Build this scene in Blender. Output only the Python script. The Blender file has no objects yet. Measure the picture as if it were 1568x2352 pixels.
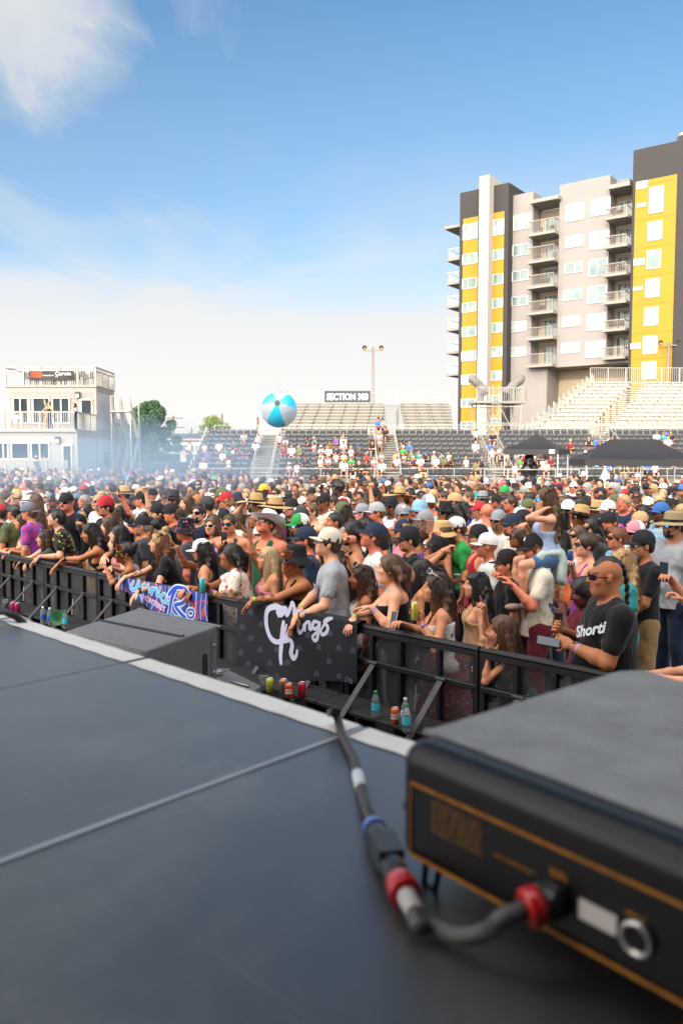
import bpy, bmesh, math, random
import numpy as np
from mathutils import Vector, Matrix
R = math.radians
SC = bpy.context.scene
COL = SC.collection
rnd = random.Random(7)
# ------------------------------------------------------------------ camera geometry
# pixel coordinates used for surveying the photograph: 1568 wide, 2352 high
F, CX, CY, HOR, HC = 1829.0, 784.0, 1176.0, 1045.0, 2.5
PITCH = math.atan((CY - HOR) / F)
cP, sP = math.cos(PITCH), math.sin(PITCH)
EYE = Vector((0, 0, HC))
def ray(u, v):
 x = (u - CX) / F
 y = (CY - v) / F
 return Vector((x, cP + y * sP, -sP + y * cP))
def at_z(u, v, z):
 d = ray(u, v)
 return EYE + d * ((z - HC) / d.z)
def at_y(u, v, Y):
 d = ray(u, v)
 return EYE + d * (Y / d.y)
def at_plane(u, v, p, n):
 d = ray(u, v)
 return EYE + d * ((Vector(p) - EYE).dot(n) / d.dot(n))
def proj(p):
 q = Vector(p) - EYE
 z = q.y * cP - q.z * sP
 if z <= 0.05:
  return None
 y = q.y * sP + q.z * cP
 return (CX + F * q.x / z, CY - F * y / z, z)
def srgb(h):
 """hex colour -> linear rgb"""
 h = h.lstrip('#')
 c = [int(h[i:i + 2], 16) / 255 for i in (0, 2, 4)]
 return tuple((x / 12.92 if x <= .04045 else ((x + .055) / 1.055) ** 2.4) for x in c)
# ------------------------------------------------------------------ materials
MATS = {}
def nodes_mat(name):
 m = bpy.data.materials.new(name)
 m.use_nodes = True
 nt = m.node_tree
 b = nt.nodes['Principled BSDF']
 return m, nt, b
def N(nt, t, **kw):
 n = nt.nodes.new(t)
 for k, v in kw.items():
  if k in ('operation', 'blend_type', 'data_type', 'feature', 'wave_type', 'bands_direction', 'distance', 'noise_dimensions', 'attribute_name', 'interpolation', 'coloring'):
   setattr(n, k, v)
  else:
   n.inputs[k].default_value = v
 return n
def L(nt, a, b):
 nt.links.new(a, b)
def ramp(nt, fac, stops):
 r = nt.nodes.new('ShaderNodeValToRGB')
 cr = r.color_ramp
 while len(cr.elements) < len(stops):
  cr.elements.new(0.5)
 for e, (p, c) in zip(cr.elements, stops):
  e.position = p
  e.color = (*c, 1) if len(c) == 3 else c
 if fac is not None:
  L(nt, fac, r.inputs[0])
 return r
def mixc(nt, fac, a, b, blend='MIX'):
 m = nt.nodes.new('ShaderNodeMix')
 m.data_type = 'RGBA'
 m.blend_type = blend
 for i, x in ((0, fac), (6, a), (7, b)):
  if isinstance(x, (int, float)):
   m.inputs[i].default_value = x
  elif isinstance(x, tuple):
   m.inputs[i].default_value = (*x, 1) if len(x) == 3 else x
  else:
   L(nt, x, m.inputs[i])
 return m.outputs[2]
def bump(nt, b, height, strength=.3, dist=.01):
 n = N(nt, 'ShaderNodeBump', Strength=strength, Distance=dist)
 L(nt, height, n.inputs['Height'])
 L(nt, n.outputs[0], b.inputs['Normal'])
def mat(name, color=(.5, .5, .5), rough=.5, metal=0., var=.12, scale=8., bmp=.0, bscale=60., spec=.5, emit=None, trans=0., coat=0., objcol=False):
 """generic painted / plastic / metal surface with slight noise variation"""
 if name in MATS:
  return MATS[name]
 m, nt, b = nodes_mat(name)
 tc = nt.nodes.new('ShaderNodeTexCoord')
 nz = N(nt, 'ShaderNodeTexNoise', Scale=scale, Detail=5., Roughness=.6)
 L(nt, tc.outputs['Object'], nz.inputs['Vector'])
 k = ramp(nt, nz.outputs[0], [(.3, (1 - var,) * 3), (.7, (1 + var * .5,) * 3)])
 if objcol:
  oi = nt.nodes.new('ShaderNodeObjectInfo')
  base = oi.outputs['Color']
 else:
  base = color
 c = mixc(nt, 1., base, k.outputs[0], 'MULTIPLY')
 L(nt, c, b.inputs['Base Color'])
 b.inputs['Roughness'].default_value = rough
 b.inputs['Metallic'].default_value = metal
 b.inputs['Specular IOR Level'].default_value = spec
 b.inputs['Transmission Weight'].default_value = trans
 b.inputs['Coat Weight'].default_value = coat
 if emit:
  b.inputs['Emission Color'].default_value = (*emit[0], 1)
  b.inputs['Emission Strength'].default_value = emit[1]
 if bmp:
  n2 = N(nt, 'ShaderNodeTexNoise', Scale=bscale, Detail=4.)
  L(nt, tc.outputs['Object'], n2.inputs['Vector'])
  bump(nt, b, n2.outputs[0], bmp, .01)
 MATS[name] = m
 return m
# ------------------------------------------------------------------ mesh builder
class MB:
 def __init__(s):
  s.v, s.f, s.m = [], [], []
 def add(s, vs, fs, mi=0):
  o = len(s.v)
  s.v += [tuple(p) for p in vs]
  s.f += [tuple(i + o for i in f) for f in fs]
  s.m += [mi] * len(fs)
 def box(s, c, d, rot=None, mi=0, bev=0):
  hx, hy, hz = d[0] / 2, d[1] / 2, d[2] / 2
  c = Vector(c)
  if bev and bev < min(hx, hy, hz):
   vs = []
   for sz in (-1, 1):
    for sy in (-1, 1):
     for sx in (-1, 1):
      vs += [(sx * hx, sy * (hy - bev), sz * (hz - bev)), (sx * (hx - bev), sy * hy, sz * (hz - bev)), (sx * (hx - bev), sy * (hy - bev), sz * hz)]
   I = lambda x, y, z, k: (z * 4 + y * 2 + x) * 3 + k
   fs = []
   for x in (0, 1):
    q = [I(x, 0, 0, 0), I(x, 1, 0, 0), I(x, 1, 1, 0), I(x, 0, 1, 0)]
    fs.append(q if x else q[::-1])
    q = [I(0, x, 0, 1), I(0, x, 1, 1), I(1, x, 1, 1), I(1, x, 0, 1)]
    fs.append(q if x else q[::-1])
    q = [I(0, 0, x, 2), I(1, 0, x, 2), I(1, 1, x, 2), I(0, 1, x, 2)]
    fs.append(q if x else q[::-1])
   for a in (0, 1):
    for b in (0, 1):
     e = a ^ b
     q = [I(a, b, 0, 0), I(a, b, 1, 0), I(a, b, 1, 1), I(a, b, 0, 1)]
     fs.append(q if e else q[::-1])
     q = [I(a, 0, b, 0), I(a, 1, b, 0), I(a, 1, b, 2), I(a, 0, b, 2)]
     fs.append(q[::-1] if e else q)
     q = [I(0, a, b, 1), I(1, a, b, 1), I(1, a, b, 2), I(0, a, b, 2)]
     fs.append(q if e else q[::-1])
   for z in (0, 1):
    for y in (0, 1):
     for x in (0, 1):
      t = [I(x, y, z, 0), I(x, y, z, 1), I(x, y, z, 2)]
      fs.append(t if (x ^ y ^ z) else t[::-1])
  else:
   vs = [(x * hx, y * hy, z * hz) for z in (-1, 1) for y in (-1, 1) for x in (-1, 1)]
   fs = [(0, 2, 3, 1), (4, 5, 7, 6), (0, 1, 5, 4), (2, 6, 7, 3), (0, 4, 6, 2), (1, 3, 7, 5)]
  M = rot.to_3x3() if rot is not None else None
  vs = [(M @ Vector(p) if M else Vector(p)) + c for p in vs]
  s.add(vs, fs, mi)
 def bar(s, a, b, w, h=None, mi=0, up=(0, 0, 1)):
  """square bar from a to b"""
  a, b = Vector(a), Vector(b)
  d = b - a
  l = d.length
  if l < 1e-6:
   return
  y = d / l
  u = Vector(up)
  if abs(y.dot(u)) > .99:
   u = Vector((1, 0, 0))
  x = y.cross(u).normalized()
  z = x.cross(y)
  M = Matrix((x, y, z)).transposed()
  s.box((a + b) / 2, (w, l, h or w), M, mi)
 def tube(s, pts, r, n=8, mi=0, cap=True):
  pts = [Vector(p) for p in pts]
  rs = r if isinstance(r, (list, tuple)) else [r] * len(pts)
  rings = []
  pu = None
  for i, p in enumerate(pts):
   t = (pts[min(i + 1, len(pts) - 1)] - pts[max(i - 1, 0)]).normalized()
   if pu is None:
    pu = Vector((0, 0, 1)) if abs(t.z) < .9 else Vector((1, 0, 0))
   x = t.cross(pu).normalized()
   pu = x.cross(t).normalized()
   rings.append([p + (x * math.cos(2 * math.pi * k / n) + pu * math.sin(2 * math.pi * k / n)) * rs[i] for k in range(n)])
  vs = [q for rg in rings for q in rg]
  fs = []
  for i in range(len(pts) - 1):
   for k in range(n):
    k2 = (k + 1) % n
    fs.append((i * n + k, (i + 1) * n + k, (i + 1) * n + k2, i * n + k2))
  if cap:
   fs.append(tuple(range(n)))
   fs.append(tuple(len(vs) - 1 - k for k in range(n)))
  s.add(vs, fs, mi)
 def lathe(s, prof, n=24, c=(0, 0, 0), rot=None, mi=0, caps=True):
  """prof: (r, z) list"""
  c = Vector(c)
  M = rot.to_3x3() if rot is not None else Matrix.Identity(3)
  vs = [M @ Vector((r * math.cos(2 * math.pi * k / n), r * math.sin(2 * math.pi * k / n), z)) + c for r, z in prof for k in range(n)]
  fs = []
  for i in range(len(prof) - 1):
   for k in range(n):
    k2 = (k + 1) % n
    fs.append((i * n + k, i * n + k2, (i + 1) * n + k2, (i + 1) * n + k))
  if caps:
   fs.append(tuple(range(n))[::-1])
   fs.append(tuple((len(prof) - 1) * n + k for k in range(n)))
  s.add(vs, fs, mi)
 def prism(s, poly, z0, z1, mi=0, T=None):
  """poly: (x,y) ccw; extruded z0..z1; T: Matrix to world"""
  n = len(poly)
  vs = [Vector((x, y, z0)) for x, y in poly] + [Vector((x, y, z1)) for x, y in poly]
  if T is not None:
   vs = [T @ p for p in vs]
  fs = [tuple(range(n))[::-1], tuple(range(n, 2 * n))] + [(i, (i + 1) % n, (i + 1) % n + n, i + n) for i in range(n)]
  s.add(vs, fs, mi)
 def build(s, name, mats, parent=None, smooth=False, color=None, auto=None):
  me = bpy.data.meshes.new(name)
  me.from_pydata(s.v, [], s.f)
  if not isinstance(mats, (list, tuple)):
   mats = [mats]
  for m in mats:
   me.materials.append(m)
  if len(mats) > 1:
   me.polygons.foreach_set('material_index', s.m)
  if smooth:
   me.polygons.foreach_set('use_smooth', [True] * len(s.f))
   if auto:
    me.set_sharp_from_angle(angle=R(auto))
  me.update()
  return obj(name, me, parent, color)
def obj(name, me, parent=None, color=None, mw=None):
 o = bpy.data.objects.new(name, me)
 COL.objects.link(o)
 if parent is not None:
  o.parent = parent
 if color is not None:
  o.color = (*color[:3], 1)
 if mw is not None:
  o.matrix_local = mw
 return o
def tag(o, label=None, cat=None, group=None, kind=None):
 if label:
  o['label'] = label
 if cat:
  o['category'] = cat
 if group:
  o['group'] = group
 if kind:
  o['kind'] = kind
 return o
def empty(name, loc=(0, 0, 0), rz=0., label=None, cat=None, group=None, kind=None):
 o = bpy.data.objects.new(name, None)
 COL.objects.link(o)
 o.empty_display_size = .2
 o.location = loc
 o.rotation_euler = (0, 0, rz)
 return tag(o, label, cat, group, kind)
def copy_tree(o, parent=None):
 c = o.copy()
 COL.objects.link(c)
 c.parent = parent
 for ch in list(o.children):
  d = copy_tree(ch, c)
  d.matrix_parent_inverse = ch.matrix_parent_inverse
 return c
def text_mesh(body, size=1., ext=.01, bold=0., align='CENTER', shear=0., space=1.):
 cu = bpy.data.curves.new('t', 'FONT')
 cu.body = body
 cu.size = size
 cu.extrude = ext
 cu.offset = bold
 cu.align_x = align
 cu.align_y = 'CENTER'
 cu.shear = shear
 cu.space_character = space
 cu.resolution_u = 3
 t = bpy.data.objects.new('t', cu)
 COL.objects.link(t)
 dg = bpy.context.evaluated_depsgraph_get()
 me = bpy.data.meshes.new_from_object(t.evaluated_get(dg))
 bpy.data.objects.remove(t)
 return me
def text(body, size, parent, mw, m, name='lettering', **kw):
 me = text_mesh(body, size, **kw)
 me.materials.clear()
 me.materials.append(m)
 return obj(name, me, parent, None, mw)
def fast_mesh(name, V, Q, mats, smooth=True, cols=None):
 """numpy quads -> mesh"""
 me = bpy.data.meshes.new(name)
 nv, nq = len(V), len(Q)
 me.vertices.add(nv)
 me.vertices.foreach_set('co', np.ascontiguousarray(V, dtype=np.float32).ravel())
 me.loops.add(nq * 4)
 me.loops.foreach_set('vertex_index', np.ascontiguousarray(Q, dtype=np.int32).ravel())
 me.polygons.add(nq)
 me.polygons.foreach_set('loop_start', np.arange(0, nq * 4, 4, dtype=np.int32))
 me.polygons.foreach_set('loop_total', np.full(nq, 4, dtype=np.int32))
 if smooth:
  me.polygons.foreach_set('use_smooth', np.ones(nq, dtype=bool))
 me.update(calc_edges=True)
 if cols is not None:
  a = me.color_attributes.new('Col', 'FLOAT_COLOR', 'POINT')
  c4 = np.ones((nv, 4), np.float32)
  c4[:, :3] = cols
  a.data.foreach_set('color', c4.ravel())
 for m in (mats if isinstance(mats, (list, tuple)) else [mats]):
  me.materials.append(m)
 return me
# ------------------------------------------------------------------ smooth distance-field modelling for bodies, clothes and hair
class Field:
 def __init__(s, lo, hi, h):
  s.h = h
  s.lo = np.array(lo, np.float32) - 2 * h
  n = np.ceil((np.array(hi) + 2 * h - s.lo) / h).astype(int) + 1
  s.n = n
  s.D = np.full(tuple(n), .5, np.float32)
 def grid(s, lo, hi):
  a = np.clip(np.floor((np.array(lo) - s.lo) / s.h).astype(int), 0, s.n - 1)
  b = np.clip(np.ceil((np.array(hi) - s.lo) / s.h).astype(int) + 1, 1, s.n)
  if (b <= a).any():
   return None
  sl = tuple(slice(x, y) for x, y in zip(a, b))
  ax = [s.lo[i] + np.arange(a[i], b[i], dtype=np.float32) * s.h for i in range(3)]
  return sl, ax[0][:, None, None], ax[1][None, :, None], ax[2][None, None, :]
 def put(s, sl, d, k):
  a = s.D[sl]
  if k > 0:
   hh = np.maximum(k - np.abs(a - d), 0) / k
   s.D[sl] = np.minimum(a, d) - hh * hh * k * .25
  else:
   s.D[sl] = np.minimum(a, d)
 def cap(s, a, ra, b, rb, k=.02):
  a, b = np.array(a, np.float32), np.array(b, np.float32)
  m = max(ra, rb) + k + s.h * 2
  g = s.grid(np.minimum(a, b) - m, np.maximum(a, b) + m)
  if g is None:
   return
  sl, X, Y, Z = g
  ba = b - a
  l2 = float(ba @ ba) + 1e-9
  t = np.clip(((X - a[0]) * ba[0] + (Y - a[1]) * ba[1] + (Z - a[2]) * ba[2]) / l2, 0, 1)
  d = np.sqrt((X - a[0] - t * ba[0]) ** 2 + (Y - a[1] - t * ba[1]) ** 2 + (Z - a[2] - t * ba[2]) ** 2) - (ra + (rb - ra) * t)
  s.put(sl, d, k)
 def _ell(s, c, r, M, m):
  c, r = np.array(c, np.float32), np.array(r, np.float32)
  if M is None:
   M = np.eye(3, dtype=np.float32)
  ext = np.sqrt(((M * r[None, :]) ** 2).sum(1)) + m
  g = s.grid(c - ext, c + ext)
  if g is None:
   return None
  sl, X, Y, Z = g
  X, Y, Z = X - c[0], Y - c[1], Z - c[2]
  q = [(X * M[0, i] + Y * M[1, i] + Z * M[2, i]) for i in range(3)]
  k0 = np.sqrt((q[0] / r[0]) ** 2 + (q[1] / r[1]) ** 2 + (q[2] / r[2]) ** 2)
  k1 = np.sqrt((q[0] / r[0] ** 2) ** 2 + (q[1] / r[1] ** 2) ** 2 + (q[2] / r[2] ** 2) ** 2) + 1e-6
  return sl, k0 * (k0 - 1) / k1
 def ell(s, c, r, M=None, k=.02):
  g = s._ell(c, r, M, k + 2 * s.h)
  if g:
   s.put(g[0], g[1], k)
 def sub_ell(s, c, r, M=None, k=.01):
  g = s._ell(c, r, M, k + 2 * s.h)
  if g:
   a, d = s.D[g[0]], -g[1]
   hh = np.maximum(k - np.abs(a - d), 0) / k
   s.D[g[0]] = np.maximum(a, d) + hh * hh * k * .25
 def cut(s, p, n):
  """keep the side where (x-p).n < 0"""
  sl, X, Y, Z = s.grid(s.lo, s.lo + s.n * s.h)
  d = (X - p[0]) * n[0] + (Y - p[1]) * n[1] + (Z - p[2]) * n[2]
  s.D = np.maximum(s.D, d.astype(np.float32))
 def mesh(s):
  D = s.D
  S = D < 0
  idx3 = [(i, j, k) for i in (0, 1) for j in (0, 1) for k in (0, 1)]
  sh = tuple(x - 1 for x in D.shape)
  cv = lambda A, o: A[o[0]:o[0] + sh[0], o[1]:o[1] + sh[1], o[2]:o[2] + sh[2]]
  cnt = np.zeros(sh, np.uint8)
  for o in idx3:
   cnt += cv(S, o)
  C = np.argwhere((cnt > 0) & (cnt < 8))
  nc = len(C)
  if nc == 0:
   return np.zeros((0, 3)), np.zeros((0, 4), int)
  idx = np.full(sh, -1, np.int32)
  idx[C[:, 0], C[:, 1], C[:, 2]] = np.arange(nc)
  dv = {o: D[C[:, 0] + o[0], C[:, 1] + o[1], C[:, 2] + o[2]] for o in idx3}
  P = np.zeros((nc, 3))
  W = np.zeros(nc)
  for a in idx3:
   for ax in range(3):
    if a[ax]:
     continue
    b = tuple(a[i] + (i == ax) for i in range(3))
    da, db = dv[a], dv[b]
    m = (da < 0) != (db < 0)
    t = np.where(m, da / np.where(m, da - db, 1), 0)
    q = np.array(a, float)[None, :].repeat(nc, 0)
    q[:, ax] += t
    P += q * m[:, None]
    W += m
  V = (C + P / W[:, None]) * s.h + s.lo
  Q = []
  for ax in range(3):
   u, w = [(1, 2), (2, 0), (0, 1)][ax]
   A = S[tuple(slice(0, -1) if i == ax else slice(1, -1) for i in range(3))]
   B = S[tuple(slice(1, None) if i == ax else slice(1, -1) for i in range(3))]
   E = np.argwhere(A != B)
   if len(E) == 0:
    continue
   inside = A[E[:, 0], E[:, 1], E[:, 2]]
   E = E + np.array([0 if i == ax else 1 for i in range(3)])
   du = np.zeros(3, int); du[u] = 1
   dw = np.zeros(3, int); dw[w] = 1
   g = lambda e: idx[e[:, 0], e[:, 1], e[:, 2]]
   q = np.stack([g(E - du - dw), g(E - dw), g(E), g(E - du)], 1)
   q[~inside] = q[~inside][:, ::-1]
   Q.append(q)
  Q = np.concatenate(Q)
  Q = Q[(Q >= 0).all(1)]
  return V, Q
def wob(V, f=14., seed=0.):
 """cheap smooth noise in -1..1"""
 x, y, z = V[:, 0] * f + seed, V[:, 1] * f + seed * 1.7, V[:, 2] * f - seed
 return (np.sin(x + 1.7 * np.sin(y * .9 + z * .6)) + np.sin(y * 1.3 + 1.3 * np.sin(z * 1.1 + x * .5)) + np.sin(z * 1.1 + 1.5 * np.sin(x * .8 - y))) / 3
def vnormals(V, Q):
 n = np.cross(V[Q[:, 2]] - V[Q[:, 0]], V[Q[:, 3]] - V[Q[:, 1]])
 o = np.zeros_like(V)
 for i in range(4):
  np.add.at(o, Q[:, i], n)
 return o / (np.linalg.norm(o, axis=1)[:, None] + 1e-9)
def npm(M):
 return np.array([[M[i][j] for j in range(3)] for i in range(3)], np.float32)
# ------------------------------------------------------------------ people materials
def make_people_mats():
 # skin: object colour x painted tint (lips, brows, stubble)
 m, nt, b = nodes_mat('skin')
 oi = nt.nodes.new('ShaderNodeObjectInfo')
 at = N(nt, 'ShaderNodeAttribute', attribute_name='Col')
 tc = nt.nodes.new('ShaderNodeTexCoord')
 nz = N(nt, 'ShaderNodeTexNoise', Scale=11., Detail=6., Roughness=.65)
 L(nt, tc.outputs['Object'], nz.inputs['Vector'])
 k = ramp(nt, nz.outputs[0], [(.3, (.86, .8, .78)), (.7, (1.08, 1.05, 1.04))])
 c = mixc(nt, 1., oi.outputs['Color'], at.outputs['Color'], 'MULTIPLY')
 c = mixc(nt, 1., c, k.outputs[0], 'MULTIPLY')
 L(nt, c, b.inputs['Base Color'])
 b.inputs['Roughness'].default_value = .55
 b.inputs['Specular IOR Level'].default_value = .35
 b.inputs['Subsurface Weight'].default_value = .12
 b.inputs['Subsurface Radius'].default_value = (1, .35, .2)
 b.inputs['Subsurface Scale'].default_value = .012
 n2 = N(nt, 'ShaderNodeTexNoise', Scale=160., Detail=3.)
 L(nt, tc.outputs['Object'], n2.inputs['Vector'])
 bump(nt, b, n2.outputs[0], .12, .003)
 MATS['skin'] = m
 # cloth variants
 def cloth(name, pat=None, rough=.9):
  m, nt, b = nodes_mat(name)
  oi = nt.nodes.new('ShaderNodeObjectInfo')
  tc = nt.nodes.new('ShaderNodeTexCoord')
  V = tc.outputs['Object']
  base = oi.outputs['Color']
  if pat:
   base = pat(nt, V, base)
  nz = N(nt, 'ShaderNodeTexNoise', Scale=7., Detail=4.)
  L(nt, V, nz.inputs['Vector'])
  k = ramp(nt, nz.outputs[0], [(.3, (.86, .86, .86)), (.7, (1.06, 1.06, 1.06))])
  c = mixc(nt, 1., base, k.outputs[0], 'MULTIPLY')
  L(nt, c, b.inputs['Base Color'])
  b.inputs['Roughness'].default_value = rough
  b.inputs['Specular IOR Level'].default_value = .2
  b.inputs['Sheen Weight'].default_value = .15
  mp = nt.nodes.new('ShaderNodeMapping')
  mp.inputs['Scale'].default_value = (1, 1, .45)
  mp.inputs['Rotation'].default_value = (.2, .5, 0)
  L(nt, V, mp.inputs[0])
  n2 = N(nt, 'ShaderNodeTexNoise', Scale=13., Detail=3., Distortion=1.2)
  L(nt, mp.outputs[0], n2.inputs['Vector'])
  bump(nt, b, n2.outputs[0], .8, .025)
  MATS[name] = m
 def spots(cols, scale, thr=.5, leaf=True):
  def f(nt, V, base):
   w = N(nt, 'ShaderNodeTexNoise', Scale=scale * .35, Detail=2.)
   L(nt, V, w.inputs['Vector'])
   mp = nt.nodes.new('ShaderNodeMix'); mp.data_type = 'RGBA'; mp.inputs[0].default_value = .12
   L(nt, V, mp.inputs[6]); L(nt, w.outputs['Color'], mp.inputs[7])
   c = base
   for i, col in enumerate(cols):
    vo = N(nt, 'ShaderNodeTexVoronoi', Scale=scale * (1 + .37 * i), Randomness=1.)
    vo.feature = 'F1'
    L(nt, mp.outputs[2], vo.inputs['Vector'])
    nz = N(nt, 'ShaderNodeTexNoise', Scale=scale * 4.5 + i * 11, Detail=1.)
    L(nt, V, nz.inputs['Vector'])
    ad = nt.nodes.new('ShaderNodeMath'); ad.operation = 'MULTIPLY_ADD'
    L(nt, nz.outputs[0], ad.inputs[0]); ad.inputs[1].default_value = .55; L(nt, vo.outputs['Distance'], ad.inputs[2])
    r = ramp(nt, ad.outputs[0], [(thr - .02, (1, 1, 1)), (thr + .02, (0, 0, 0))])
    c = mixc(nt, r.outputs[0], c, col)
   return c
  return f
 def bands(col, scale, direction='Z', w=.5, plaid=False):
  def f(nt, V, base):
   wv = N(nt, 'ShaderNodeTexWave', Scale=scale, Distortion=.3)
   wv.bands_direction = direction
   L(nt, V, wv.inputs['Vector'])
   r = ramp(nt, wv.outputs[1], [(w - .05, (0, 0, 0)), (w + .05, (1, 1, 1))])
   c = mixc(nt, r.outputs[0], base, col)
   if plaid:
    w2 = N(nt, 'ShaderNodeTexWave', Scale=scale); w2.bands_direction = 'X'
    L(nt, V, w2.inputs['Vector'])
    r2 = ramp(nt, w2.outputs[1], [(.45, (0, 0, 0)), (.55, (.6, .6, .6))])
    c = mixc(nt, r2.outputs[0], c, col)
   return c
  return f
 def grad(cols, sc=2.2):
  def f(nt, V, base):
   nz = N(nt, 'ShaderNodeTexNoise', Scale=sc * 3, Detail=2., Distortion=2.)
   L(nt, V, nz.inputs['Vector'])
   st = [(i / (len(cols) - 1) * .5 + .25, c) for i, c in enumerate(cols)]
   return ramp(nt, nz.outputs[0], st).outputs[0]
  return f
 cloth('cloth')
 cloth('cloth_tropical', spots([srgb('2f6a3c'), srgb('7ea045'), srgb('d8c23c'), srgb('b8382c')], 9., .47))
 cloth('cloth_floral', spots([srgb('d98a92'), srgb('c8343c'), srgb('7da05a'), srgb('e8b06a')], 8.5, .49))
 cloth('cloth_floral_small', spots([srgb('3c78b8'), srgb('d8703c'), srgb('d8b83c'), srgb('4a9a6a')], 16., .5))
 cloth('cloth_flamingo', spots([srgb('c04a8a'), srgb('3a8aa0'), srgb('e86a9a')], 18., .46))
 cloth('cloth_plaid', bands(srgb('e8eef2'), 9., 'Z', .5, True))
 cloth('cloth_stripe', bands(srgb('d8d4cc'), 7., 'Z', .72))
 cloth('cloth_camo', spots([srgb('4a5238'), srgb('8a8262'), srgb('2c3024')], 7., .55))
 cloth('cloth_tiedye', grad([srgb('2a8ac8'), srgb('8a3ac0'), srgb('c83a6a'), srgb('3a5ac8'), srgb('5ac8c0')]))
 cloth('cloth_sequin', spots([srgb('4ad0a8'), srgb('c86a9a'), srgb('e8e0e0')], 45., .42), .5)
 cloth('cloth_red_sequin', spots([srgb('c03a4a'), srgb('e0c8c8'), srgb('6a1420')], 40., .5), .5)
 cloth('straw', bands(srgb('8a6a42'), 30., 'Z', .8), .8)
 # hair: fine strands through a stretched noise
 m, nt, b = nodes_mat('hair')
 oi = nt.nodes.new('ShaderNodeObjectInfo')
 tc = nt.nodes.new('ShaderNodeTexCoord')
 mp = nt.nodes.new('ShaderNodeMapping')
 mp.inputs['Scale'].default_value = (1, 1, .08)
 L(nt, tc.outputs['Object'], mp.inputs[0])
 nz = N(nt, 'ShaderNodeTexNoise', Scale=150., Detail=3.)
 L(nt, mp.outputs[0], nz.inputs['Vector'])
 k = ramp(nt, nz.outputs[0], [(.35, (.55, .5, .48)), (.65, (1.5, 1.4, 1.3))])
 at = N(nt, 'ShaderNodeAttribute', attribute_name='Col')
 c = mixc(nt, 1., oi.outputs['Color'], k.outputs[0], 'MULTIPLY')
 c = mixc(nt, 1., c, at.outputs['Color'], 'MULTIPLY')
 L(nt, c, b.inputs['Base Color'])
 b.inputs['Roughness'].default_value = .42
 bump(nt, b, nz.outputs[0], .7, .006)
 MATS['hair'] = m
 mat('cap_cloth', rough=.85, objcol=True, var=.1, bmp=.2, bscale=200)
 mat('cap_white', srgb('e8e6e0'), .8, var=.05)
 mat('lens_black', (.008, .008, .01), .08, spec=.8)
 mat('lens_blue', (.05, .3, .8), .06, metal=1., var=.3, scale=30)
 mat('frame_black', (.012, .012, .012), .3)
 mat('frame_white', (.75, .73, .7), .3)
 mat('eye_white', (.62, .58, .55), .15, var=.03)
 mat('iris', (.035, .018, .01), .1)
 mat('gadget', (.012, .012, .014), .15, objcol=False)
 mat('gadget_color', rough=.25, objcol=True, var=.05)
 mat('screen_glass', (.03, .05, .07), .05, spec=.8)
 mat('strap', rough=.6, objcol=True, var=.05)
 mat('gold', srgb('d8b060'), .25, metal=1.)
 mat('shoe', rough=.7, objcol=True)
# ------------------------------------------------------------------ skeleton
def skeleton(ht=1.75, sex='m', bulk=1., lean=0., twist=0., hy=0., hp=0., L_=None, R_=None, sit=False, dz=0., ep=(1., 1.)):
 s = ht / 1.75
 K = {'s': s, 'sex': sex, 'b': bulk}
 hip = Vector((0, 0, .93 * s + dz))
 T = Matrix.Translation(hip) @ Matrix.Rotation(-lean, 4, 'X') @ Matrix.Rotation(twist, 4, 'Z')
 K['T'] = T
 K['hip'] = hip
 t = lambda x, y, z: T @ Vector((x * s, y * s, z * s))
 K['t'] = t
 nb = t(0, -.01, .53)
 hc = nb + Vector((0, .035, .15)) * s
 hc = hc + (t(0, 0, .6) - t(0, 0, .53)).normalized() * .0
 Hm = Matrix.Translation(hc) @ Matrix.Rotation(hy, 4, 'Z') @ Matrix.Rotation(hp, 4, 'X')
 K['nb'], K['H'] = nb, Hm
 sw = (.185 if sex == 'm' else .16) * (1 + (bulk - 1) * .55)
 K['sw'] = sw
 for side, tgt, nm, e in ((-1, L_, 'L', ep[0]), (1, R_, 'R', ep[1])):
  S = t(side * sw, -.012, .455)
  l1, l2 = .285 * s, .25 * s
  if tgt is None:
   tgt = t(side * (sw + .07), .03, -.07)
  W = Vector(tgt)
  d = W - S
  if d.length > (l1 + l2) * .985:
   W = S + d.normalized() * (l1 + l2) * .985
   d = W - S
  if d.length < .12:
   d = d.normalized() * .12
   W = S + d
  D = d.length
  a = (l1 * l1 - l2 * l2 + D * D) / (2 * D)
  h = math.sqrt(max(l1 * l1 - a * a, 0))
  pole = Vector((side * .55 * e, -.25, -1.))
  if d.z > .45 * d.length:
   pole = Vector((side * .6 * e, 1.4, -.3))
  dn = d.normalized()
  q = (pole - dn * pole.dot(dn)).normalized()
  E = S + dn * a + q * h
  K['S' + nm], K['E' + nm], K['W' + nm] = S, E, W
 for side, nm in ((-1, 'L'), (1, 'R')):
  hj = hip + Vector((side * .09 * s, 0, -.02 * s))
  if sit:
   kn = hj + Vector((side * .06, .42 * s, -.02))
   an = kn + Vector((0, -.02, -.42 * s))
  else:
   kn = Vector((side * .105 * s, .03, .5 * s + dz))
   an = Vector((side * .12 * s, -.02, .09 * s + dz))
  K['J' + nm], K['N' + nm], K['A' + nm] = hj, kn, an
 return K
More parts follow.
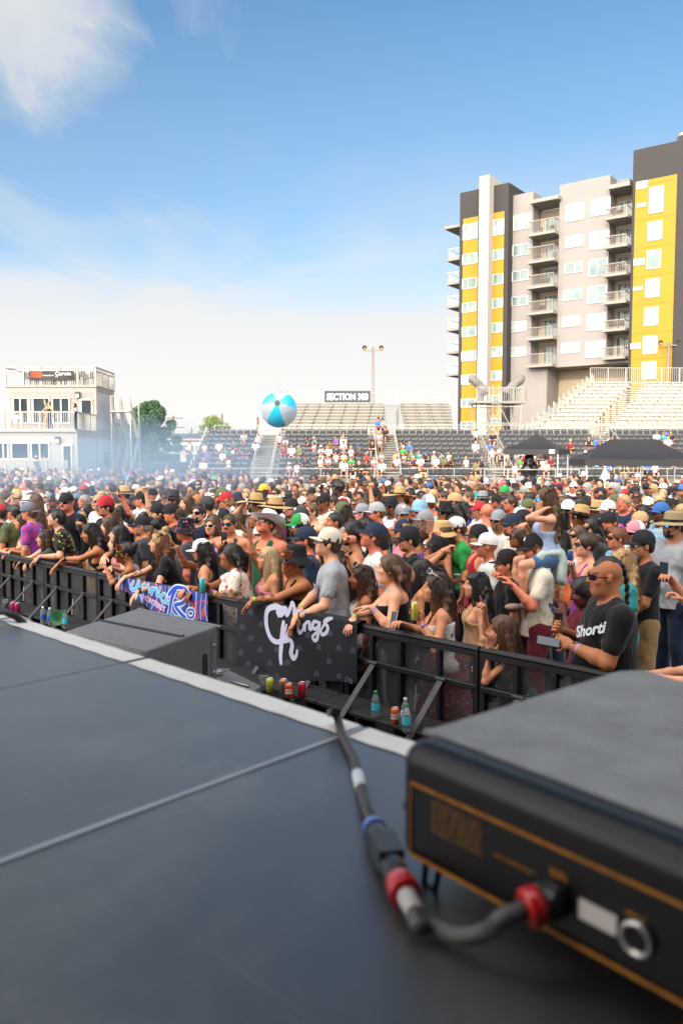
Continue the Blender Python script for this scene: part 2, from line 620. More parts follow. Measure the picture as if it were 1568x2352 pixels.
def torso_prims(K, o=0.):
 """(centre, radii) ellipsoids of the torso in the torso frame"""
 b, s = K['b'], K['s']
 if K['sex'] == 'm':
  P = [((0, 0, .02), (.155, .115, .13)), ((0, .005, .17), (.14, .108, .16)), ((0, 0, .35), (.165, .12, .16)), ((0, -.012, .43), (.16, .095, .085))]
 else:
  P = [((0, -.01, .02), (.168, .125, .13)), ((0, 0, .18), (.118, .09, .15)), ((0, 0, .35), (.138, .1, .15)), ((0, -.012, .43), (.135, .082, .075)),
   ((-.068, .085 * b, .335), (.062, .055, .058)), ((.068, .085 * b, .335), (.062, .055, .058))]
 out = [(c, tuple((r[i] * (b if i < 2 else 1) + o / s) for i in range(3))) for c, r in P]
 if b > 1.12:
  out.append(((0, .05 * b, .13), (.13 * b + o, .12 * b + o, .15 + o)))
 return out
def add_torso(fl, K, o=0., k=.05, sh=True):
 M = npm(K['T'].to_3x3())
 s = K['s']
 for c, r in torso_prims(K, o):
  fl.ell(K['t'](*c), [x * s for x in r], M, k)
 if sh:
  rs = (.053 if K['sex'] == 'm' else .045) * (1 + (K['b'] - 1) * .6) * s + o * .6
  for nm, sd in (('L', -1), ('R', 1)):
   fl.cap(K['S' + nm], rs, K['t'](sd * .05, -.015, .44), rs, k * .7)
   fl.cap(K['t'](sd * (K['sw'] - .03), -.02, .485), rs * .55, K['t'](sd * .03, -.02, .535), rs * .6, k)
HEADP = [  # (kind, a, ra, b, rb, k)
 ('e', (0, -.014, .036), (.077, .097, .088), .0), ('e', (0, .028, -.02), (.064, .068, .085), .02), ('e', (0, .056, -.088), (.03, .027, .026), .035),
 ('e', (-.04, .02, -.06), (.022, .05, .03), .03), ('e', (.04, .02, -.06), (.022, .05, .03), .03),
 ('c', (-.036, .077, .03), .012, (.036, .077, .03), .012, .014), ('e', (-.043, .06, -.022), (.024, .024, .022), .02), ('e', (.043, .06, -.022), (.024, .024, .022), .02),
 ('c', (0, .09, .022), .0085, (0, .112, -.02), .012, .01), ('e', (-.013, .1, -.023), (.008, .012, .008), .006), ('e', (.013, .1, -.023), (.008, .012, .008), .006),
 ('c', (-.016, .087, -.051), .0075, (.016, .087, -.051), .0075, .006), ('c', (-.015, .086, -.062), .0075, (.015, .086, -.062), .0075, .006),
 ('e', (0, .086, -.04), (.02, .01, .012), .01),
 ('e', (-.08, -.008, -.002), (.009, .02, .032), .006), ('e', (.08, -.008, -.002), (.009, .02, .032), .006)]
def add_head(fl, K):
 H3 = K['H']
 M = npm(H3.to_3x3())
 s = .5 + .5 * K['s'] if K['s'] < .9 else K['s'] ** .4
 wf = (1.0 if K['sex'] == 'm' else .94) * (1 + max(0, K['b'] - 1) * .25)
 K['hs'], K['wf'] = s, wf
 P = lambda p: H3 @ Vector((p[0] * s * wf, p[1] * s, p[2] * s))
 for q in HEADP:
  if q[0] == 'e':
   fl.ell(P(q[1]), (q[2][0] * s * wf, q[2][1] * s, q[2][2] * s), M, q[3])
  else:
   fl.cap(P(q[1]), q[2] * s, P(q[3]), q[4] * s, q[5])
 for sx in (-1, 1):
  fl.sub_ell(P((sx * .032, .094, .008)), (.017 * s, .014 * s, .011 * s), M, .012)
 for sx in (-1, 1):
  fl.cap(P((sx * .020, .086, .0205)), .0062 * s, P((sx * .044, .078, .0185)), .0055 * s, .006)
 nr = (.057 if K['sex'] == 'm' else .045) * (1 + (K['b'] - 1) * .7) * s
 fl.cap(K['nb'] + Vector((0, -.012, -.04)) * s, nr * 1.12, P((0, -.018, -.05)), nr * .95, .03)
 if K['b'] > 1.2:
  fl.ell(P((0, .03, -.1)), (.06, .055, .03), M, .04)
def hand(fl, W, E, s, side, mode, pn=None, fin=True):
 """mode: rest / fist / grip / open / point / peace"""
 d = (W - E).normalized()
 if mode == 'rest':
  d = (d + Vector((0, 0, -.75))).normalized()
 elif mode == 'flat':
  d = (d + Vector((0, 0, -.1))).normalized()
 n = Vector(pn) if pn is not None else Vector((0, 0, -1))   # palm faces n
 if abs(n.dot(d)) > .9:
  n = Vector((-side, .3, 0))
 x = d.cross(n).normalized()
 n = x.cross(d).normalized()
 if n.dot(Vector(pn) if pn is not None else Vector((0, 0, -1))) < 0:
  n = -n
 th = x * (-side if (d.cross(n)).dot(x) * 1 > 0 else side)
 M = npm(Matrix((x, d, n)).transposed())
 pc = W + d * .045 * s
 fl.ell(pc, (.041 * s, .052 * s, .0165 * s), M, .015)
 if not fin:
  fl.ell(pc + d * .07 * s + n * .01, (.036 * s, .05 * s, .015 * s), M, .02)
  return pc + d * .03 * s + n * .03 * s
 curl = {'rest': .45, 'flat': .15, 'fist': 1.45, 'grip': .85, 'open': .12, 'point': 1.4, 'peace': 1.4}[mode]
 for i, off in enumerate((-.03, -.01, .01, .03)):
  a = curl + .08 * (i - 1.5)
  ln = (.038, .043, .041, .033)[i] * s
  sp = {'open': .28, 'rest': .16, 'flat': .1, 'peace': .25}.get(mode, .03)
  if mode == 'point' and i == 0:
   a, ln = .05, ln
  if mode == 'peace' and i in (0, 1):
   a = .08
  p = W + d * .088 * s - th * off * s + n * .002
  ang = 0.
  fd = (d - th * sp * off / .03).normalized()
  r = .0098 * s
  for sg in range(3):
   ang += a * (.55 if sg == 0 else .75)
   q = p + (fd * math.cos(ang) + n * math.sin(ang)) * ln * (1., .72, .55)[sg]
   fl.cap(p, r, q, r * .9, .004)
   p = q
   r *= .9
 p0 = W + d * .028 * s + th * .028 * s
 p1 = p0 + (d * .6 + th * .75 + n * .35).normalized() * .042 * s
 p2 = p1 + (d * .9 + th * .15 + n * (.6 if curl > .5 else .2)).normalized() * .034 * s
 fl.cap(p0, .015 * s, p1, .012 * s, .012)
 fl.cap(p1, .0115 * s, p2, .0095 * s, .004)
 return pc + d * .035 * s + n * .028 * s
def add_arm(fl, K, nm, mode='rest', o=0., frac=None, pn=None, fin=True):
 s, b = K['s'], 1 + (K['b'] - 1) * .6
 S, E, W = K['S' + nm], K['E' + nm], K['W' + nm]
 f = 1. if K['sex'] == 'm' else .82
 r1, r2, r3, r4 = .052 * f * b * s + o, .041 * f * b * s + o, .043 * f * b * s + o, .0265 * f * (1 + (b - 1) * .5) * s + o
 if frac is not None:    # sleeve
  if frac <= 1:
   fl.cap(S, r1 + .006, S.lerp(E, frac), r1 + (r2 - r1) * frac + .012, .04)
  else:
   fl.cap(S, r1 + .012, E, r2 + .012, .04)
   fl.cap(E, r3 + .01, E.lerp(W, frac - 1), r4 + .016, .02)
  return
 fl.cap(S, r1, E, r2, .03)
 m = E.lerp(W, .3)
 fl.cap(E, r2 * .93, m, r3, .02)
 fl.cap(m, r3, W, r4, .015)
 K['G' + nm] = hand(fl, W, E, s, -1 if nm == 'L' else 1, mode, pn, fin)
def paint_head(V, K, stub=0., tattoo=None):
 Hi = K['H'].inverted()
 A = npm(Hi.to_3x3())
 t = np.array(Hi.translation)
 Q = V @ A.T + t
 Q = Q / K['hs']
 x, y, z = Q[:, 0] / K['wf'], Q[:, 1], Q[:, 2]
 C = np.ones((len(V), 3))
 front = (y > .055) & (np.abs(x) < .07)
 lips = front & (np.abs(x) < .026) & (z > -.068) & (z < -.045) & (y > .083)
 C[lips] = (.84, .6, .6)
 brow = front & (np.abs(x) > .012) & (np.abs(x) < .052) & (np.abs(z - .037 + (np.abs(x) - .03) ** 2 * 6) < .0055)
 C[brow] = (.28, .2, .18)
 near = (np.abs(x) < .1) & (np.abs(y) < .14) & (np.abs(z) < .15)
 ck = front & (np.abs(np.abs(x) - .045) < .02) & (np.abs(z + .022) < .02)
 C[ck] *= (1.06, .9, .88)
 if stub:
  be = near & (z < -.03) & (y > -.005) & ~lips & (z > -.13)
  C[be] *= (1 - stub * .9, 1 - stub * .95, 1 - stub * .95)
 if tattoo:
  for nm in tattoo:
   E, W, S = (np.array(K[a + nm[0]]) for a in 'EWS')
   a, b = (S, E) if nm[1] == 'u' else (E, W)
   ba = b - a
   tt = ((V - a) @ ba) / (ba @ ba)
   dd = np.linalg.norm(V - a - tt[:, None] * ba, axis=1)
   m = (tt > .15) & (tt < .85) & (dd < .08) & (wob(V, 60, 3.) + wob(V, 120, 1.) * .6 > .02)
   C[m] = (.32, .36, .42)
 return C
def bounds(pts, m):
 a = np.array([list(p) for p in pts])
 return a.min(0) - m, a.max(0) + m
def skin_mesh(K, h=.006, hl='rest', hr='rest', pl=None, pr=None, legs=False, stub=0., tattoo=None, fin=True, low=False):
 pts = [K[a + b] for a in 'SEW' for b in 'LR'] + [K['hip'], K['nb'], K['H'].translation]
 lo, hi = bounds(pts, .2)
 hand_ext = .2
 lo = np.minimum(lo, np.array(bounds([K['WL'], K['WR']], hand_ext)[0]))
 hi = np.maximum(hi, np.array(bounds([K['WL'], K['WR']], hand_ext)[1]))
 if legs:
  lo[2] = -.02
  lo2, hi2 = bounds([K['NL'], K['NR'], K['AL'], K['AR']], .15)
  lo, hi = np.minimum(lo, lo2), np.maximum(hi, hi2)
 else:
  lo[2] = max(lo[2], K['hip'].z - .12)
  lo[2] = min(lo[2], K['WL'].z - .2, K['WR'].z - .2)
 hi[2] = max(hi[2], K['H'].translation.z + .16)
 fl = Field(lo, hi, h)
 add_torso(fl, K)
 add_head(fl, K)
 add_arm(fl, K, 'L', hl, pn=pl, fin=fin)
 add_arm(fl, K, 'R', hr, pn=pr, fin=fin)
 if legs:
  s, b = K['s'], K['b'] ** .7
  for nm in 'LR':
   fl.cap(K['J' + nm], .085 * s * b, K['N' + nm], .055 * s * b, .03)
   m = K['N' + nm].lerp(K['A' + nm], .3)
   fl.cap(K['N' + nm], .052 * s * b, m, .056 * s * b, .02)
   fl.cap(m, .056 * s * b, K['A' + nm], .036 * s, .02)
   fl.ell(K['A' + nm] + Vector((0, .06, -.05)) * s, (.04 * s, .11 * s, .035 * s), None, .02)
 V, Q = fl.mesh()
 C = paint_head(V, K, stub, tattoo)
 return fast_mesh('person', V, Q, MATS['skin'], cols=C)
def shirt_mesh(K, kind='tee', h=.009, mt='cloth', seed=0., hem=-.1, fold=.009):
 """tee / tank / tube / long / dress"""
 pts = [K['SL'], K['SR'], K['hip'], K['nb']]
 if kind in ('tee', 'long', 'crop'):
  pts += [K['EL'], K['ER']]
 if kind == 'long':
  pts += [K['WL'], K['WR']]
 lo, hi = bounds(pts, .24 * max(1, K['b']))
 lo[2] = min(lo[2], K['hip'].z - .2)
 fl = Field(lo, hi, h)
 T3 = K['T'].to_3x3()
 up = T3 @ Vector((0, 0, 1))
 M = npm(T3)
 s = K['s']
 add_torso(fl, K, .012, sh=kind not in ('tank', 'tube'))
 # loose drape at the waist
 if kind in ('tee', 'long', 'tank', 'dress'):
  fl.cap(K['t'](0, .0, .25), (.118 * K['b']) * s, K['t'](0, .01, hem + .02), .145 * K['b'] * s, .05)
 if kind in ('tee', 'crop'):
  add_arm(fl, K, 'L', frac=.62 if K['sex'] == 'm' else .5, o=.004)
  add_arm(fl, K, 'R', frac=.62 if K['sex'] == 'm' else .5, o=.004)
 if kind == 'long':
  add_arm(fl, K, 'L', frac=1.93, o=.004)
  add_arm(fl, K, 'R', frac=1.93, o=.004)
 fl.cut(K['t'](0, 0, hem), -up)
 if kind == 'tube':
  fl.cut(K['t'](0, 0, .39), up)
 elif kind == 'tank':
  for nm, sd in (('L', -1), ('R', 1)):
   fl.sub_ell(K['t'](sd * (K['sw'] + .0), 0, .43), (.085 * s * K['b'] ** .5, .2 * s, .12 * s), M, .02)
  fl.sub_ell(K['t'](0, .09, .5), (.07 * s, .1 * s, .12 * s), M, .02)
  fl.sub_ell(K['t'](0, -.01, .56), (.078 * s, .12 * s, .07 * s), M, .02)
 else:
  fl.sub_ell(K['t'](0, .012, .555), (.073 * s * K['b'] ** .4, .085 * s * K['b'] ** .4, .062 * s), M, .008)
 V, Q = fl.mesh()
 if len(V) == 0:
  return None
 Nn = vnormals(V, Q)
 W2 = V.copy()
 W2[:, 2] *= .6
 w = wob(W2, 24, seed) * .6 + wob(W2[:, [1, 2, 0]], 47, seed + 2) * .4
 V = V + Nn * (w * fold)[:, None]
 return fast_mesh('shirt', V, Q, MATS[mt])
def pants_mesh(K, kind='long', h=.014, mt='cloth', seed=0.):
 """long / shorts / skirt"""
 lo, hi = bounds([K['hip'], K['NL'], K['NR'], K['AL'], K['AR']], .22 * max(1, K['b']))
 fl = Field(lo, hi, h)
 s, b = K['s'], K['b']
 fl.ell(K['hip'] + Vector((0, -.01, -.05)), (.158 * s * b, .12 * s * b, .13 * s), None, .03)
 if kind == 'skirt':
  fl.cap(K['hip'], .16 * b, K['hip'] + Vector((0, .0, -.6 * s)), .23 * b, .03)
  fl.cut(K['hip'] + Vector((0, 0, -.62)), Vector((0, 0, -1)))
 else:
  for nm in 'LR':
   e = 1. if kind == 'long' else .92
   J, N_, A = K['J' + nm], K['N' + nm], K['A' + nm]
   fl.cap(J, .098 * s * b, J.lerp(N_, e), (.07 if kind == 'long' else .092) * s * b, .03)
   if kind == 'long':
    fl.cap(N_, .069 * s * b, A + Vector((0, 0, -.02)), .062 * s, .02)
 V, Q = fl.mesh()
 Nn = vnormals(V, Q)
 V = V + Nn * (wob(V, 26, seed) * .006)[:, None]
 return fast_mesh('trousers', V, Q, MATS[mt])
def shoe_mesh():
 fl = Field((-.07, -.12, -.03), (.07, .22, .14), .01)
 fl.ell((0, .09, .03), (.046, .085, .035), None, .02)
 fl.ell((0, -.03, .035), (.042, .06, .04), None, .02)
 fl.cap((0, -.03, .04), .04, (0, -.035, .09), .038, .02)
 fl.cut((0, 0, 0), (0, 0, -1))
 V, Q = fl.mesh()
 return fast_mesh('shoe', V, Q, MATS['shoe'])
# ------------------------------------------------------------------ hair, hats, glasses in the head frame (face looks +Y)
LIB = {}
def strands(fn, n, seed, w=.0022, seg=7):
 """fn(t, u, r) -> point; thin ribbons"""
 rr = random.Random(seed)
 V, Q = [], []
 for i in range(n):
  a, c = rr.random(), rr.random()
  j = Vector((rr.gauss(0, 1), rr.gauss(0, 1), rr.gauss(0, 1)))
  pr = None
  for k in range(seg + 1):
   t = k / seg
   p = fn(t, a, c) + j * .006 * t
   sd = Vector((p.y, -p.x, 0))
   sd = (sd.normalized() if sd.length > 1e-4 else Vector((1, 0, 0))) * w * (1.1 - t * .8)
   V += [p - sd, p + sd]
   if pr is not None:
    Q.append((pr, pr + 1, pr + 3, pr + 2))
   pr = len(V) - 2
 return np.array([list(p) for p in V]), np.array(Q)
def hair_mesh(style):
 key = 'hair_' + style
 if key in LIB:
  return LIB[key]
 seed = sum(map(ord, style))
 fl = Field((-.2, -.26, -.62 if style in ('long', 'wavy', 'ombre', 'pony', 'braid', 'curtain', 'curls') else -.2), (.2, .16, .26), .0065)
 short = style in ('short', 'buzz', 'fade', 'quiff')
 th = {'buzz': .003, 'fade': .005, 'short': .012, 'quiff': .014}.get(style, .016)
 fl.ell((0, -.016, .04), (.078 + th, .098 + th, .09 + th), None, 0)
 if short:
  fl.ell((0, -.06, -.01), (.066 + th, .05 + th, .06), None, .02)
 if style == 'quiff':
  fl.ell((0, .05, .115), (.055, .045, .025), None, .02)
 # clear the face
 fl.sub_ell((0, .1, -.01), (.07, .062, .085), None, .015)
 fl.sub_ell((0, .09, -.1), (.12, .1, .085), None, .01)
 if short:
  fl.cut((0, -.0, -.045), (0, .35, -1))
  for sx in (-1, 1):
   fl.sub_ell((sx * .095, .0, -.025), (.03, .03, .045), None, .01)
 if style == 'mohawk':
  fl = Field((-.1, -.2, -.1), (.1, .12, .2), .0065)
  fl.ell((0, -.02, .045), (.05, .108, .1), None, 0)
  fl.sub_ell((0, .1, -.02), (.09, .075, .1), None, .015)
  fl.cut((0, 0, .05), (0, -.3, -1))
 if style == 'afro':
  fl.ell((0, -.03, .07), (.135, .13, .12), None, .02)
  fl.sub_ell((0, .13, -.02), (.075, .08, .09), None, .02)
 ln = 0.
 if style in ('long', 'wavy', 'ombre', 'curtain', 'curls', 'bob', 'braid', 'pony'):
  ln = {'bob': -.13, 'braid': -.1, 'pony': -.06}.get(style, -.42)
  wv = .02 if style in ('wavy', 'curls', 'ombre') else .004
  for i, ax in enumerate(np.linspace(-1, 1, 9)):
   x = ax * .085
   y = -.095 + .07 * ax * ax + (.03 if style == 'curtain' and abs(ax) > .7 else 0)
   p = Vector((x * .9, y * .8 - .01, .05))
   nn = 7
   for kk in range(nn):
    t = (kk + 1) / nn
    q = Vector((x * (1 + .45 * t) + math.sin(t * 11 + i * 2) * wv, y + math.cos(t * 9 + i) * wv * .7 - .075 * min(1, t * 1.6), .05 + (ln - .05) * t))
    fl.cap(p, .028 * (1 - .35 * (kk / nn)), q, .028 * (1 - .35 * t), .012)
    p = q
 if style == 'bun':
  fl.ell((0, -.115, .09), (.045, .042, .045), None, .012)
  fl.cut((0, -.0, -.06), (0, .3, -1))
 if style == 'topbun':
  fl.ell((0, -.05, .16), (.045, .042, .04), None, .01)
  fl.cut((0, 0, -.06), (0, .3, -1))
 if style == 'pony':
  p = Vector((0, -.12, .06))
  for t in np.linspace(.1, 1, 9):
   q = Vector((.015 * math.sin(t * 5), -.15 - .03 * math.sin(t * 3), .07 - .36 * t))
   fl.cap(p, .03 * (1.1 - t * .6), q, .03 * (1.1 - t * .6), .01)
   p = q
 if style == 'braid':
  p = Vector((0, -.1, .0))
  for i, t in enumerate(np.linspace(.05, 1, 12)):
   q = Vector((.03 * t, -.12 - .0 * t, -.02 - .36 * t))
   fl.ell(q, (.03 * (1.1 - .4 * t), .03, .022), None, .006)
 V, Q = fl.mesh()
 Nn = vnormals(V, Q)
 amp = {'afro': .012, 'curls': .014, 'wavy': .008, 'buzz': .0005, 'fade': .001}.get(style, .005)
 fq = 55 if style in ('afro', 'curls') else 70
 U = V.copy()
 if style not in ('afro', 'curls'):
  U[:, 2] *= .15
 V = V + Nn * (wob(U, fq, 3.) * amp)[:, None]
 if style in ('buzz', 'fade', 'mohawk'):
  pass
 else:
  def fn(t, a, c):
   az = (a - .5) * 5.0 + math.pi * 1.5     # around the back and sides
   if short or ln == 0. and style != 'afro':
    el = .15 + c * 1.3
    r = 1. + th * 10
    e2 = el - t * .35
    return Vector((math.cos(az) * .084 * math.cos(e2), -.016 + math.sin(az) * .104 * math.cos(e2), .042 + .098 * math.sin(e2))) * (1.03 + .02 * t)
   if style == 'afro':
    el = -.1 + c * 1.6
    rr_ = 1. + t * .12 + .04 * math.sin(t * 20 + a * 40)
    return Vector((math.cos(az) * .13 * math.cos(el), -.03 + math.sin(az) * .12 * math.cos(el), .07 + .12 * math.sin(el))) * rr_
   el = max(0, 1.3 - t * 3.) * (.4 + c * .6)
   z = .045 + .1 * math.sin(el) if t < .3 else .045 + (ln - .06 + c * .08) * (t - .3) / .7
   k = math.cos(el)
   sp = 1.05 + .35 * c * max(0, t - .3)
   wv2 = (.014 if style in ('wavy', 'curls', 'ombre') else .003)
   x = math.cos(az) * .098 * k * sp + wv2 * math.sin(t * 14 + a * 30)
   y = math.sin(az) * .112 * k * sp - .012 - .075 * min(1, max(0, t - .25) * 1.8) + wv2 * math.cos(t * 12 + a * 20)
   return Vector((x, min(y, .035), z))
  V2, Q2 = strands(fn, 380 if ln else 170, seed, .0034 if ln else .002)
  Q = np.concatenate([Q, Q2 + len(V)])
  V = np.concatenate([V, V2])
 C = np.ones((len(V), 3))
 if style == 'ombre':
  t = np.clip((-.05 - V[:, 2]) / .25, 0, 1)[:, None]
  C = C * (1 - t) + np.array((5., 3.6, 2.4)) * t
 LIB[key] = fast_mesh('hair', V, Q, MATS['hair'], cols=C)
 return LIB[key]
def beard_mesh(kind='full'):
 key = 'beard_' + kind
 if key not in LIB:
  fl = Field((-.1, -.06, -.24), (.1, .15, .02), .006)
  fl.ell((0, .03, -.03), (.067, .070, .088), None, 0)
  fl.ell((0, .06, -.092), (.037, .034, .034), None, .03)
  if kind == 'long':
   fl.ell((0, .065, -.15), (.032, .026, .06), None, .02)
  fl.sub_ell((0, .1, .0), (.065, .06, .048), None, .008)
  fl.sub_ell((0, .112, -.055), (.025, .03, .013), None, .004)
  fl.sub_ell((0, .13, -.03), (.06, .06, .014), None, .004)
  fl.cut((0, -.005, 0), (0, -1, 0))
  fl.cut((0, 0, .012), (0, .5, 1))
  V, Q = fl.mesh()
  V = V + vnormals(V, Q) * (wob(V, 90, 1) * .003)[:, None]
  LIB[key] = fast_mesh('beard', V, Q, MATS['hair'], cols=np.ones((len(V), 3)))
 return LIB[key]
def moustache_mesh():
 if 'mou' not in LIB:
  fl = Field((-.06, .05, -.07), (.06, .13, 0), .005)
  for sx in (-1, 1):
   fl.cap((sx * .004, .1, -.038), .0085, (sx * .03, .09, -.05), .005, .004)
  V, Q = fl.mesh()
  LIB['mou'] = fast_mesh('moustache', V, Q, MATS['hair'], cols=np.ones((len(V), 3)))
 return LIB['mou']
def grid_mesh(name, fn, nu, nv, mats, close_u=False, mfn=None):
 V = [fn(i / (nu if close_u else nu - 1), j / (nv - 1)) for i in range(nu) for j in range(nv)]
 Q = []
 mi = []
 for i in range(nu if close_u else nu - 1):
  i2 = (i + 1) % nu
  for j in range(nv - 1):
   Q.append((i * nv + j, i2 * nv + j, i2 * nv + j + 1, i * nv + j + 1))
   mi.append(mfn(i / nu, j / nv) if mfn else 0)
 me = fast_mesh(name, np.array([list(p) for p in V]), np.array(Q), mats)
 if mfn:
  me.polygons.foreach_set('material_index', mi)
 return me
def join_meshes(name, parts, mats):
 """parts: [(V,Q,mi)]"""
 V = np.concatenate([p[0] for p in parts])
 o, Qs, ms = 0, [], []
 for v, q, m in parts:
  Qs.append(np.array(q) + o)
  ms += [m] * len(q)
  o += len(v)
 me = fast_mesh(name, V, np.concatenate(Qs), mats)
 me.polygons.foreach_set('material_index', ms)
 return me
def gridVQ(fn, nu, nv, close_u=False):
 V = np.array([list(fn(i / (nu if close_u else nu - 1), j / (nv - 1))) for i in range(nu) for j in range(nv)])
 Q = []
 for i in range(nu if close_u else nu - 1):
  i2 = (i + 1) % nu
  for j in range(nv - 1):
   Q.append((i * nv + j, i2 * nv + j, i2 * nv + j + 1, i * nv + j + 1))
 return V, np.array(Q)
def hat_mesh(kind):
 key = 'hat_' + kind
 if key in LIB:
  return LIB[key]
 pi2 = 2 * math.pi
 parts = []
 mats = [MATS['cap_cloth'], MATS['cap_white'], MATS['frame_black']]
 if kind in ('cap', 'cap_mesh', 'flatcap', 'cap_logo'):
  hgt = .115 if kind != 'flatcap' else .125
  def dome(a, t, w=0.):
   an = a * pi2
   e = t * math.pi / 2
   flat = 1 if kind == 'flatcap' else 0
   rx, ry = .089, .108
   k = math.cos(e) ** (.7 if flat else .85)
   return Vector((math.cos(an) * rx * k, -.014 + math.sin(an) * ry * k, .038 + hgt * math.sin(e) ** .9 + .006 * math.sin(an) * (1 - t)))
  V, Q = gridVQ(dome, 28, 9, True)
  back = kind == 'cap_mesh'
  if back:
   y = V[Q].mean(1)[:, 1]
   parts += [(V, Q[y >= .0], 0), (V, Q[y < .0], 1)]
  else:
   parts.append((V, Q, 0))
  def brim(a, t, dzz=0.):
   an = (a - .5) * 1.9 + math.pi / 2
   x0, y0 = math.cos(an) * .089, -.014 + math.sin(an) * .108
   r = t * .078 * (1 - abs(a - .5) ** 2.6 * 4.6)
   x, y = x0 * (1 + r * .6), y0 + r
   c = .35 if kind != 'flatcap' else .1
   return Vector((x, y, .042 - x * x * c * 9 * .5 - t * .012 + dzz))
  V, Q = gridVQ(lambda a, t: brim(a, t), 15, 5)
  V2 = V.copy(); V2[:, 2] -= .005
  parts += [(V, Q[:, ::-1], 0), (V2, Q, 0)]
  V, Q = gridVQ(lambda a, t: Vector((math.cos(a * pi2) * .008 * math.cos(t * 1.5), -.014 + math.sin(a * pi2) * .008 * math.cos(t * 1.5), .038 + hgt + .004 * math.sin(t * 1.5))), 8, 3, True)
  parts.append((V, Q, 0))
  if kind == 'cap_logo':
   for j in range(3):
    V, Q = gridVQ(lambda a, t: dome(.25 + (a - .5) * .085 + (.01 * (j - 1)), .3 + t * .22) * 1.0 + Vector((0, .0035, .002)), 5, 4)
    parts.append((V, Q[j::2], 1))
 elif kind == 'beanie':
  V, Q = gridVQ(lambda a, t: Vector((math.cos(a * pi2) * .096 * math.cos(t * 1.57) ** .6, -.014 + math.sin(a * pi2) * .112 * math.cos(t * 1.57) ** .6, .02 + .15 * math.sin(t * 1.57))), 24, 9, True)
  parts.append((V, Q, 0))
  V, Q = gridVQ(lambda a, t: Vector((math.cos(a * pi2) * (.1 + .01 * math.sin(t * 3.1)), -.014 + math.sin(a * pi2) * (.116 + .01 * math.sin(t * 3.1)), .01 + .05 * t)), 24, 5, True)
  parts.append((V, Q, 0))
 else:
  spec = {'bucket': (.1, .06, -.05, .112, .8, .0), 'straw': (.1, .17, -.02, .12, .72, .04), 'cowboy': (.1, .1, .0, .12, .8, .04), 'fedora': (.1, .075, -.01, .12, .75, .01), 'boonie': (.1, .1, -.025, .1, .8, .02)}[kind]
  r0, bw, drop, hg, top, curl = spec
  def hat(a, t):
   an = a * pi2
   c, s_ = math.cos(an), math.sin(an)
   if t < .5:   # brim from edge in
    q = 1 - t * 2
    r = r0 + bw * q
    z = .045 + drop * q + curl * q * q * c * c * (1.6 if kind == 'cowboy' else .3) + (.012 * math.sin(an * 3 + 1) * q if kind in ('straw', 'bucket') else 0)
    return Vector((c * r * .92, -.014 + s_ * r * 1.08, z))
   q = (t - .5) * 2
   k = 1 - (1 - top) * q if q < .75 else top * (1 - (q - .75) * 4) ** .6
   z = .045 + hg * min(1, q / .75) - (.018 if kind in ('cowboy', 'fedora') and q > .85 and abs(c) < .6 else 0) + (.008 * math.sin(math.pi * min(1, (q - .75) * 4)) if q > .75 else 0)
   return Vector((c * r0 * .92 * k, -.014 + s_ * r0 * 1.08 * k, z))
  V, Q = gridVQ(hat, 32, 21, True)
  parts.append((V, Q, 0))
  if kind in ('straw', 'fedora', 'boonie'):
   V, Q = gridVQ(lambda a, t: Vector((math.cos(a * pi2) * (r0 * .92 + .003), -.014 + math.sin(a * pi2) * (r0 * 1.08 + .003), .047 + t * .025)), 24, 2, True)
   parts.append((V, Q, 2))
  V3 = parts[0][0].copy()
  V3[:, 2] -= .004
  parts.append((V3, parts[0][1][:, ::-1], 0))
 if kind == 'straw':
  mats = [MATS['straw'], MATS['cap_white'], MATS['frame_black']]
 LIB[key] = join_meshes('hat', parts, mats)
 return LIB[key]
def glasses_mesh(kind='dark'):
 key = 'gl_' + kind
 if key not in LIB:
  parts = []
  w, hh = (.031, .019) if kind != 'clear' else (.026, .017)
  for sx in (-1, 1):
   def lens(a, t, sx=sx):
    an = a * 2 * math.pi
    r = t
    x = sx * .034 + math.copysign(abs(math.cos(an)) ** .7, math.cos(an)) * w * r
    z = .008 + math.copysign(abs(math.sin(an)) ** .7, math.sin(an)) * hh * r
    return Vector((x, .108 - x * x * 7.5, z))
   V, Q = gridVQ(lens, 16, 4, True)
   if kind != 'clear':
    parts.append((V, Q, 0))
   V, Q = gridVQ(lambda a, t: lens(a, 1.0 + .14 * t) + Vector((0, .002, 0)), 16, 2, True)
   parts.append((V, Q, 1))
   V, Q = gridVQ(lambda a, t: Vector((sx * (.066 + .02 * min(1, a * 3)), .078 - .1 * a, .012 + (t - .5) * .007)), 6, 2)
   parts.append((V, Q, 1))
  V, Q = gridVQ(lambda a, t: Vector(((a - .5) * .02, .112, .012 + (t - .5) * .005)), 3, 2)
  parts.append((V, Q, 1))
  lens_m = {'dark': 'lens_black', 'blue': 'lens_blue', 'white': 'lens_black', 'clear': 'lens_black'}[kind]
  LIB[key] = join_meshes('glasses', parts, [MATS[lens_m], MATS['frame_white' if kind == 'white' else 'frame_black']])
 return LIB[key]
def eye_mesh():
 if 'eye' not in LIB:
  mb = MB()
  prof = [(math.sin(a) * .0108, -math.cos(a) * .0108) for a in np.linspace(.02, 3.12, 9)]
  mb.lathe(prof, 12, rot=Matrix.Rotation(R(-90), 4, 'X'))
  me = bpy.data.meshes.new('eye')
  me.from_pydata(mb.v, [], mb.f)
  me.materials.append(MATS['eye_white'])
  me.materials.append(MATS['iris'])
  me.update()
  for p in me.polygons:
   p.use_smooth = True
   if p.center.y > .0078:
    p.material_index = 1
  LIB['eye'] = me
 return LIB['eye']
SKINS = {'a': srgb('e0a888'), 'b': srgb('cd8f6c'), 'c': srgb('b37650'), 'd': srgb('8f5638'), 'e': srgb('603424'), 'r': srgb('d58264')}
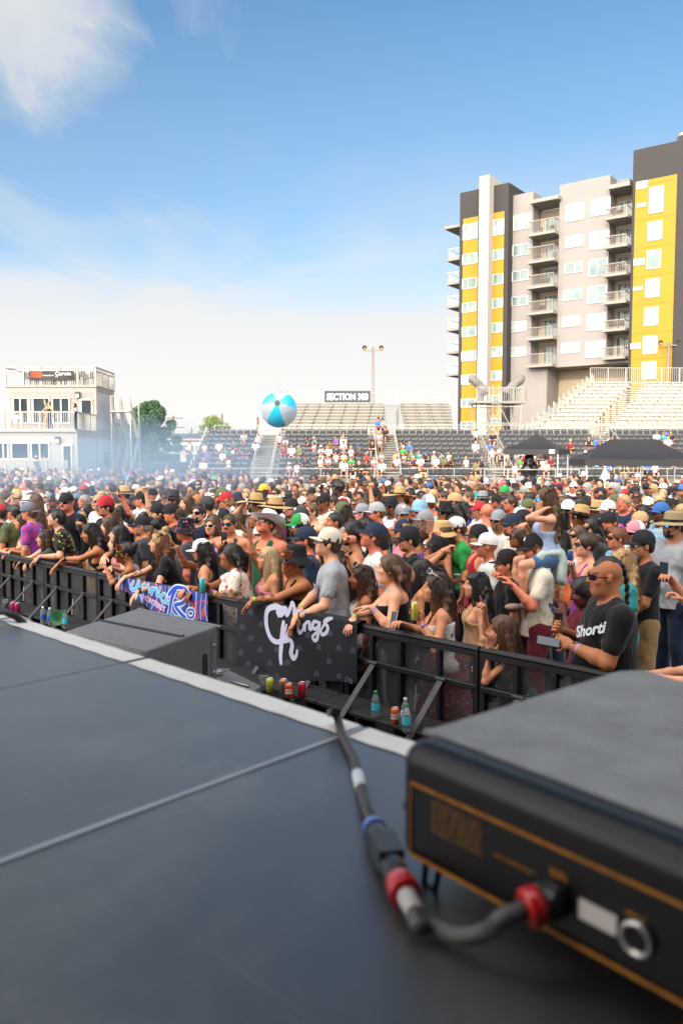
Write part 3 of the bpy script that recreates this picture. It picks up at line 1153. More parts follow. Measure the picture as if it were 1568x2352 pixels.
HAIRC = {'k': (.015, .013, .013), 'n': (.048, .027, .017), 'b': (.11, .06, .032), 'y': (.42, .28, .13), 'g': (.3, .29, .28), 'o': (.16, .06, .03), 'p': (.75, .08, .25)}
def headgear(root, K, hair=None, hc='n', hat=None, hatc=(.02, .02, .02), back=False, gl=None, beard=None, bc=None, hide_eyes=False, hatmat=None, tilt=0.):
 s, wf = K['hs'], K['wf']
 Hm = K['H'] @ Matrix.Diagonal((s * wf, s, s, 1))
 if hair:
  o = obj('hair', hair_mesh(hair), root, HAIRC[hc] if isinstance(hc, str) else hc, Hm)
 if hat:
  r = Matrix.Rotation(math.pi if back else 0, 4, 'Z') @ Matrix.Rotation(R(-4 if not back else 8) + tilt, 4, 'X')
  me = hat_mesh(hat)
  o = obj('cap' if 'cap' in hat else 'hat', me, root, hatc, Hm @ r @ Matrix.Diagonal((1.03, 1.03, 1.03, 1)))
  if hatmat:
   o.material_slots[0].link = 'OBJECT'
   o.material_slots[0].material = MATS[hatmat]
 if gl:
  M = Hm
  if gl.endswith('^'):
   gl = gl[:-1]
   M = Hm @ Matrix.Translation((0, -.015, .095)) @ Matrix.Rotation(R(28), 4, 'X')
   hide_eyes = False
  else:
   hide_eyes = gl != 'clear'
  obj('sunglasses' if gl != 'clear' else 'glasses', glasses_mesh(gl), root, None, M)
 if beard:
  bcl = HAIRC[bc or hc] if isinstance(bc or hc, str) else (bc or hc)
  obj('beard' if beard != 'm' else 'moustache', moustache_mesh() if beard == 'm' else beard_mesh(beard), root, bcl, Hm)
 if not hide_eyes:
  for sx in (-1, 1):
   obj('eye', eye_mesh(), root, None, Hm @ Matrix.Translation((sx * .031, .0795, .007)))
# ------------------------------------------------------------------ world, sun, camera
SUN_EL, SUN_AZ = 17., (-.40, -.92)     # low sun behind the stage, slightly to the left
EXPOSURE = 0.80
FILL_GLOW = (66., 60., 53.)  # extra brightness added to the unseen sky behind the camera
TEST = False
def build_world():
 w = bpy.data.worlds.new('World')
 SC.world = w
 w.use_nodes = True
 nt = w.node_tree
 bg = nt.nodes['Background']
 sky = nt.nodes.new('ShaderNodeTexSky')
 sky.sky_type = 'NISHITA'
 sky.sun_disc = False
 sky.sun_elevation = R(SUN_EL)
 sky.sun_rotation = math.atan2(SUN_AZ[0], SUN_AZ[1])
 sky.altitude = 1300
 sky.air_density = 1.0
 sky.dust_density = 1.6
 sky.ozone_density = 2.5
 tc = nt.nodes.new('ShaderNodeTexCoord')
 sp = nt.nodes.new('ShaderNodeSeparateXYZ')
 L(nt, tc.outputs['Generated'], sp.inputs[0])
 # cloud layer plane coordinates: direction / (z + .12)
 ad = nt.nodes.new('ShaderNodeMath'); ad.operation = 'ADD'; ad.inputs[1].default_value = .10
 L(nt, sp.outputs[2], ad.inputs[0])
 co = nt.nodes.new('ShaderNodeCombineXYZ')
 for i in (0, 1):
  dv = nt.nodes.new('ShaderNodeMath'); dv.operation = 'DIVIDE'
  L(nt, sp.outputs[i], dv.inputs[0]); L(nt, ad.outputs[0], dv.inputs[1])
  L(nt, dv.outputs[0], co.inputs[i])
 def layer(scale, detail, lo, hi, dist=.6, off=(0, 0, 0), sc=(1, 1, 1)):
  mp = nt.nodes.new('ShaderNodeMapping')
  mp.inputs['Location'].default_value = off
  mp.inputs['Scale'].default_value = sc
  L(nt, co.outputs[0], mp.inputs[0])
  nz = N(nt, 'ShaderNodeTexNoise', Scale=scale, Detail=detail, Roughness=.55, Distortion=dist)
  L(nt, mp.outputs[0], nz.inputs['Vector'])
  return ramp(nt, nz.outputs[0], [(lo, (0, 0, 0)), (hi, (1, 1, 1))]).outputs[0]
 zr = lambda st: ramp(nt, sp.outputs[2], st).outputs[0]
 mul = lambda a, b: mixc(nt, 1., a, b, 'MULTIPLY')
 # thin veil that thickens to white near the horizon
 veil = layer(.55, 7., .43, .62, .8, (3., 1., 0), (1., .6, 1))
 low = zr([(.0, (1, 1, 1)), (.13, (.98, .98, .98)), (.19, (.70, .70, .70)), (.25, (.56, .56, .56)), (.33, (.44, .44, .44)), (.42, (.24, .24, .24)), (.5, (.06, .06, .06))])
 wisp = layer(1.6, 9., .52, .82, 1.6, (0, 5., 0), (.8, .35, 1))
 m1 = mixc(nt, .62, low, mul(low, veil))
 m1 = mixc(nt, 1., m1, zr([(.0, (1, 1, 1)), (.10, (.95, .95, .95)), (.17, (.5, .5, .5)), (.23, (.0, .0, .0))]), 'SCREEN')
 m2 = mixc(nt, 1., m1, mixc(nt, 1., wisp, (.6, .6, .6), 'MULTIPLY'), 'SCREEN')
 # broad soft cloud bank low in the sky with a ragged upper edge
 mq = nt.nodes.new('ShaderNodeMapping')
 mq.inputs['Scale'].default_value = (1.6, 1.6, 8.)
 L(nt, tc.outputs['Generated'], mq.inputs[0])
 nq = N(nt, 'ShaderNodeTexNoise', Scale=1.7, Detail=8., Roughness=.58, Distortion=.5)
 L(nt, mq.outputs[0], nq.inputs['Vector'])
 zq = nt.nodes.new('ShaderNodeMath'); zq.operation = 'MULTIPLY_ADD'; zq.inputs[1].default_value = -.22
 L(nt, nq.outputs[0], zq.inputs[0]); L(nt, sp.outputs[2], zq.inputs[2])
 bank = ramp(nt, zq.outputs[0], [(.045, (.9, .9, .9)), (.075, (.72, .72, .72)), (.10, (.22, .22, .22)), (.14, (0, 0, 0))]).outputs[0]
 m2 = mixc(nt, 1., m2, bank, 'SCREEN')
 # the soft cloud bank high on one side
 dn = nt.nodes.new('ShaderNodeVectorMath'); dn.operation = 'DISTANCE'
 cdir = ray(10, -50).normalized()
 dn.inputs[1].default_value = cdir
 wz = N(nt, 'ShaderNodeTexNoise', Scale=6., Detail=8., Roughness=.66, Distortion=.9)
 L(nt, tc.outputs['Generated'], wz.inputs['Vector'])
 wv = mixc(nt, .16, tc.outputs['Generated'], wz.outputs['Color'], 'ADD')
 sb = nt.nodes.new('ShaderNodeVectorMath'); sb.operation = 'SUBTRACT'; sb.inputs[1].default_value = (.08, .08, .08)
 L(nt, wv, sb.inputs[0])
 L(nt, sb.outputs[0], dn.inputs[0])
 cl = ramp(nt, dn.outputs['Value'], [(.03, (.9, .9, .9)), (.075, (.75, .75, .75)), (.10, (.35, .35, .35)), (.135, (0, 0, 0))]).outputs[0]
 m3 = mixc(nt, 1., m2, cl, 'SCREEN')
 tint = mixc(nt, zr([(.02, (0, 0, 0)), (.3, (1, 1, 1))]), (9.9, 9.7, 9.4), (7.6, 7.7, 7.8))
 boost = mixc(nt, 1., sky.outputs[0], (1.45, 1.95, 1.95), 'MULTIPLY')
 # added glow on the unseen, sunward sky as soft fill for the crowd
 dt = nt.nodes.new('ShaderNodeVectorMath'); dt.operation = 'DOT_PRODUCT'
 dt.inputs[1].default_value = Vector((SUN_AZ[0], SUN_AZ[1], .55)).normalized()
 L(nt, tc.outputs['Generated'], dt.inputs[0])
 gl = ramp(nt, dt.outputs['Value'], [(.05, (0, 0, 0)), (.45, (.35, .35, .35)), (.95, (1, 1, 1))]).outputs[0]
 glow = mixc(nt, 1., gl, FILL_GLOW, 'MULTIPLY')
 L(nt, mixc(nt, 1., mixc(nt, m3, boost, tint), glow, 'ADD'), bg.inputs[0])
 bg.inputs[1].default_value = .06
 sl = bpy.data.lights.new('sun', 'SUN')
 sl.energy = 1.6
 sl.angle = R(.6)
 sl.color = (1., .86, .66)
 so = bpy.data.objects.new('sun', sl)
 COL.objects.link(so)
 d = Vector((SUN_AZ[0] * math.cos(R(SUN_EL)), SUN_AZ[1] * math.cos(R(SUN_EL)), math.sin(R(SUN_EL))))
 so.rotation_euler = d.to_track_quat('Z', 'Y').to_euler()
 so.location = d * 60
 cam = bpy.data.cameras.new('camera')
 c = bpy.data.objects.new('camera', cam)
 COL.objects.link(c)
 c.location = EYE
 c.rotation_euler = (math.pi / 2 - PITCH, 0, 0)
 cam.sensor_fit = 'VERTICAL'
 cam.sensor_height = 36
 cam.lens = F / 2352 * 36
 cam.clip_start = .02
 cam.clip_end = 3000
 cam.dof.use_dof = True
 cam.dof.focus_distance = 7.2
 cam.dof.aperture_fstop = 4.6
 SC.camera = c
 SC.view_settings.view_transform = 'Standard'
 SC.view_settings.look = 'None'
 SC.view_settings.exposure = EXPOSURE
 SC.view_settings.gamma = 1
 SC.cycles.use_denoising = True
 SC.cycles.max_bounces = 6
 SC.cycles.transparent_max_bounces = 16
 SC.cycles.caustics_reflective = False
 SC.cycles.caustics_refractive = False
# ------------------------------------------------------------------ ground
def ground_material():
 m, nt, b = nodes_mat('asphalt')
 tc = nt.nodes.new('ShaderNodeTexCoord')
 nz = N(nt, 'ShaderNodeTexNoise', Scale=.35, Detail=8., Roughness=.65)
 L(nt, tc.outputs['Object'], nz.inputs['Vector'])
 n2 = N(nt, 'ShaderNodeTexNoise', Scale=70., Detail=3.)
 L(nt, tc.outputs['Object'], n2.inputs['Vector'])
 k = ramp(nt, nz.outputs[0], [(.3, (.07, .072, .078)), (.7, (.12, .12, .125))])
 k2 = ramp(nt, n2.outputs[0], [(.3, (.7, .7, .7)), (.7, (1.2, 1.2, 1.2))])
 L(nt, mixc(nt, 1., k.outputs[0], k2.outputs[0], 'MULTIPLY'), b.inputs['Base Color'])
 b.inputs['Roughness'].default_value = .9
 bump(nt, b, n2.outputs[0], .5, .01)
 return m
def build_ground():
 mb = MB()
 mb.add([(-900, -200, 0), (900, -200, 0), (900, 1600, 0), (-900, 1600, 0)], [(0, 1, 2, 3)])
 tag(mb.build('ground', ground_material()), 'grey asphalt ground under the standing crowd', 'ground', kind='structure')
# ------------------------------------------------------------------ stage deck
BU = Vector((.724, -.69, 0)).normalized()      # along the barrier, to the right
BN = Vector((.69, .724, 0)).normalized()       # from the pit to the crowd
B0 = Vector((.036, 6.65, 0))
BROT = math.atan2(BU.y, BU.x)
DZ = 2.1
def deck_material():
 m, nt, b = nodes_mat('stage_ply')
 tc = nt.nodes.new('ShaderNodeTexCoord')
 nz = N(nt, 'ShaderNodeTexNoise', Scale=2.2, Detail=9., Roughness=.7, Distortion=.8)
 L(nt, tc.outputs['Object'], nz.inputs['Vector'])
 mp = nt.nodes.new('ShaderNodeMapping')
 mp.inputs['Scale'].default_value = (1, 14, 1)
 mp.inputs['Rotation'].default_value = (0, 0, .8)
 L(nt, tc.outputs['Object'], mp.inputs[0])
 sc = N(nt, 'ShaderNodeTexNoise', Scale=4., Detail=5., Roughness=.7)
 L(nt, mp.outputs[0], sc.inputs['Vector'])
 k = ramp(nt, nz.outputs[0], [(.28, (.024, .023, .022)), (.46, (.040, .039, .037)), (.56, (.066, .064, .060)), (.70, (.13, .127, .12))])
 k2 = ramp(nt, sc.outputs[0], [(.35, (.92, .92, .93)), (.7, (1.12, 1.12, 1.12))])
 c = mixc(nt, 1., k.outputs[0], k2.outputs[0], 'MULTIPLY')
 for (rot_, scl, thr) in ((.3, 3.1, .70), (1.4, 2.3, .71), (-.7, 1.7, .70)):
  m_ = nt.nodes.new('ShaderNodeMapping')
  m_.inputs['Rotation'].default_value = (0, 0, rot_)
  m_.inputs['Scale'].default_value = (scl, scl * 42, 1)
  L(nt, tc.outputs['Object'], m_.inputs[0])
  sn = N(nt, 'ShaderNodeTexNoise', Scale=1.6, Detail=2., Distortion=.25)
  L(nt, m_.outputs[0], sn.inputs['Vector'])
  c = mixc(nt, ramp(nt, sn.outputs[0], [(thr, (0, 0, 0)), (thr + .03, (.22, .22, .22))]).outputs[0], c, (.16, .16, .165))
 L(nt, c, b.inputs['Base Color'])
 r = ramp(nt, nz.outputs[0], [(.3, (.30,) * 3), (.7, (.46,) * 3)])
 L(nt, r.outputs[0], b.inputs['Roughness'])
 b.inputs['Specular IOR Level'].default_value = .7
 b.inputs['Coat Weight'].default_value = .6
 b.inputs['Coat Roughness'].default_value = .42
 n3 = N(nt, 'ShaderNodeTexNoise', Scale=260., Detail=3.)
 L(nt, tc.outputs['Object'], n3.inputs['Vector'])
 bump(nt, b, n3.outputs[0], .35, .002)
 return m
def build_stage():
 root = empty('stage', (0, 0, 0), 0, 'grey plywood stage deck with a white taped edge', 'stage', kind='structure')
 dm = deck_material()
 e0 = at_z(784, 1651, DZ)      # outer edge point
 e0.z = 0
 # local frame: x along the edge, y towards the crowd; edge at y = 0
 f = empty('deck', e0, BROT)
 f.parent = root
 # seams run away from the edge; solve their x from the photo
 def loc(p):
  q = Vector(p) - e0
  return Vector((q.x * BU.x + q.y * BU.y, q.x * BN.x + q.y * BN.y, p[2]))
 s1 = loc(at_z(838, 1668, DZ)).x
 s1b = loc(at_z(0, 1994, DZ)).x
 s2 = loc(at_z(196, 1541, DZ)).x
 k = 0
 xs = sorted([s1, s1 + (s1 - s2)] + [s2 - q * (s1 - s2) for q in range(8)])
 gap = .0015
 for i in range(len(xs) - 1):
  for j in range(3):
   mb = MB()
   y1 = 0 if j == 0 else -2.44 * j
   y0 = -2.44 * (j + 1)
   mb.box(((xs[i] + xs[i + 1]) / 2, (y0 + y1) / 2, DZ - .02), (xs[i + 1] - xs[i] - gap * 2, y1 - y0 - gap * 2, .04), bev=.001)
   o = mb.build('deck_panel', dm, f)
 # bright aluminium edge strips showing in the seams
 mb = MB()
 mb.box((s1 + .004, -3.66, DZ - .004), (.0075, 7.3, .011))
 mb.build('seam_strip', mat('alu_strip', (.42, .43, .44), .45, .4), f)
 # white gaffer tape along the edge, cut at the seams
 tm = mat('white_tape', srgb('e4e2da'), .65, var=.1, scale=14, bmp=.15)
 for i in range(len(xs) - 1):
  mb = MB()
  a, b_ = xs[i] + .012, xs[i + 1] - .004
  n = 24
  vs, fs = [], []
  for q in range(n + 1):
   x = a + (b_ - a) * q / n
   w = .0016 * math.sin(q * 1.7 + i)
   vs += [(x, -.052 + w, DZ + .0012), (x, -.004 + w * .6, DZ + .0014)]
   if q:
    o = len(vs) - 4
    fs.append((o, o + 2, o + 3, o + 1))
  mb.add(vs, fs)
  mb.build('edge_tape', tm, f)
 # front skirt and legs under the deck
 mb = MB()
 mb.box(((xs[0] + xs[-1]) / 2, -.03, DZ / 2 - .03), (xs[-1] - xs[0], .02, DZ - .06))
 mb.build('stage_skirt', mat('skirt_black', (.01, .01, .011), .9), f)
 # roof and back wall of the stage, outside the picture; they shade the pit and the front rows
 mb = MB()
 mb.box((-4, -5.2, 11.5), (26, 9.4, .3))
 mb.build('stage_roof', mat('roof_black', (.03, .03, .032), .9), root)
 mb = MB()
 mb.box((-4, -9.9, 5.9), (34, .3, 11.6))
 mb.build('stage_backdrop', MATS['roof_black'], root)
# ------------------------------------------------------------------ crowd barrier
def bl(u, v, off=0.):
 """pixel -> (x along the barrier, height) on the plane off metres in front (pit side)"""
 p = at_plane(u, v, B0 - BN * off, BN)
 q = p - B0
 return q.dot(BU), p.z
PW = 1.35
def build_barrier():
 bm = mat('barrier_black', (.0062, .0062, .0072), .5, var=.4, scale=20, bmp=.25, bscale=90)
 worn = mat('barrier_worn', (.022, .022, .024), .6, .1, var=.5, scale=25, bmp=.3)
 br = mat('brace_grey', (.06, .055, .065), .55, .3, var=.3, scale=30, bmp=.2)
 root = empty('crowd_barrier', B0, BROT)
 fr = MB()
 w = .05
 fr.tube([(0.01, 0, 1.085), (PW - .01, 0, 1.085)], .026, 10)
 fr.box((PW / 2, .0, 1.05), (PW - .02, .05, .04))
 for x in (.03, PW - .03):
  fr.box((x, 0, .53), (w, .05, 1.04), bev=.006)
 for x in (.30, .60, .98):
  fr.box((x, 0.002, .53), (.04, .046, .98), bev=.005)
 for z in (.80, .45, .04):
  fr.box((PW / 2, -.012, z), (PW - .04, .04, .045), bev=.005)
 fr.build('frame', bm, root)
 ms = MB()     # expanded metal: crossing zigzag ribbons
 cw, ch, t = .030, .024, .0040
 nx, nz = int((PW - .1) / cw), int(.98 / ch * 2)
 vs, fs = [], []
 for r_ in range(nz + 1):
  for c in range(nx * 2 + 1):
   x = .05 + c * cw / 2
   z = .05 + r_ * ch / 2 + (ch / 4 if (c + r_) % 2 else -ch / 4)
   vs += [(x, .018, z - t), (x, .021, z + t)]
   if c:
    o = len(vs) - 4
    fs.append((o, o + 2, o + 3, o + 1))
 ms.add(vs, fs)
 ms.build('mesh_panel', bm, root)
 for x in (.34, 1.02):
  b_ = MB()
  b_.box((x, -.43, .435), (.052, 1.13, .012), Matrix.Rotation(R(42.5), 4, 'X'))
  b_.tube([(x - .045, -.04, .81), (x + .045, -.04, .81)], .012, 8)
  b_.build('brace', br, root)
 st = MB()
 st.box((PW / 2, -.2, .475), (PW - .01, .32, .03), bev=.004)
 for x in (.15, PW - .15):
  st.box((x, -.2, .23), (.04, .26, .46))
 st.build('step', worn, root)
 bp = MB()
 bp.box((PW / 2, -.45, .012), (PW - .01, 1.0, .02))
 bp.build('base_plate', worn, root)
 for (x, z) in ((.8, .66),):
  lt = MB()
  lt.tube([(x, -.05, .72), (x, -.07, .52)], .007, 6)
  lt.box((x, -.045, .62), (.03, .03, .05))
  lt.build('latch_pin', mat('zinc', (.45, .45, .46), .35, .8), root)
 for k in range(-9, 5):
  o = root if k == -9 else copy_tree(root)
  o.location = B0 + BU * PW * k
  if k in (-1, -2):
   for ch, x in zip([c for c in o.children if c.name.startswith('brace')], (.34, 1.02)):
    sb = MB()
    sb.box((x, -.36, .29), (.052, .70, .012), Matrix.Rotation(R(46), 4, 'X'))
    q = sb.build('brace', br)
    ch.data = q.data
    bpy.data.objects.remove(q)
  d = {0: 'right of the dark banner, water bottles on its step', -1: 'covered by the right half of the dark banner', -2: 'covered by the left half of the dark banner',
   -3: 'behind the right side of the strapped loudspeaker', -4: 'with the colourful painted banner draped over it', -5: 'under the arms of the woman with hoop earrings', -6: 'with two blue labelled bottles on its step',
   -7: 'with pink cans on its step', -8: 'at the far left end under folded forearms', -9: 'cut off at the far left', 1: 'with the girl resting her arm on its top rail', 2: 'in front of the man in the black script shirt',
   3: 'behind the floor monitor at the right', 4: 'rightmost end of the barrier behind the monitor'}[k]
  tag(o, 'black steel mesh crowd barrier panel ' + d, 'crowd barrier', 'crowd barrier panels along the pit')
# ------------------------------------------------------------------ banners
def ribbon(mb, pts, w, T, y, mi=0):
 """brush stroke: pts 2-D list (a,b) in source pixels, w list of widths in the mapped plane; T maps (a,b)->(x,z)"""
 P = [Vector(T(*p)) for p in pts]
 # catmull-rom resample
 Q, Ws = [], []
 ws = w if isinstance(w, (list, tuple)) else [w] * len(P)
 for i in range(len(P) - 1):
  p0, p1, p2, p3 = P[max(i - 1, 0)], P[i], P[i + 1], P[min(i + 2, len(P) - 1)]
  for s in range(6):
   t = s / 6
   Q.append(.5 * ((2 * p1) + (p2 - p0) * t + (2 * p0 - 5 * p1 + 4 * p2 - p3) * t * t + (3 * p1 - p0 - 3 * p2 + p3) * t ** 3))
   Ws.append(ws[i] + (ws[i + 1] - ws[i]) * t)
 Q.append(P[-1])
 Ws.append(ws[-1])
 vs, fs = [], []
 for i, q in enumerate(Q):
  d = (Q[min(i + 1, len(Q) - 1)] - Q[max(i - 1, 0)])
  d = d.normalized() if d.length > 1e-6 else Vector((1, 0))
  n = Vector((-d.y, d.x)) * Ws[i] / 2
  for k in (-1, 1):
   c = q + n * k
   vs.append((c.x, y(c.x, c.y), c.y))
  if i:
   o = len(vs) - 4
   fs.append((o, o + 1, o + 3, o + 2))
 for c, s in ((0, -1), (len(Q) - 1, 1)):   # round ends
  q = Q[c]
  o = len(vs)
  vs.append((q.x, y(q.x, q.y), q.y))
  for k in range(13):
   a = 2 * math.pi * k / 12
   x, z = q.x + math.cos(a) * Ws[c] / 2, q.y + math.sin(a) * Ws[c] / 2
   vs.append((x, y(x, z), z))
   if k:
    fs.append((o, o + k, o + k + 1))
 mb.add(vs, fs, mi)
def banner_sheet(name, x0, x1, zt, zb, y, m, parent, nx=60, nz=30):
 def fn(a, t):
  x = x0 + (x1 - x0) * a
  top, bot = zt(a), zb(a)
  z = top + (bot - top) * t
  return Vector((x, y(x, z), z))
 V, Q = gridVQ(fn, nx, nz)
 V2 = V.copy()
 V2[:, 1] += .003
 nn = len(V)
 per = []
 me = join_meshes(name, [(V, Q, 0), (V2, Q[:, ::-1], 0)], [m])
 return obj(name, me, parent)
def build_banners():
 z5 = lambda a, b, off=.075: bl(439 + .32 * a, 1191.7 + .32 * b, off)
 root = empty('banner', B0, BROT, 'dark navy cloth banner with white script lettering and small crown marks hung over the barrier', 'banner')
 xl, ztl = z5(335, 600)
 xr, ztr = z5(1190, 720)
 _, zbl = z5(345, 1130)
 _, zbr = z5(1175, 1180)
 zt = lambda a: 1.118
 zb = lambda a: zbl + (zbr - zbl) * a + .012 * math.sin(a * 9)
 fold = lambda x, z: -.078 - .012 * math.sin(x * 9 + z * 2) * (1.15 - z) * 2.2 - .006 * math.sin(x * 23 + z * 7) * (1.15 - z) - .010 * math.sin(z * 8 + x * 3) * max(0, 1.1 - z)
 bm = mat('banner_navy', (.0042, .0048, .0115), .75, var=.2, scale=6, bmp=.2, bscale=150)
 banner_sheet('cloth', xl, xr, zt, zb, fold, bm, root, 90, 50)
 # strip lying over the top rail
 mb = MB()
 n = 40
 vs, fs = [], []
 for i in range(n + 1):
  x = xl + (xr - xl) * i / n
  for j, (y, z) in enumerate(((-.078, 1.115), (-.05, 1.128), (0, 1.134), (.04, 1.125), (.05, 1.0 + .03 * math.sin(i)))):
   vs.append((x, y, z))
  if i:
   for j in range(4):
    o = (i - 1) * 5 + j
    fs.append((o, o + 5, o + 6, o + 1))
 mb.add(vs, fs)
 mb.build('folded_top', bm, root, True)
 wm = mat('banner_print', srgb('c9cbe4'), .7, var=.06)
 y2 = lambda x, z: fold(x, z) - .004
 T = lambda a, b: z5(a, b)
 mb = MB()
 S = .001
 W = lambda px: px * .32 / 262.
 # C
 ribbon(mb, [(632, 700), (640, 640), (590, 632), (550, 660), (540, 740), (556, 820), (590, 870), (640, 880), (668, 830), (690, 760)], [W(k) for k in (18, 44, 46, 44, 44, 42, 44, 36, 26, 16)], T, y2)
 # a, l, i behind the hands
 ribbon(mb, [(668, 640), (640, 640), (625, 670), (650, 690), (672, 660), (684, 640), (690, 690), (716, 640)], [W(34)] * 8, T, y2)
 ribbon(mb, [(716, 640), (730, 600), (745, 640), (742, 690), (770, 660)], [W(30)] * 5, T, y2)
 ribbon(mb, [(780, 660), (790, 690), (812, 668)], [W(26)] * 3, T, y2)
 # K
 ribbon(mb, [(668, 740), (662, 800), (656, 900), (652, 980), (657, 1030)], [W(k) for k in (30, 40, 42, 42, 36)], T, y2)
 ribbon(mb, [(740, 740), (722, 790), (690, 840), (676, 880), (712, 868), (728, 905), (722, 960), (738, 1000), (756, 980), (762, 946)], [W(k) for k in (30, 36, 34, 26, 34, 36, 38, 38, 26, 22)], T, y2)
 # ings
 ribbon(mb, [(775, 735), (770, 775), (778, 818), (800, 800), (812, 760), (814, 800), (822, 752), (850, 742), (852, 790), (868, 786)], [W(k) for k in (26, 28, 28, 20, 26, 28, 22, 28, 30, 20)], T, y2)
 ribbon(mb, [(915, 740), (885, 738), (874, 770), (890, 790), (915, 772), (925, 738), (920, 800), (905, 862), (882, 872), (872, 846), (900, 818), (940, 790)], [W(k) for k in (20, 28, 28, 28, 24, 26, 28, 28, 28, 24, 20, 18)], T, y2)
 ribbon(mb, [(940, 790), (975, 735), (1018, 712), (985, 716), (960, 740), (985, 775), (975, 815), (945, 830), (936, 806)], [W(k) for k in (18, 24, 14, 24, 28, 28, 28, 26, 24)], T, y2)
 mb.build('script_lettering', wm, root)
 cm = mat('banner_mark', srgb('6a6e86'), .7)
 for i, (a, b) in enumerate([(430, 665), (372, 770), (430, 850), (370, 952), (492, 935), (415, 1035), (567, 1030), (462, 1120), (700, 1025), (775, 925), (917, 915), (1067, 918), (995, 1015), (892, 1110), (1068, 1122), (1130, 1145), (1000, 815), (838, 830), (1130, 822), (503, 752), (622, 930), (622, 1120), (1165, 940)]):
  mb = MB()
  w = W(2.0)
  for dx, hh in ((-14, 24), (-5, 36), (5, 38), (14, 26)):
   ribbon(mb, [(a + dx - 5, b + 18), (a + dx, b + 18 - hh), (a + dx + 5, b + 18)], w, T, y2)
  ribbon(mb, [(a - 18, b + 21), (a + 18, b + 21)], w, T, y2)
  mb.build('crown_mark', cm, root)
 g = MB()
 gx, gz = z5(1155, 1163)
 g.lathe([(.012, -.002), (.02, -.002), (.02, .002), (.012, .002), (.012, -.002)], 16, (gx, y2(gx, gz) - .004, gz), Matrix.Rotation(R(90), 4, 'X'), caps=False)
 g.build('grommet', mat('zinc', (.45, .45, .46), .35, .8), root)
 # painted festival banner
 z4 = lambda a, b, off=.07: bl(.32 * a, 1129 + .32 * b, off)
 root = empty('banner', B0, BROT, 'multicoloured painted banner with blue script draped over the barrier behind the strapped loudspeaker', 'banner')
 m, nt, b = nodes_mat('painted_banner')
 tc = nt.nodes.new('ShaderNodeTexCoord')
 w = N(nt, 'ShaderNodeTexNoise', Scale=3.2, Detail=1.5, Distortion=2.5)
 L(nt, tc.outputs['Object'], w.inputs['Vector'])
 wv = N(nt, 'ShaderNodeTexWave', Scale=2.2, Distortion=16., Detail=1.)
 L(nt, tc.outputs['Object'], wv.inputs['Vector'])
 base = ramp(nt, w.outputs[0], [(.0, srgb('16389c')), (.40, srgb('1c4a9c')), (.47, srgb('5f2c80')), (.52, srgb('183c8c')), (.57, srgb('a82850')), (.61, srgb('b85f2c')), (.64, srgb('1c6a94'))])
 for e in base.color_ramp.elements:
  pass
 base.color_ramp.interpolation = 'CONSTANT'
 lines = ramp(nt, wv.outputs[1], [(.90, (0, 0, 0)), (.94, (1, 1, 1))])
 c = mixc(nt, lines.outputs[0], base.outputs[0], srgb('8aa8e0'))
 L(nt, c, b.inputs['Base Color'])
 b.inputs['Roughness'].default_value = .7
 xl, _ = z4(850, 640)
 xr, _ = z4(1490, 720)
 _, zb1 = z4(1440, 930)
 fold = lambda x, z: -.066 - .010 * math.sin(x * 11 + z * 3) * (1.2 - z) * 2
 banner_sheet('cloth', xl, xr, lambda a: 1.12, lambda a: 1.0 - min(1, a * 2.2 + .1) * (1.0 - zb1 + .01) + .02 * math.sin(a * 8), fold, m, root, 70, 26)
 y2 = lambda x, z: fold(x, z) - .004
 y3 = lambda x, z: fold(x, z) - .007
 T = lambda a, b: z4(a, b)
 W = lambda px: px * .32 / 235.
 blue = mat('paint_blue', srgb('1d4fd0'), .6)
 white = mat('paint_white', srgb('dfe6f5'), .6)
 cyan = mat('paint_cyan', srgb('5fc0e8'), .6)
 strokes = [([(960, 650), (935, 690), (965, 705), (990, 670), (1000, 640), (995, 720), (970, 760)], 26), ([(1040, 660), (1020, 690), (1045, 705), (1065, 670), (1075, 715), (1100, 690)], 20),
   ([(1090, 690), (1085, 740), (1105, 700), (1125, 700), (1122, 745), (1140, 735)], 18), ([(1150, 690), (1140, 750), (1160, 745)], 18), ([(1198, 745), (1172, 735), (1155, 770), (1175, 795), (1198, 765), (1196, 800), (1215, 790)], 20)]
 mb = MB()
 mbw = MB()
 for pts, w_ in strokes:
  ribbon(mbw, pts, W(w_ + 10), T, y2)
  ribbon(mb, pts, W(w_ - 4), T, y3)
 mbw.build('script_outline', white, root)
 mb.build('script_lettering', cyan, root)
 R_ = [([(1262, 700), (1235, 770), (1222, 850), (1215, 915)], 40), ([(1215, 740), (1262, 690), (1330, 700), (1350, 745), (1310, 800), (1262, 815), (1290, 860), (1330, 905)], 36), ([(1385, 850), (1352, 850), (1345, 890), (1375, 905), (1392, 872), (1385, 850)], 24)]
 mbw, mb = MB(), MB()
 for pts, w_ in R_:
  ribbon(mbw, pts, W(w_ + 16), T, y2)
  ribbon(mb, pts, W(w_ - 8), T, y3)
 mbw.build('initial_outline', white, root)
 mb.build('initial_lettering', blue, root)
 me = text_mesh('MONTEREY', .085, .001, .003)
 me.materials.clear()
 me.materials.append(mat('paint_pink', srgb('e8c8f0'), .6))
 x, z = z4(1110, 800)
 obj('lettering', me, root, None, Matrix.Translation((x, y2(x, z) - .012, z)) @ Matrix.Rotation(R(12), 4, 'Y') @ Matrix.Rotation(R(90), 4, 'X'))
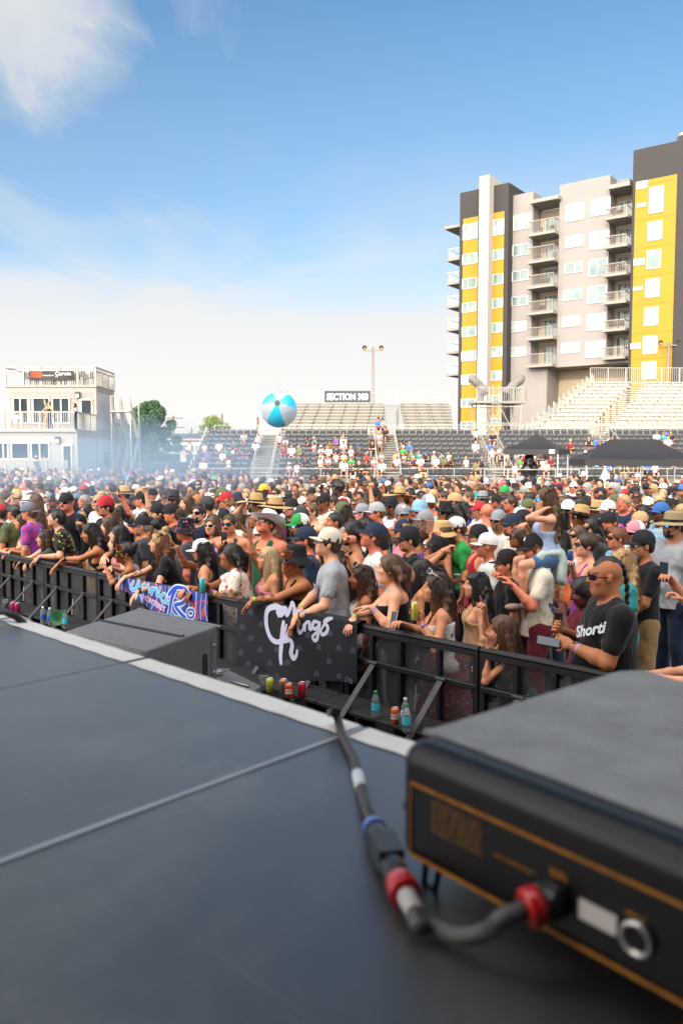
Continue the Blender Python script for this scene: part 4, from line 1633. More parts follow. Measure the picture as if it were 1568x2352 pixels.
# ------------------------------------------------------------------ drinks on the barrier step
def build_drinks():
 clear = mat('pet_plastic', (.75, .85, .88), .05, trans=.85, spec=.5, var=.02)
 MATS['pet_plastic'].node_tree.nodes['Principled BSDF'].inputs['IOR'].default_value = 1.2
 wht = mat('label_white', srgb('e6e6e2'), .5)
 def bottle(u, v, lab, capc, label, group='water bottles on the barrier steps', h=.215):
  p = at_z(u, v, .49)
  r = empty('water_bottle', p, rnd.random() * 6, label, 'bottle', group)
  k = h / .215
  mb = MB()
  mb.lathe([(.024 * k, 0), (.031 * k, .006), (.032 * k, .03), (.0305 * k, .05), (.032 * k, .06), (.032 * k, .13), (.0305 * k, .14), (.03 * k, .15), (.022 * k, .175), (.0125 * k, .19), (.012 * k, .2)], 18)
  mb.build('bottle_body', clear, r, True)
  mb = MB()
  mb.lathe([(.0327 * k, .062), (.0329 * k, .066), (.0329 * k, .118), (.0327 * k, .122)], 18)
  mb.build('label_wrap', mat('label_' + lab, srgb(lab), .4, var=.2, scale=40), r, True)
  mb = MB()
  mb.lathe([(.0138 * k, .196), (.0142 * k, .198), (.0142 * k, .213), (.012 * k, .216)], 14)
  mb.build('screw_cap', mat('cap_' + capc, srgb(capc), .4), r, True)
  return r
 def can(u, v, colr, label, h=.122, words=None, z=.49, group='drink cans on the barrier steps', p=None, rz=None):
  p = at_z(u, v, z) if p is None else p
  r = empty('drink_can', p, -.2 if rz is None else rz, label, 'can', group)
  k = h / .122
  rr = .033 if h < .14 else .029
  mb = MB()
  mb.lathe([(rr * .75, 0), (rr, .008), (rr, h - .014), (rr * .82, h - .003)], 20)
  mb.build('can_body', mat('can_' + colr, srgb(colr), .3, .35, var=.15, scale=50), r, True)
  mb = MB()
  mb.lathe([(rr * .84, h - .004), (rr * .84, h), (rr * .78, h), (rr * .74, h - .005)], 20)
  mb.build('can_lid', mat('alu_lid', (.6, .6, .62), .3, .9), r, True)
  if words:
   me = text_mesh(words, .023, .0004, .0008)
   for v_ in me.vertices:      # wrap round the can
    a = v_.co.x / rr
    rad = rr + .0012 + v_.co.z
    v_.co = Vector((math.sin(a) * rad, -math.cos(a) * rad, v_.co.y + h * .5))
   me.materials.clear()
   me.materials.append(wht)
   obj('lettering', me, r)
  return r
 def cup(u, v, label, z=.49, p=None, fill=None, tilt=None):
  p = at_z(u, v, z) if p is None else p
  r = empty('plastic_cup', p, 0, label, 'cup', 'clear plastic cups')
  mb = MB()
  mb.lathe([(.028, 0), (.030, .002), (.042, .115), (.0435, .118), (.041, .115), (.029, .004)], 20)
  mb.build('cup_body', clear, r, True)
  if fill:
   mb = MB()
   mb.lathe([(.0285, .004), (.034, .06)], 18)
   mb.build('drink', mat('drink_' + fill, srgb(fill), .2), r, True)
  return r
 bottle(862, 1650, '3fb6c6', '1f8a4a', 'water bottle with teal label and green cap standing alone right of the dark banner')
 bottle(933, 1683, '3fb6c6', '1f8a4a', 'front water bottle with teal label and green cap beside the orange can')
 bottle(930, 1668, 'c9d3d6', 'b8bcc0', 'water bottle with pale label and grey cap just behind the teal labelled one')
 can(907, 1662, 'd2632f', 'orange can standing between the two groups of water bottles', words='LONG\nDRINK')
 bottle(100, 1434, '2a5fb0', 'e8e8e8', 'left one of two blue labelled water bottles by the barrier brace')
 bottle(116, 1437, '2a5fb0', 'e8e8e8', 'right one of two blue labelled water bottles by the barrier brace')
 bottle(151, 1444, '3fb6c6', '1f8a4a', 'green capped water bottle behind the brace left of the strapped loudspeaker')
 can(31, 1404, 'a82468', 'pink can at the far left, the left one of the pair')
 can(41, 1406, 'a82468', 'pink can at the far left, the right one of the pair')
 cup(13, 1398, 'clear plastic cup of dark drink left of the pink cans', fill='5a1a1a')
 cup(606, 1584, 'clear empty plastic cup under the dark banner, leftmost')
 can(620, 1590, 'b8b84a', 'yellow green can under the dark banner beside the empty cup')
 can(651, 1592, 'd2763f', 'orange can inside a clear cup under the dark banner')
 can(664, 1603, 'd2531f', 'orange can in front of the cupped can under the dark banner', words='LONG\nDRINK')
 cup(650, 1596, 'clear plastic cup holding an orange can under the dark banner')
 can(693, 1600, 'b02838', 'red can half hidden behind the barrier brace')
 cup(926, 1676, 'clear plastic cup tucked behind the teal labelled bottle')
 # green lid or frisbee leaning
 mb = MB()
 p = at_z(130, 1440, .49)
 mb.lathe([(.0, 0), (.075, .002), (.09, .012), (.092, .012), (.078, -.002)], 24, p + Vector((0, .05, .1)), Matrix.Rotation(R(75), 4, 'X') @ Matrix.Rotation(R(20), 4, 'Y'))
 tag(mb.build('flying_disc', mat('disc_green', srgb('3f7a52'), .5), None, True), 'green disc leaning on the barrier beside the blue labelled bottles', 'disc')
 return can, cup
# ------------------------------------------------------------------ pit loudspeakers
def quad_prism(mb, P, z0, z1, bev=.0, mi=0):
 mb.prism([(p[0], p[1]) for p in P], z0, z1, mi)
def build_pit_speakers():
 grey = mat('speaker_grey', (.145, .148, .15), .62, var=.15, scale=30, bmp=.5, bscale=260)
 dark = mat('speaker_dark', (.02, .02, .022), .5, var=.2)
 alu = mat('rig_alu', (.55, .55, .56), .4, .7)
 zt = 1.25
 P = [at_z(314, 1398, zt), at_z(498, 1438, zt), at_z(339, 1494, zt), at_z(150, 1449, zt)]
 c = sum(P, Vector()) / 4
 root = empty('loudspeaker', (c.x, c.y, 0), 0, 'grey trapezoid loudspeaker with dark webbing strapped over its top standing in the pit', 'loudspeaker')
 Q = [p - Vector((c.x, c.y, 0)) for p in P]
 ccw = [Q[3], Q[2], Q[1], Q[0]]
 mb = MB()
 mb.prism([(p.x, p.y) for p in ccw], .6, zt)
 o = mb.build('cabinet', grey, root)
 bv = o.modifiers.new('b', 'BEVEL'); bv.width = .015; bv.segments = 3
 # front roll, nearer the stage
 a, b_ = Q[3], Q[2]
 n = Vector((b_.y - a.y, a.x - b_.x, 0)).normalized()
 mb = MB()
 mb.tube([a + n * .03 + Vector((0, 0, -.045)), b_ + n * .03 + Vector((0, 0, -.045))], .04, 14)
 mb.build('front_roll', grey, root, True)
 mb = MB()
 lower = [(q.x * 1.02, q.y * 1.02) for q in ccw]
 mb.prism(lower, .0, .58)
 mb.build('lower_cabinet', dark, root)
 # rigging along the far edge and the right side
 mb = MB()
 for i in range(46):
  t = i / 45
  p = Q[0].lerp(Q[1], t)
  mb.box((p.x + .012, p.y + .018, zt - .006), (.012, .02, .012), Matrix.Rotation(-.7, 4, 'Z'))
 mb.build('rigging_strip', alu, root)
 sd = (Q[1] - Q[2]).normalized()
 sn = Vector((sd.y, -sd.x, 0))
 Ms = Matrix((sd, Vector((0, 0, 1)), sn)).transposed().to_4x4()
 sl = (Q[1] - Q[2]).length
 for (t, zz, w, h_) in ((.80, .98, .06, .2), (.22, .86, .16, .12), (.93, .95, .05, .5)):
  mb = MB()
  p = Q[2] + sd * (sl * t)
  p.z = zz
  pr = [(math.copysign(abs(math.cos(x)) ** .5, math.cos(x)) * w / 2, math.copysign(abs(math.sin(x)) ** .5, math.sin(x)) * h_ / 2) for x in np.linspace(0, 2 * math.pi, 21)[:-1]]
  T = Matrix.Translation(p + sn * .002) @ Ms
  mb.prism(pr, -.004, .004 if w < .055 and t < .9 else .004, T=T)
  mb.build('port' if t < .9 else 'rigging_plate', dark if t < .9 else grey, root)
 mb = MB()
 for zz in (.75, .92, 1.12):
  p = Q[2] + sd * (sl * .935)
  p.z = zz
  mb.lathe([(.012, 0), (.012, .008), (.006, .01)], 10, p + sn * .006, Ms)
 mb.build('pin', alu, root, True)
 # webbing strap
 w1, w2 = at_z(224, 1424, zt), at_z(419, 1463, zt)
 st = MB()
 pts = [w1 - Vector((c.x, c.y, 0)), w2 - Vector((c.x, c.y, 0))]
 d = (pts[1] - pts[0]).normalized()
 mid = pts[0].lerp(pts[1], .5)
 st.bar(pts[0] + Vector((0, 0, .004)) - d * .0, pts[1] + Vector((0, 0, .004)) + d * .0, .04, .003)
 # over the right edge down to the ratchet, hugging the side
 e1 = pts[1] + d * .002
 p2 = at_z(497, 1545, .82) - Vector((c.x, c.y, 0))
 st.bar(e1, p2, .04, .003, up=sn)
 e0 = pts[0] - d * .01
 st.bar(e0, Vector((e0.x - .03, e0.y + .01, .62)), .04, .003, up=(1, 0, 0))
 st.build('strap', mat('webbing_navy', (.012, .018, .032), .8, bmp=.4, bscale=300), root)
 mb = MB()
 mb.box(p2 + Vector((0, 0, .0)), (.09, .06, .03), Matrix.Rotation(.6, 4, 'Z'), bev=.005)
 for s in (-1, 1):
  mb.tube([p2 + Vector((.02, .03 * s, .01)), p2 + Vector((.1, .03 * s - .03, .03))], .006, 6)
 mb.build('ratchet', alu, root)
 # flat low fill speaker right of it
 P = [at_z(430, 1530, .8), at_z(520, 1535, .8), at_z(600, 1575, .8), at_z(560, 1600, .8), at_z(480, 1590, .8)]
 c = sum(P, Vector()) / 5
 r2 = empty('loudspeaker', (c.x, c.y, 0), 0, 'low grey loudspeaker with a handle on top between the strapped one and the dark banner', 'loudspeaker')
 mb = MB()
 pp = [(p.x - c.x, p.y - c.y) for p in P]
 ar = sum(pp[i][0] * pp[(i + 1) % 5][1] - pp[(i + 1) % 5][0] * pp[i][1] for i in range(5))
 mb.prism(pp if ar > 0 else pp[::-1], .5, .8)
 o = mb.build('cabinet', grey, r2)
 bv = o.modifiers.new('b', 'BEVEL'); bv.width = .01; bv.segments = 2
 mb = MB()
 mb.prism([(x * .9, y * .9) for x, y in (pp if ar > 0 else pp[::-1])], 0, .5)
 mb.build('lower_cabinet', dark, r2)
 mb = MB()
 h1, h2 = at_z(530, 1568, .8), at_z(570, 1578, .8)
 q = Vector((c.x, c.y, 0))
 mb.tube([h1 - q, h1 - q + Vector((.01, -.02, .012)), h2 - q + Vector((.01, -.02, .012)), h2 - q], .008, 8)
 mb.build('handle', alu, r2, True)
 # small monitor at the far left of the pit
 P = [at_z(-60, 1400, 1.0), at_z(20, 1400, 1.0), at_z(76, 1422, 1.0), at_z(40, 1450, 1.0), at_z(-60, 1440, 1.0)]
 c = sum(P, Vector()) / 5
 r3 = empty('loudspeaker', (c.x, c.y, 0), 0, 'low grey loudspeaker at the far left of the pit with a black cable over it', 'loudspeaker')
 pp = [(p.x - c.x, p.y - c.y) for p in P][::-1]
 mb = MB()
 mb.prism(pp, .0, 1.0)
 o = mb.build('cabinet', grey, r3)
 bv = o.modifiers.new('b', 'BEVEL'); bv.width = .015; bv.segments = 2
 mb = MB()
 pts = [at_z(u, v, z) for u, v, z in ((-30, 1402, 2.12), (-5, 1400, 2.16), (20, 1406, 2.17), (45, 1418, 2.13), (62, 1437, 2.0))]
 pts = [at_z(u, v, DZ + .01 + h) for u, v, h in ((-60, 1412, 0.0), (-20, 1405, .012), (10, 1404, .016), (38, 1416, .006), (55, 1432, -.01), (62, 1450, -.06))]
 mb.tube(pts, .009, 10)
 tag(mb.build('cable', mat('cable_black', (.015, .015, .017), .5), None, True), 'thick black cable lying over the far left edge of the stage', 'cable')
# ------------------------------------------------------------------ floor monitor and power cable in the foreground
def build_monitor():
 black = mat('monitor_black', (.0045, .0045, .0055), .28, var=.2, bmp=.12, bscale=400, spec=.3)
 top_m = mat('monitor_top', (.34, .345, .345), .65, var=.22, scale=18, bmp=.8, bscale=350)
 gold = mat('monitor_gold', (.42, .17, .018), .5, .1, var=.35, scale=60)
 z0, zt = DZ + .022, DZ + .137
 A = at_z(910, 1696, zt)            # rear left corner on top
 base = Vector((.221 - .074, .56 - .72, 0)).normalized()
 # right end of the rear panel from the top edge ridge in the photo
 Bp = at_z(1568, 1960, zt + .0)
 ax = (Bp - A)
 ax.z = 0
 ax.normalize()
 nrm = Vector((ax.y, -ax.x, 0))      # rear panel faces this way (towards the camera)
 root = empty('stage_monitor', (A.x, A.y, DZ), math.atan2(ax.y, ax.x), 'black floor monitor with gold lined rear panel and grey top on the stage deck', 'stage monitor')
 def loc(p):
  q = Vector(p) - Vector((A.x, A.y, DZ))
  return Vector((q.dot(ax), -q.dot(nrm), q.z))
 H = zt - DZ
 far = [loc(at_z(u, v, zt)) for u, v in ((975, 1672), (1151, 1622), (1276, 1560), (1391, 1538), (1480, 1541), (1600, 1580))]
 w = .62
 poly = [(0, 0), (w, 0), (w, .3)] + [(max(p.x, .004), p.y) for p in far[::-1] if p.x < w - .02]
 mb = MB()
 mb.prism(poly, .022, H)
 o = mb.build('cabinet', black, root)
 o.data.materials.append(top_m)
 bv = o.modifiers.new('b', 'BEVEL'); bv.width = .020; bv.segments = 8; bv.limit_method = 'ANGLE'
 # textured top sheet, inset from the rounded rear edge
 mb = MB()
 cx, cy = sum(p[0] for p in poly) / len(poly), sum(p[1] for p in poly) / len(poly)
 tp = []
 for x, y in poly:
  tp.append((x, max(y, .034)) if y < .03 else (x + (cx - x) * .012, y + (cy - y) * .012))
 mb.prism(tp, H - .004, H + .0025)
 o = mb.build('top_cover', top_m, root)
 bv = o.modifiers.new('b', 'BEVEL'); bv.width = .002; bv.segments = 2
 # left end rounded cheek with bolts
 mb = MB()
 mb.tube([(-.004, .03, .06), (-.016, .03, .06)], .006, 10)
 mb.build('end_plate', black, root)
 mb = MB()
 for x in (.03,):
  mb.tube([(x - .01, .02, .024), (x - .008, .016, .001), (x + .006, .016, .001), (x + .008, .02, .024)], .003, 8)
 mb.build('foot', mat('rubber', (.01, .01, .01), .8), root, True)
 # rear panel marks, in panel coordinates (x, z) found by ray intersection with the panel plane
 pl = lambda u, v: (lambda p: (loc(p).x, loc(p).z))(at_plane(u, v, Vector((A.x, A.y, 0)) + nrm * .001, nrm))
 mb = MB()
 p1, p2 = pl(955, 1786), pl(1568, 2104)
 zhi = (p1[1] + p2[1]) / 2
 q1, q2 = pl(950, 1941), pl(1568, 2338)
 zlo = (q1[1] + q2[1]) / 2
 for z in (zhi, zlo):
  mb.box((.02 + .29, -.0012, z), (.58, .0014, .0026))
 mb.box((.021, -.0012, (zhi + zlo) / 2), (.0012, .0014, zhi - zlo))
 mb.build('gold_line', gold, root)
 lm = mat('monitor_print', (.16, .075, .02), .6, var=.5, scale=90)
 x0, z1 = pl(990, 1850)
 x1, _ = pl(1105, 1900)
 def block(u0, v0, u1, v1, rows, name='printed_text', m=lm):
  (xa, za), (xb, zb) = pl(u0, v0), pl(u1, v1)
  mbx = MB()
  n = rows
  for i in range(n):
   z = za + (zb - za) * (i + .5) / n
   x = xa
   rr = random.Random(i * 7 + int(u0))
   while x < xb:
    ln = min(rr.uniform(.004, .012), xb - x)
    mbx.box((x + ln / 2, -.0006, z), (ln, .001, abs(zb - za) / n * .5))
    x += ln + .0016
  mbx.build(name, m, root)
 block(990, 1835, 1105, 2030 - 60, 9)
 block(1135, 1960, 1225, 2010, 3, m=gold)
 block(1262, 1990, 1300, 2030, 2, m=gold)
 block(1435, 2090, 1480, 2120, 2, m=gold)
 mb = MB()
 (xa, za), (xb, zb) = pl(1330, 2075), pl(1415, 2120)
 _, zc = pl(1330, 2110)
 mb.box(((xa + xb) / 2, -.001, (za + zb) / 2 - .003), (abs(xb - xa), .0015, .0145))
 mb.build('sticker', mat('sticker_white', srgb('cfc6c0'), .6), root)
 mb = MB()
 xc, zc = pl(1463, 2155)
 mb.lathe([(.0088, -.002), (.0125, -.002), (.0125, .004), (.0092, .004), (.0088, -.002)], 28, (xc, -.001, zc), Matrix.Rotation(R(90), 4, 'X'), caps=False)
 mb.build('socket_ring', mat('nickel', (.5, .48, .46), .3, .85), root, True)
 mb = MB()
 mb.lathe([(.0005, 0), (.0086, 0), (.0086, .002), (.0005, .002)], 24, (xc, -.0005, zc), Matrix.Rotation(R(90), 4, 'X'))
 mb.build('socket_hole', mat('hole_black', (.003, .003, .003), .9), root)
 # ---- power cable with connectors
 grey = mat('cable_grey', (.05, .047, .045), .55, var=.25, scale=80)
 red = mat('ring_red', srgb('c0141e'), .3, coat=.4)
 blue = mat('ring_blue', srgb('5a7fd0'), .35, coat=.3)
 blk = mat('connector_black', (.02, .02, .022), .4)
 lab = mat('cable_label', srgb('c9d4dc'), .4)
 P = [at_z(u, v, DZ + h) for u, v, h in ((764, 1634, .03), (775, 1648, .012), (785, 1690, .007), (812, 1740, .007), (826, 1800, .007), (838, 1850, .008), (858, 1900, .012))]
 mb = MB()
 P = [P[0] + Vector((-.004, .03, -.012))] + P
 mb.tube(P, .0062, 12)
 c = mb.build('power_cable', grey, None, True)
 tag(c, 'grey power cable with blue and red ringed connectors running over the stage to the monitor', 'power cable')
 a, b_ = P[-1], at_z(940, 2072, DZ + .018)
 d = (b_ - a)
 l = d.length
 dn = d.normalized()
 def seg(t0, t1, r0, r1, m, name, n=18):
  q = MB()
  q.tube([a + d * t0, a + d * (t0 + .06 * (t1 - t0)), a + d * (t1 - .06 * (t1 - t0)), a + d * t1], [r0 * .93, r0, r1, r1 * .93], n)
  return q.build(name, m, c, True)
 seg(-.02, .06, .0115, .0130, blue, 'blue_ring')
 seg(.08, .3, .0115, .0120, blk, 'connector_body')
 q = MB()
 q.bar(a + d * .26 + Vector((0, 0, .003)), a + d * .56 + Vector((0, 0, .003)), .0245, .022)
 q.build('coupler', mat('coupler_grey', (.035, .04, .045), .5), c)
 seg(.5, .76, .0125, .0128, blk, 'connector_body')
 seg(.76, .92, .0135, .0145, red, 'red_ring', 24)
 seg(.93, 1.12, .0088, .008, mat('sleeve_white', srgb('b9b5b2'), .5), 'cable_sleeve')
 seg2 = MB()
 t0 = (P[5] - P[6]).normalized()
 seg2.tube([P[6].lerp(P[5], .75), P[5], P[5].lerp(P[4], .35)], .0076, 12)
 seg2.build('cable_label', lab, c, True)
 # second run to the panel
 xin, zin = pl(1275, 2062)
 pin = Vector((A.x, A.y, DZ)) + ax * xin + Vector((0, 0, zin))
 out = pin + nrm * .024 - ax * .010 + Vector((0, 0, -.005))
 e = a + d * 1.08
 pts = [e, e + dn * .02 + Vector((0, 0, -.004)), at_z(985, 2122, DZ + .010), at_z(1050, 2150, DZ + .018), at_z(1120, 2138, DZ + .034), out + (out - pin).normalized() * .02, out]
 q = MB()
 # smooth
 sm = []
 for i in range(len(pts) - 1):
  p0, p1, p2, p3 = pts[max(i - 1, 0)], pts[i], pts[i + 1], pts[min(i + 2, len(pts) - 1)]
  for s in range(5):
   t = s / 5
   sm.append(.5 * ((2 * p1) + (p2 - p0) * t + (2 * p0 - 5 * p1 + 4 * p2 - p3) * t * t + (3 * p1 - p0 - 3 * p2 + p3) * t ** 3))
 sm.append(pts[-1])
 q.tube(sm, .0072, 12)
 q.build('short_lead', mat('cable_dark', (.075, .071, .068), .5), c, True)
 dd = pin - out
 q = MB()
 q.tube([out - dd * .05, out, out + dd * .40, out + dd * .5], [.0115, .0148, .0148, .0125], 24)
 q.build('red_ring', red, c, True)
 q = MB()
 q.tube([out + dd * .4, out + dd * .98], [.0130, .0135], 20)
 q.box(out + dd * .8, (.026, .022, .024), Matrix.Rotation(math.atan2(ax.y, ax.x), 4, 'Z'), bev=.004)
 q.build('plug_body', blk, c)
# ------------------------------------------------------------------ apartment building
def build_apartments():
 Pr = Vector((32.5, 83., 0))
 ex = Vector((.80, -.595, 0)).normalized()
 ey = Vector((.595, .80, 0)).normalized()
 rz = math.atan2(ex.y, ex.x)
 root = empty('apartment_building', Pr, rz, 'tall grey and mustard yellow apartment block with dark towers and balconies behind the bleachers', 'apartment building')
 def f(zx, zy, off=0.):
  u, v = 940.8 + .4 * zx, 282.2 + .4 * zy
  p = at_plane(u, v, Pr - ey * off, ey)
  return (p - Pr).dot(ex), p.z
 grey = mat('render_grey', srgb('87817e'), .85, var=.05, scale=.6)
 fing = mat('render_pale', srgb('a59e96'), .85, var=.04)
 dark = mat('render_dark', srgb('332f2f'), .8, var=.1)
 yel = mat('panel_yellow', srgb('9c7600'), .65, var=.06, scale=.8)
 beige = mat('render_beige', srgb('ad9e86'), .85, var=.05)
 slab = mat('slab_grey', srgb('8d867e'), .8)
 glass_s = mat('window_sky', (.30, .35, .34), .08, .08, var=.5, scale=.45)  # greyer panes, sky reflection put into their colour
 frm = mat('window_frame', srgb('cac6c0'), .5)
 glass = mat('window_glass', (.17, .23, .22), .06, .08, var=.5, scale=.35)
 glass_w = mat('window_pale_reflection', (.50, .53, .52), .08, .08, var=.35, scale=.4)  # pale tone and mottle stand in for clouds mirrored in the glass
 rail = mat('rail_grey', srgb('8f8a84'), .5, .3)
 joint = mat('joint_dark', srgb('8a6410'), .8)
 DEP = 18.
 def block(name, x0, x1, z0, z1, y0, y1, m):
  mb = MB()
  mb.box(((x0 + x1) / 2, (y0 + y1) / 2, (z0 + z1) / 2), (abs(x1 - x0), y1 - y0, z1 - z0))
  return mb.build(name, m, root)
 def window(x0, x1, z0, z1, y, split=.5, g=None):
  mb = MB()
  t = .06
  for (cx, cz, w, h) in (((x0 + x1) / 2, z0, x1 - x0, t), ((x0 + x1) / 2, z1, x1 - x0, t), (x0, (z0 + z1) / 2, t, z1 - z0), (x1, (z0 + z1) / 2, t, z1 - z0)):
   mb.box((cx, y - .02, cz), (w + t, .08, h + (t if h > .1 else 0)))
  if split:
   xs = x0 + (x1 - x0) * split
   mb.box((xs, y - .021, (z0 + z1) / 2), (t, .07, z1 - z0))
  w = mb.build('window', frm, root)
  mb = MB()
  mb.box(((x0 + x1) / 2, y + .0, (z0 + z1) / 2), (x1 - x0, .03, z1 - z0))
  mb.build('pane', g or glass, w)
 def W(a, b, c, d, y, off, split=.5, g=None):
  x0, z1 = f(a, (c + d) / 2, off)[0], f((a + b) / 2, c, off)[1]
  x1, z0 = f(b, (c + d) / 2, off)[0], f((a + b) / 2, d, off)[1]
  window(x0, x1, z0, z1, y, split, g)
 X = lambda zx, zy, off=0: f(zx, zy, off)[0]
 Z = lambda zx, zy, off=0: f(zx, zy, off)[1]
 # left tower (stands 1.2 m proud)
 o = 1.2
 x0, x1 = X(283, 900, o), X(560, 900, o)
 zt = Z(430, 372, o)
 block('dark_tower', x0, x1, 0, zt, -o, DEP, dark)
 yo = o + .08
 ya0, ya1, yb0, yb1 = X(302, 900, yo), X(388, 900, yo), X(444, 900, yo), X(536, 900, yo)
 ztop = Z(430, 528, yo)
 for a, b in ((ya0, ya1), (yb0, yb1)):
  mb = MB()
  mb.box(((a + b) / 2, -yo / 2 - .3, ztop / 2), (b - a, yo - .6 + .0, ztop))
  mb.build('yellow_panel', yel, root)
 bands = [(580, 668), (752, 810), (893, 950), (1033, 1085), (1172, 1225), (1310, 1365), (1447, 1500), (1585, 1632), (1716, 1760)]
 for i, (c, d) in enumerate(bands):
  g = glass if i not in (5, 6, 0) else glass_s
  window(ya0 + .05, ya1 - .1, Z(345, d, yo), Z(345, c, yo), -yo - .02, .4, g)
  window(yb0 + .1, yb1 - .05, Z(495, d - 22, yo), Z(495, c - 22, yo), -yo - .02, .35, g)
 fo = 2.4
 fx0, fx1 = X(392, 900, fo), X(448, 900, fo)
 block('fin', fx0, fx1, 4.0, Z(425, 303, fo), -fo, -o + .2, fing)
 block('fin_groove', (fx0 + fx1) / 2 - .06, (fx0 + fx1) / 2 + .06, 4.0, Z(425, 305, fo) - .2, -fo - .004, -fo + .1, mat('groove', srgb('a39a86'), .8))
 block('fin_head', fx0 + .03, fx1 - .03, zt + .02, Z(425, 303, fo) - .05, -o + .2, 3.4, fing)
 # side balconies of the left tower
 for zy in (738, 878, 1015, 1150, 1285, 1415):
  z = Z(283, zy + 12, 0)
  block('balcony_slab', x0 - 3.2, x0, z - .3, z, 1.5, 6.5, slab)
  mb = MB()
  mb.box((x0 - 1.6, 1.6, z + 1.15), (3.2, .05, .06))
  mb.box((x0 - 3.15, 4, z + 1.15), (.05, 5, .06))
  for k in range(14):
   mb.box((x0 - 3.15 + k * .235, 1.6, z + .57), (.025, .025, 1.15))
  for k in range(14):
   mb.box((x0 - 3.15, 1.6 + k * .36, z + .57), (.025, .025, 1.15))
  mb.build('balcony_rail', mat('rail_glass', (.6, .65, .68), .2, .2), root)
 z = Z(283, 560, 0)
 block('roof_canopy', x0 - 3.4, x0, z - .35, z, 1.2, 7, slab)
 # grey facade one
 a0, a1 = X(560, 900), X(700, 900)
 zt1 = Z(640, 408)
 block('grey_facade', a0, a1 + .0, 0, zt1, 0, DEP - 1, grey)
 for (a, b, c, d) in ((597, 691, 527, 610), (592, 685, 700, 760), (588, 680, 850, 905), (584, 675, 998, 1048), (579, 668, 1143, 1197), (574, 664, 1290, 1340)):
  W(a, b, c, d, -.02, 0, .5, glass if c in (700, 850, 998) else glass_s)
 # recess one
 r1 = X(850, 900)
 block('recess_wall', a1, r1, Z(780, 1395), Z(780, 470), 2.2, DEP - 1, beige)
 block('recess_canopy', X(708, 450), X(870, 450), Z(790, 460), Z(790, 440), -.9, 2.4, slab)
 # facade two
 b0, b1 = r1, X(1136, 900)
 zb2 = Z(980, 1378)
 block('grey_facade', b0, b1, zb2, Z(1010, 327), 0, DEP - 1, grey)
 block('parapet', b1, b1 + 1.4, Z(1160, 372), Z(1010, 327) - .1, 2.0, 10, grey)
 for (a, b, c, d) in ((897, 1000, 465, 560), (893, 996, 650, 712), (889, 988, 805, 860), (882, 982, 960, 1015), (876, 976, 1112, 1168), (871, 973, 1264, 1320)):
  W(a, b, c, d, -.02, 0, .6, glass if c in (805, 960) else glass_s)
 for (a, b, c, d) in ((1040, 1147, 435, 528), (1034, 1140, 625, 722), (1030, 1131, 785, 878), (1022, 1125, 940, 1032), (1016, 1121, 1098, 1190), (1010, 1117, 1255, 1345)):
  W(a, b, c, d, -.02, 0, .47, glass if c in (785, 940) else glass_s)
 # recess two and right tower
 r2 = X(1262, 900)
 block('recess_wall', b1, r2, Z(1190, 1370), Z(1190, 370), 2.2, DEP - 1, beige)
 block('recess_canopy', X(1152, 370), r2, Z(1200, 385), Z(1200, 362), -.9, 2.4, slab)
 o2 = 1.0
 t0, t1 = X(1264, 900, o2), X(1530, 900, o2) + 2.2
 block('dark_tower', t0, t1, 0, Z(1420, 128, o2), -o2, DEP, dark)
 yo2 = o2 + .08
 p0, p1 = X(1280, 900, yo2), X(1515, 900, yo2)
 zyt = Z(1400, 320, yo2)
 mb = MB()
 mb.box(((p0 + p1) / 2, -yo2 / 2 - .3, zyt / 2), (p1 - p0, yo2 - .6, zyt))
 mb.build('yellow_panel', yel, root)
 wins = [(368, 515), (567, 672), (732, 835), (897, 1000), (1060, 1162), (1225, 1325), (1372, 1470)]
 for i, (c, d) in enumerate(wins):
  xm = 1414 - (c - 368) * .042
  W(xm - 38, xm + 38, c, d, -yo2 - .02, yo2, 0, glass if i == 2 else glass_w)
 mb = MB()
 for (c, d) in wins:
  z = Z(1400, c - 22, yo2)
  mb.box(((p0 + p1) / 2, -yo2 - .003, z), (p1 - p0, .01, .05))
 mb.build('panel_joint', joint, root)
 for (a, b, c, d) in ((1300, 1363, 335, 378), (1300, 1355, 462, 483), (1283, 1347, 780, 818), (1280, 1335, 942, 962), (1265, 1325, 1265, 1298)):
  xa, xb, za, zb = X(a, c, yo2), X(b, c, yo2), Z((a + b) / 2, d, yo2), Z((a + b) / 2, c, yo2)
  mb = MB()
  mb.box(((xa + xb) / 2, -yo2 - .03, (za + zb) / 2), (xb - xa, .06, zb - za))
  for k in range(4):
   mb.box(((xa + xb) / 2, -yo2 - .07, za + (zb - za) * (k + .5) / 4), (xb - xa - .1, .03, (zb - za) * .1))
  mb.build('vent', frm, root)
 # facade beyond the right tower
 c0 = t1
 block('grey_facade', c0, c0 + 12, Z(1545, 1340), Z(1560, 280), 0, DEP - 1, grey)
 block('dark_tower', c0 + 1, c0 + 12, 0, Z(1545, 1340), 3, DEP - 1, dark)
 for c in (710, 880, 1045, 1215):
  z = Z(1555, c)
  window(c0 + .9, c0 + 2.9, z - 1.6, z, -.02, .5, glass_w)
 mb = MB()
 zc = Z(1420, 128, o2)
 xc = X(1540, 80, 0)
 mb.lathe([(.75, 0), (.75, 1.5), (.95, 1.55), (.95, 1.85), (.3, 2.0)], 18, (xc, 3, zc))
 mb.build('roof_vent', mat('galv', (.55, .56, .58), .35, .8), root, True)
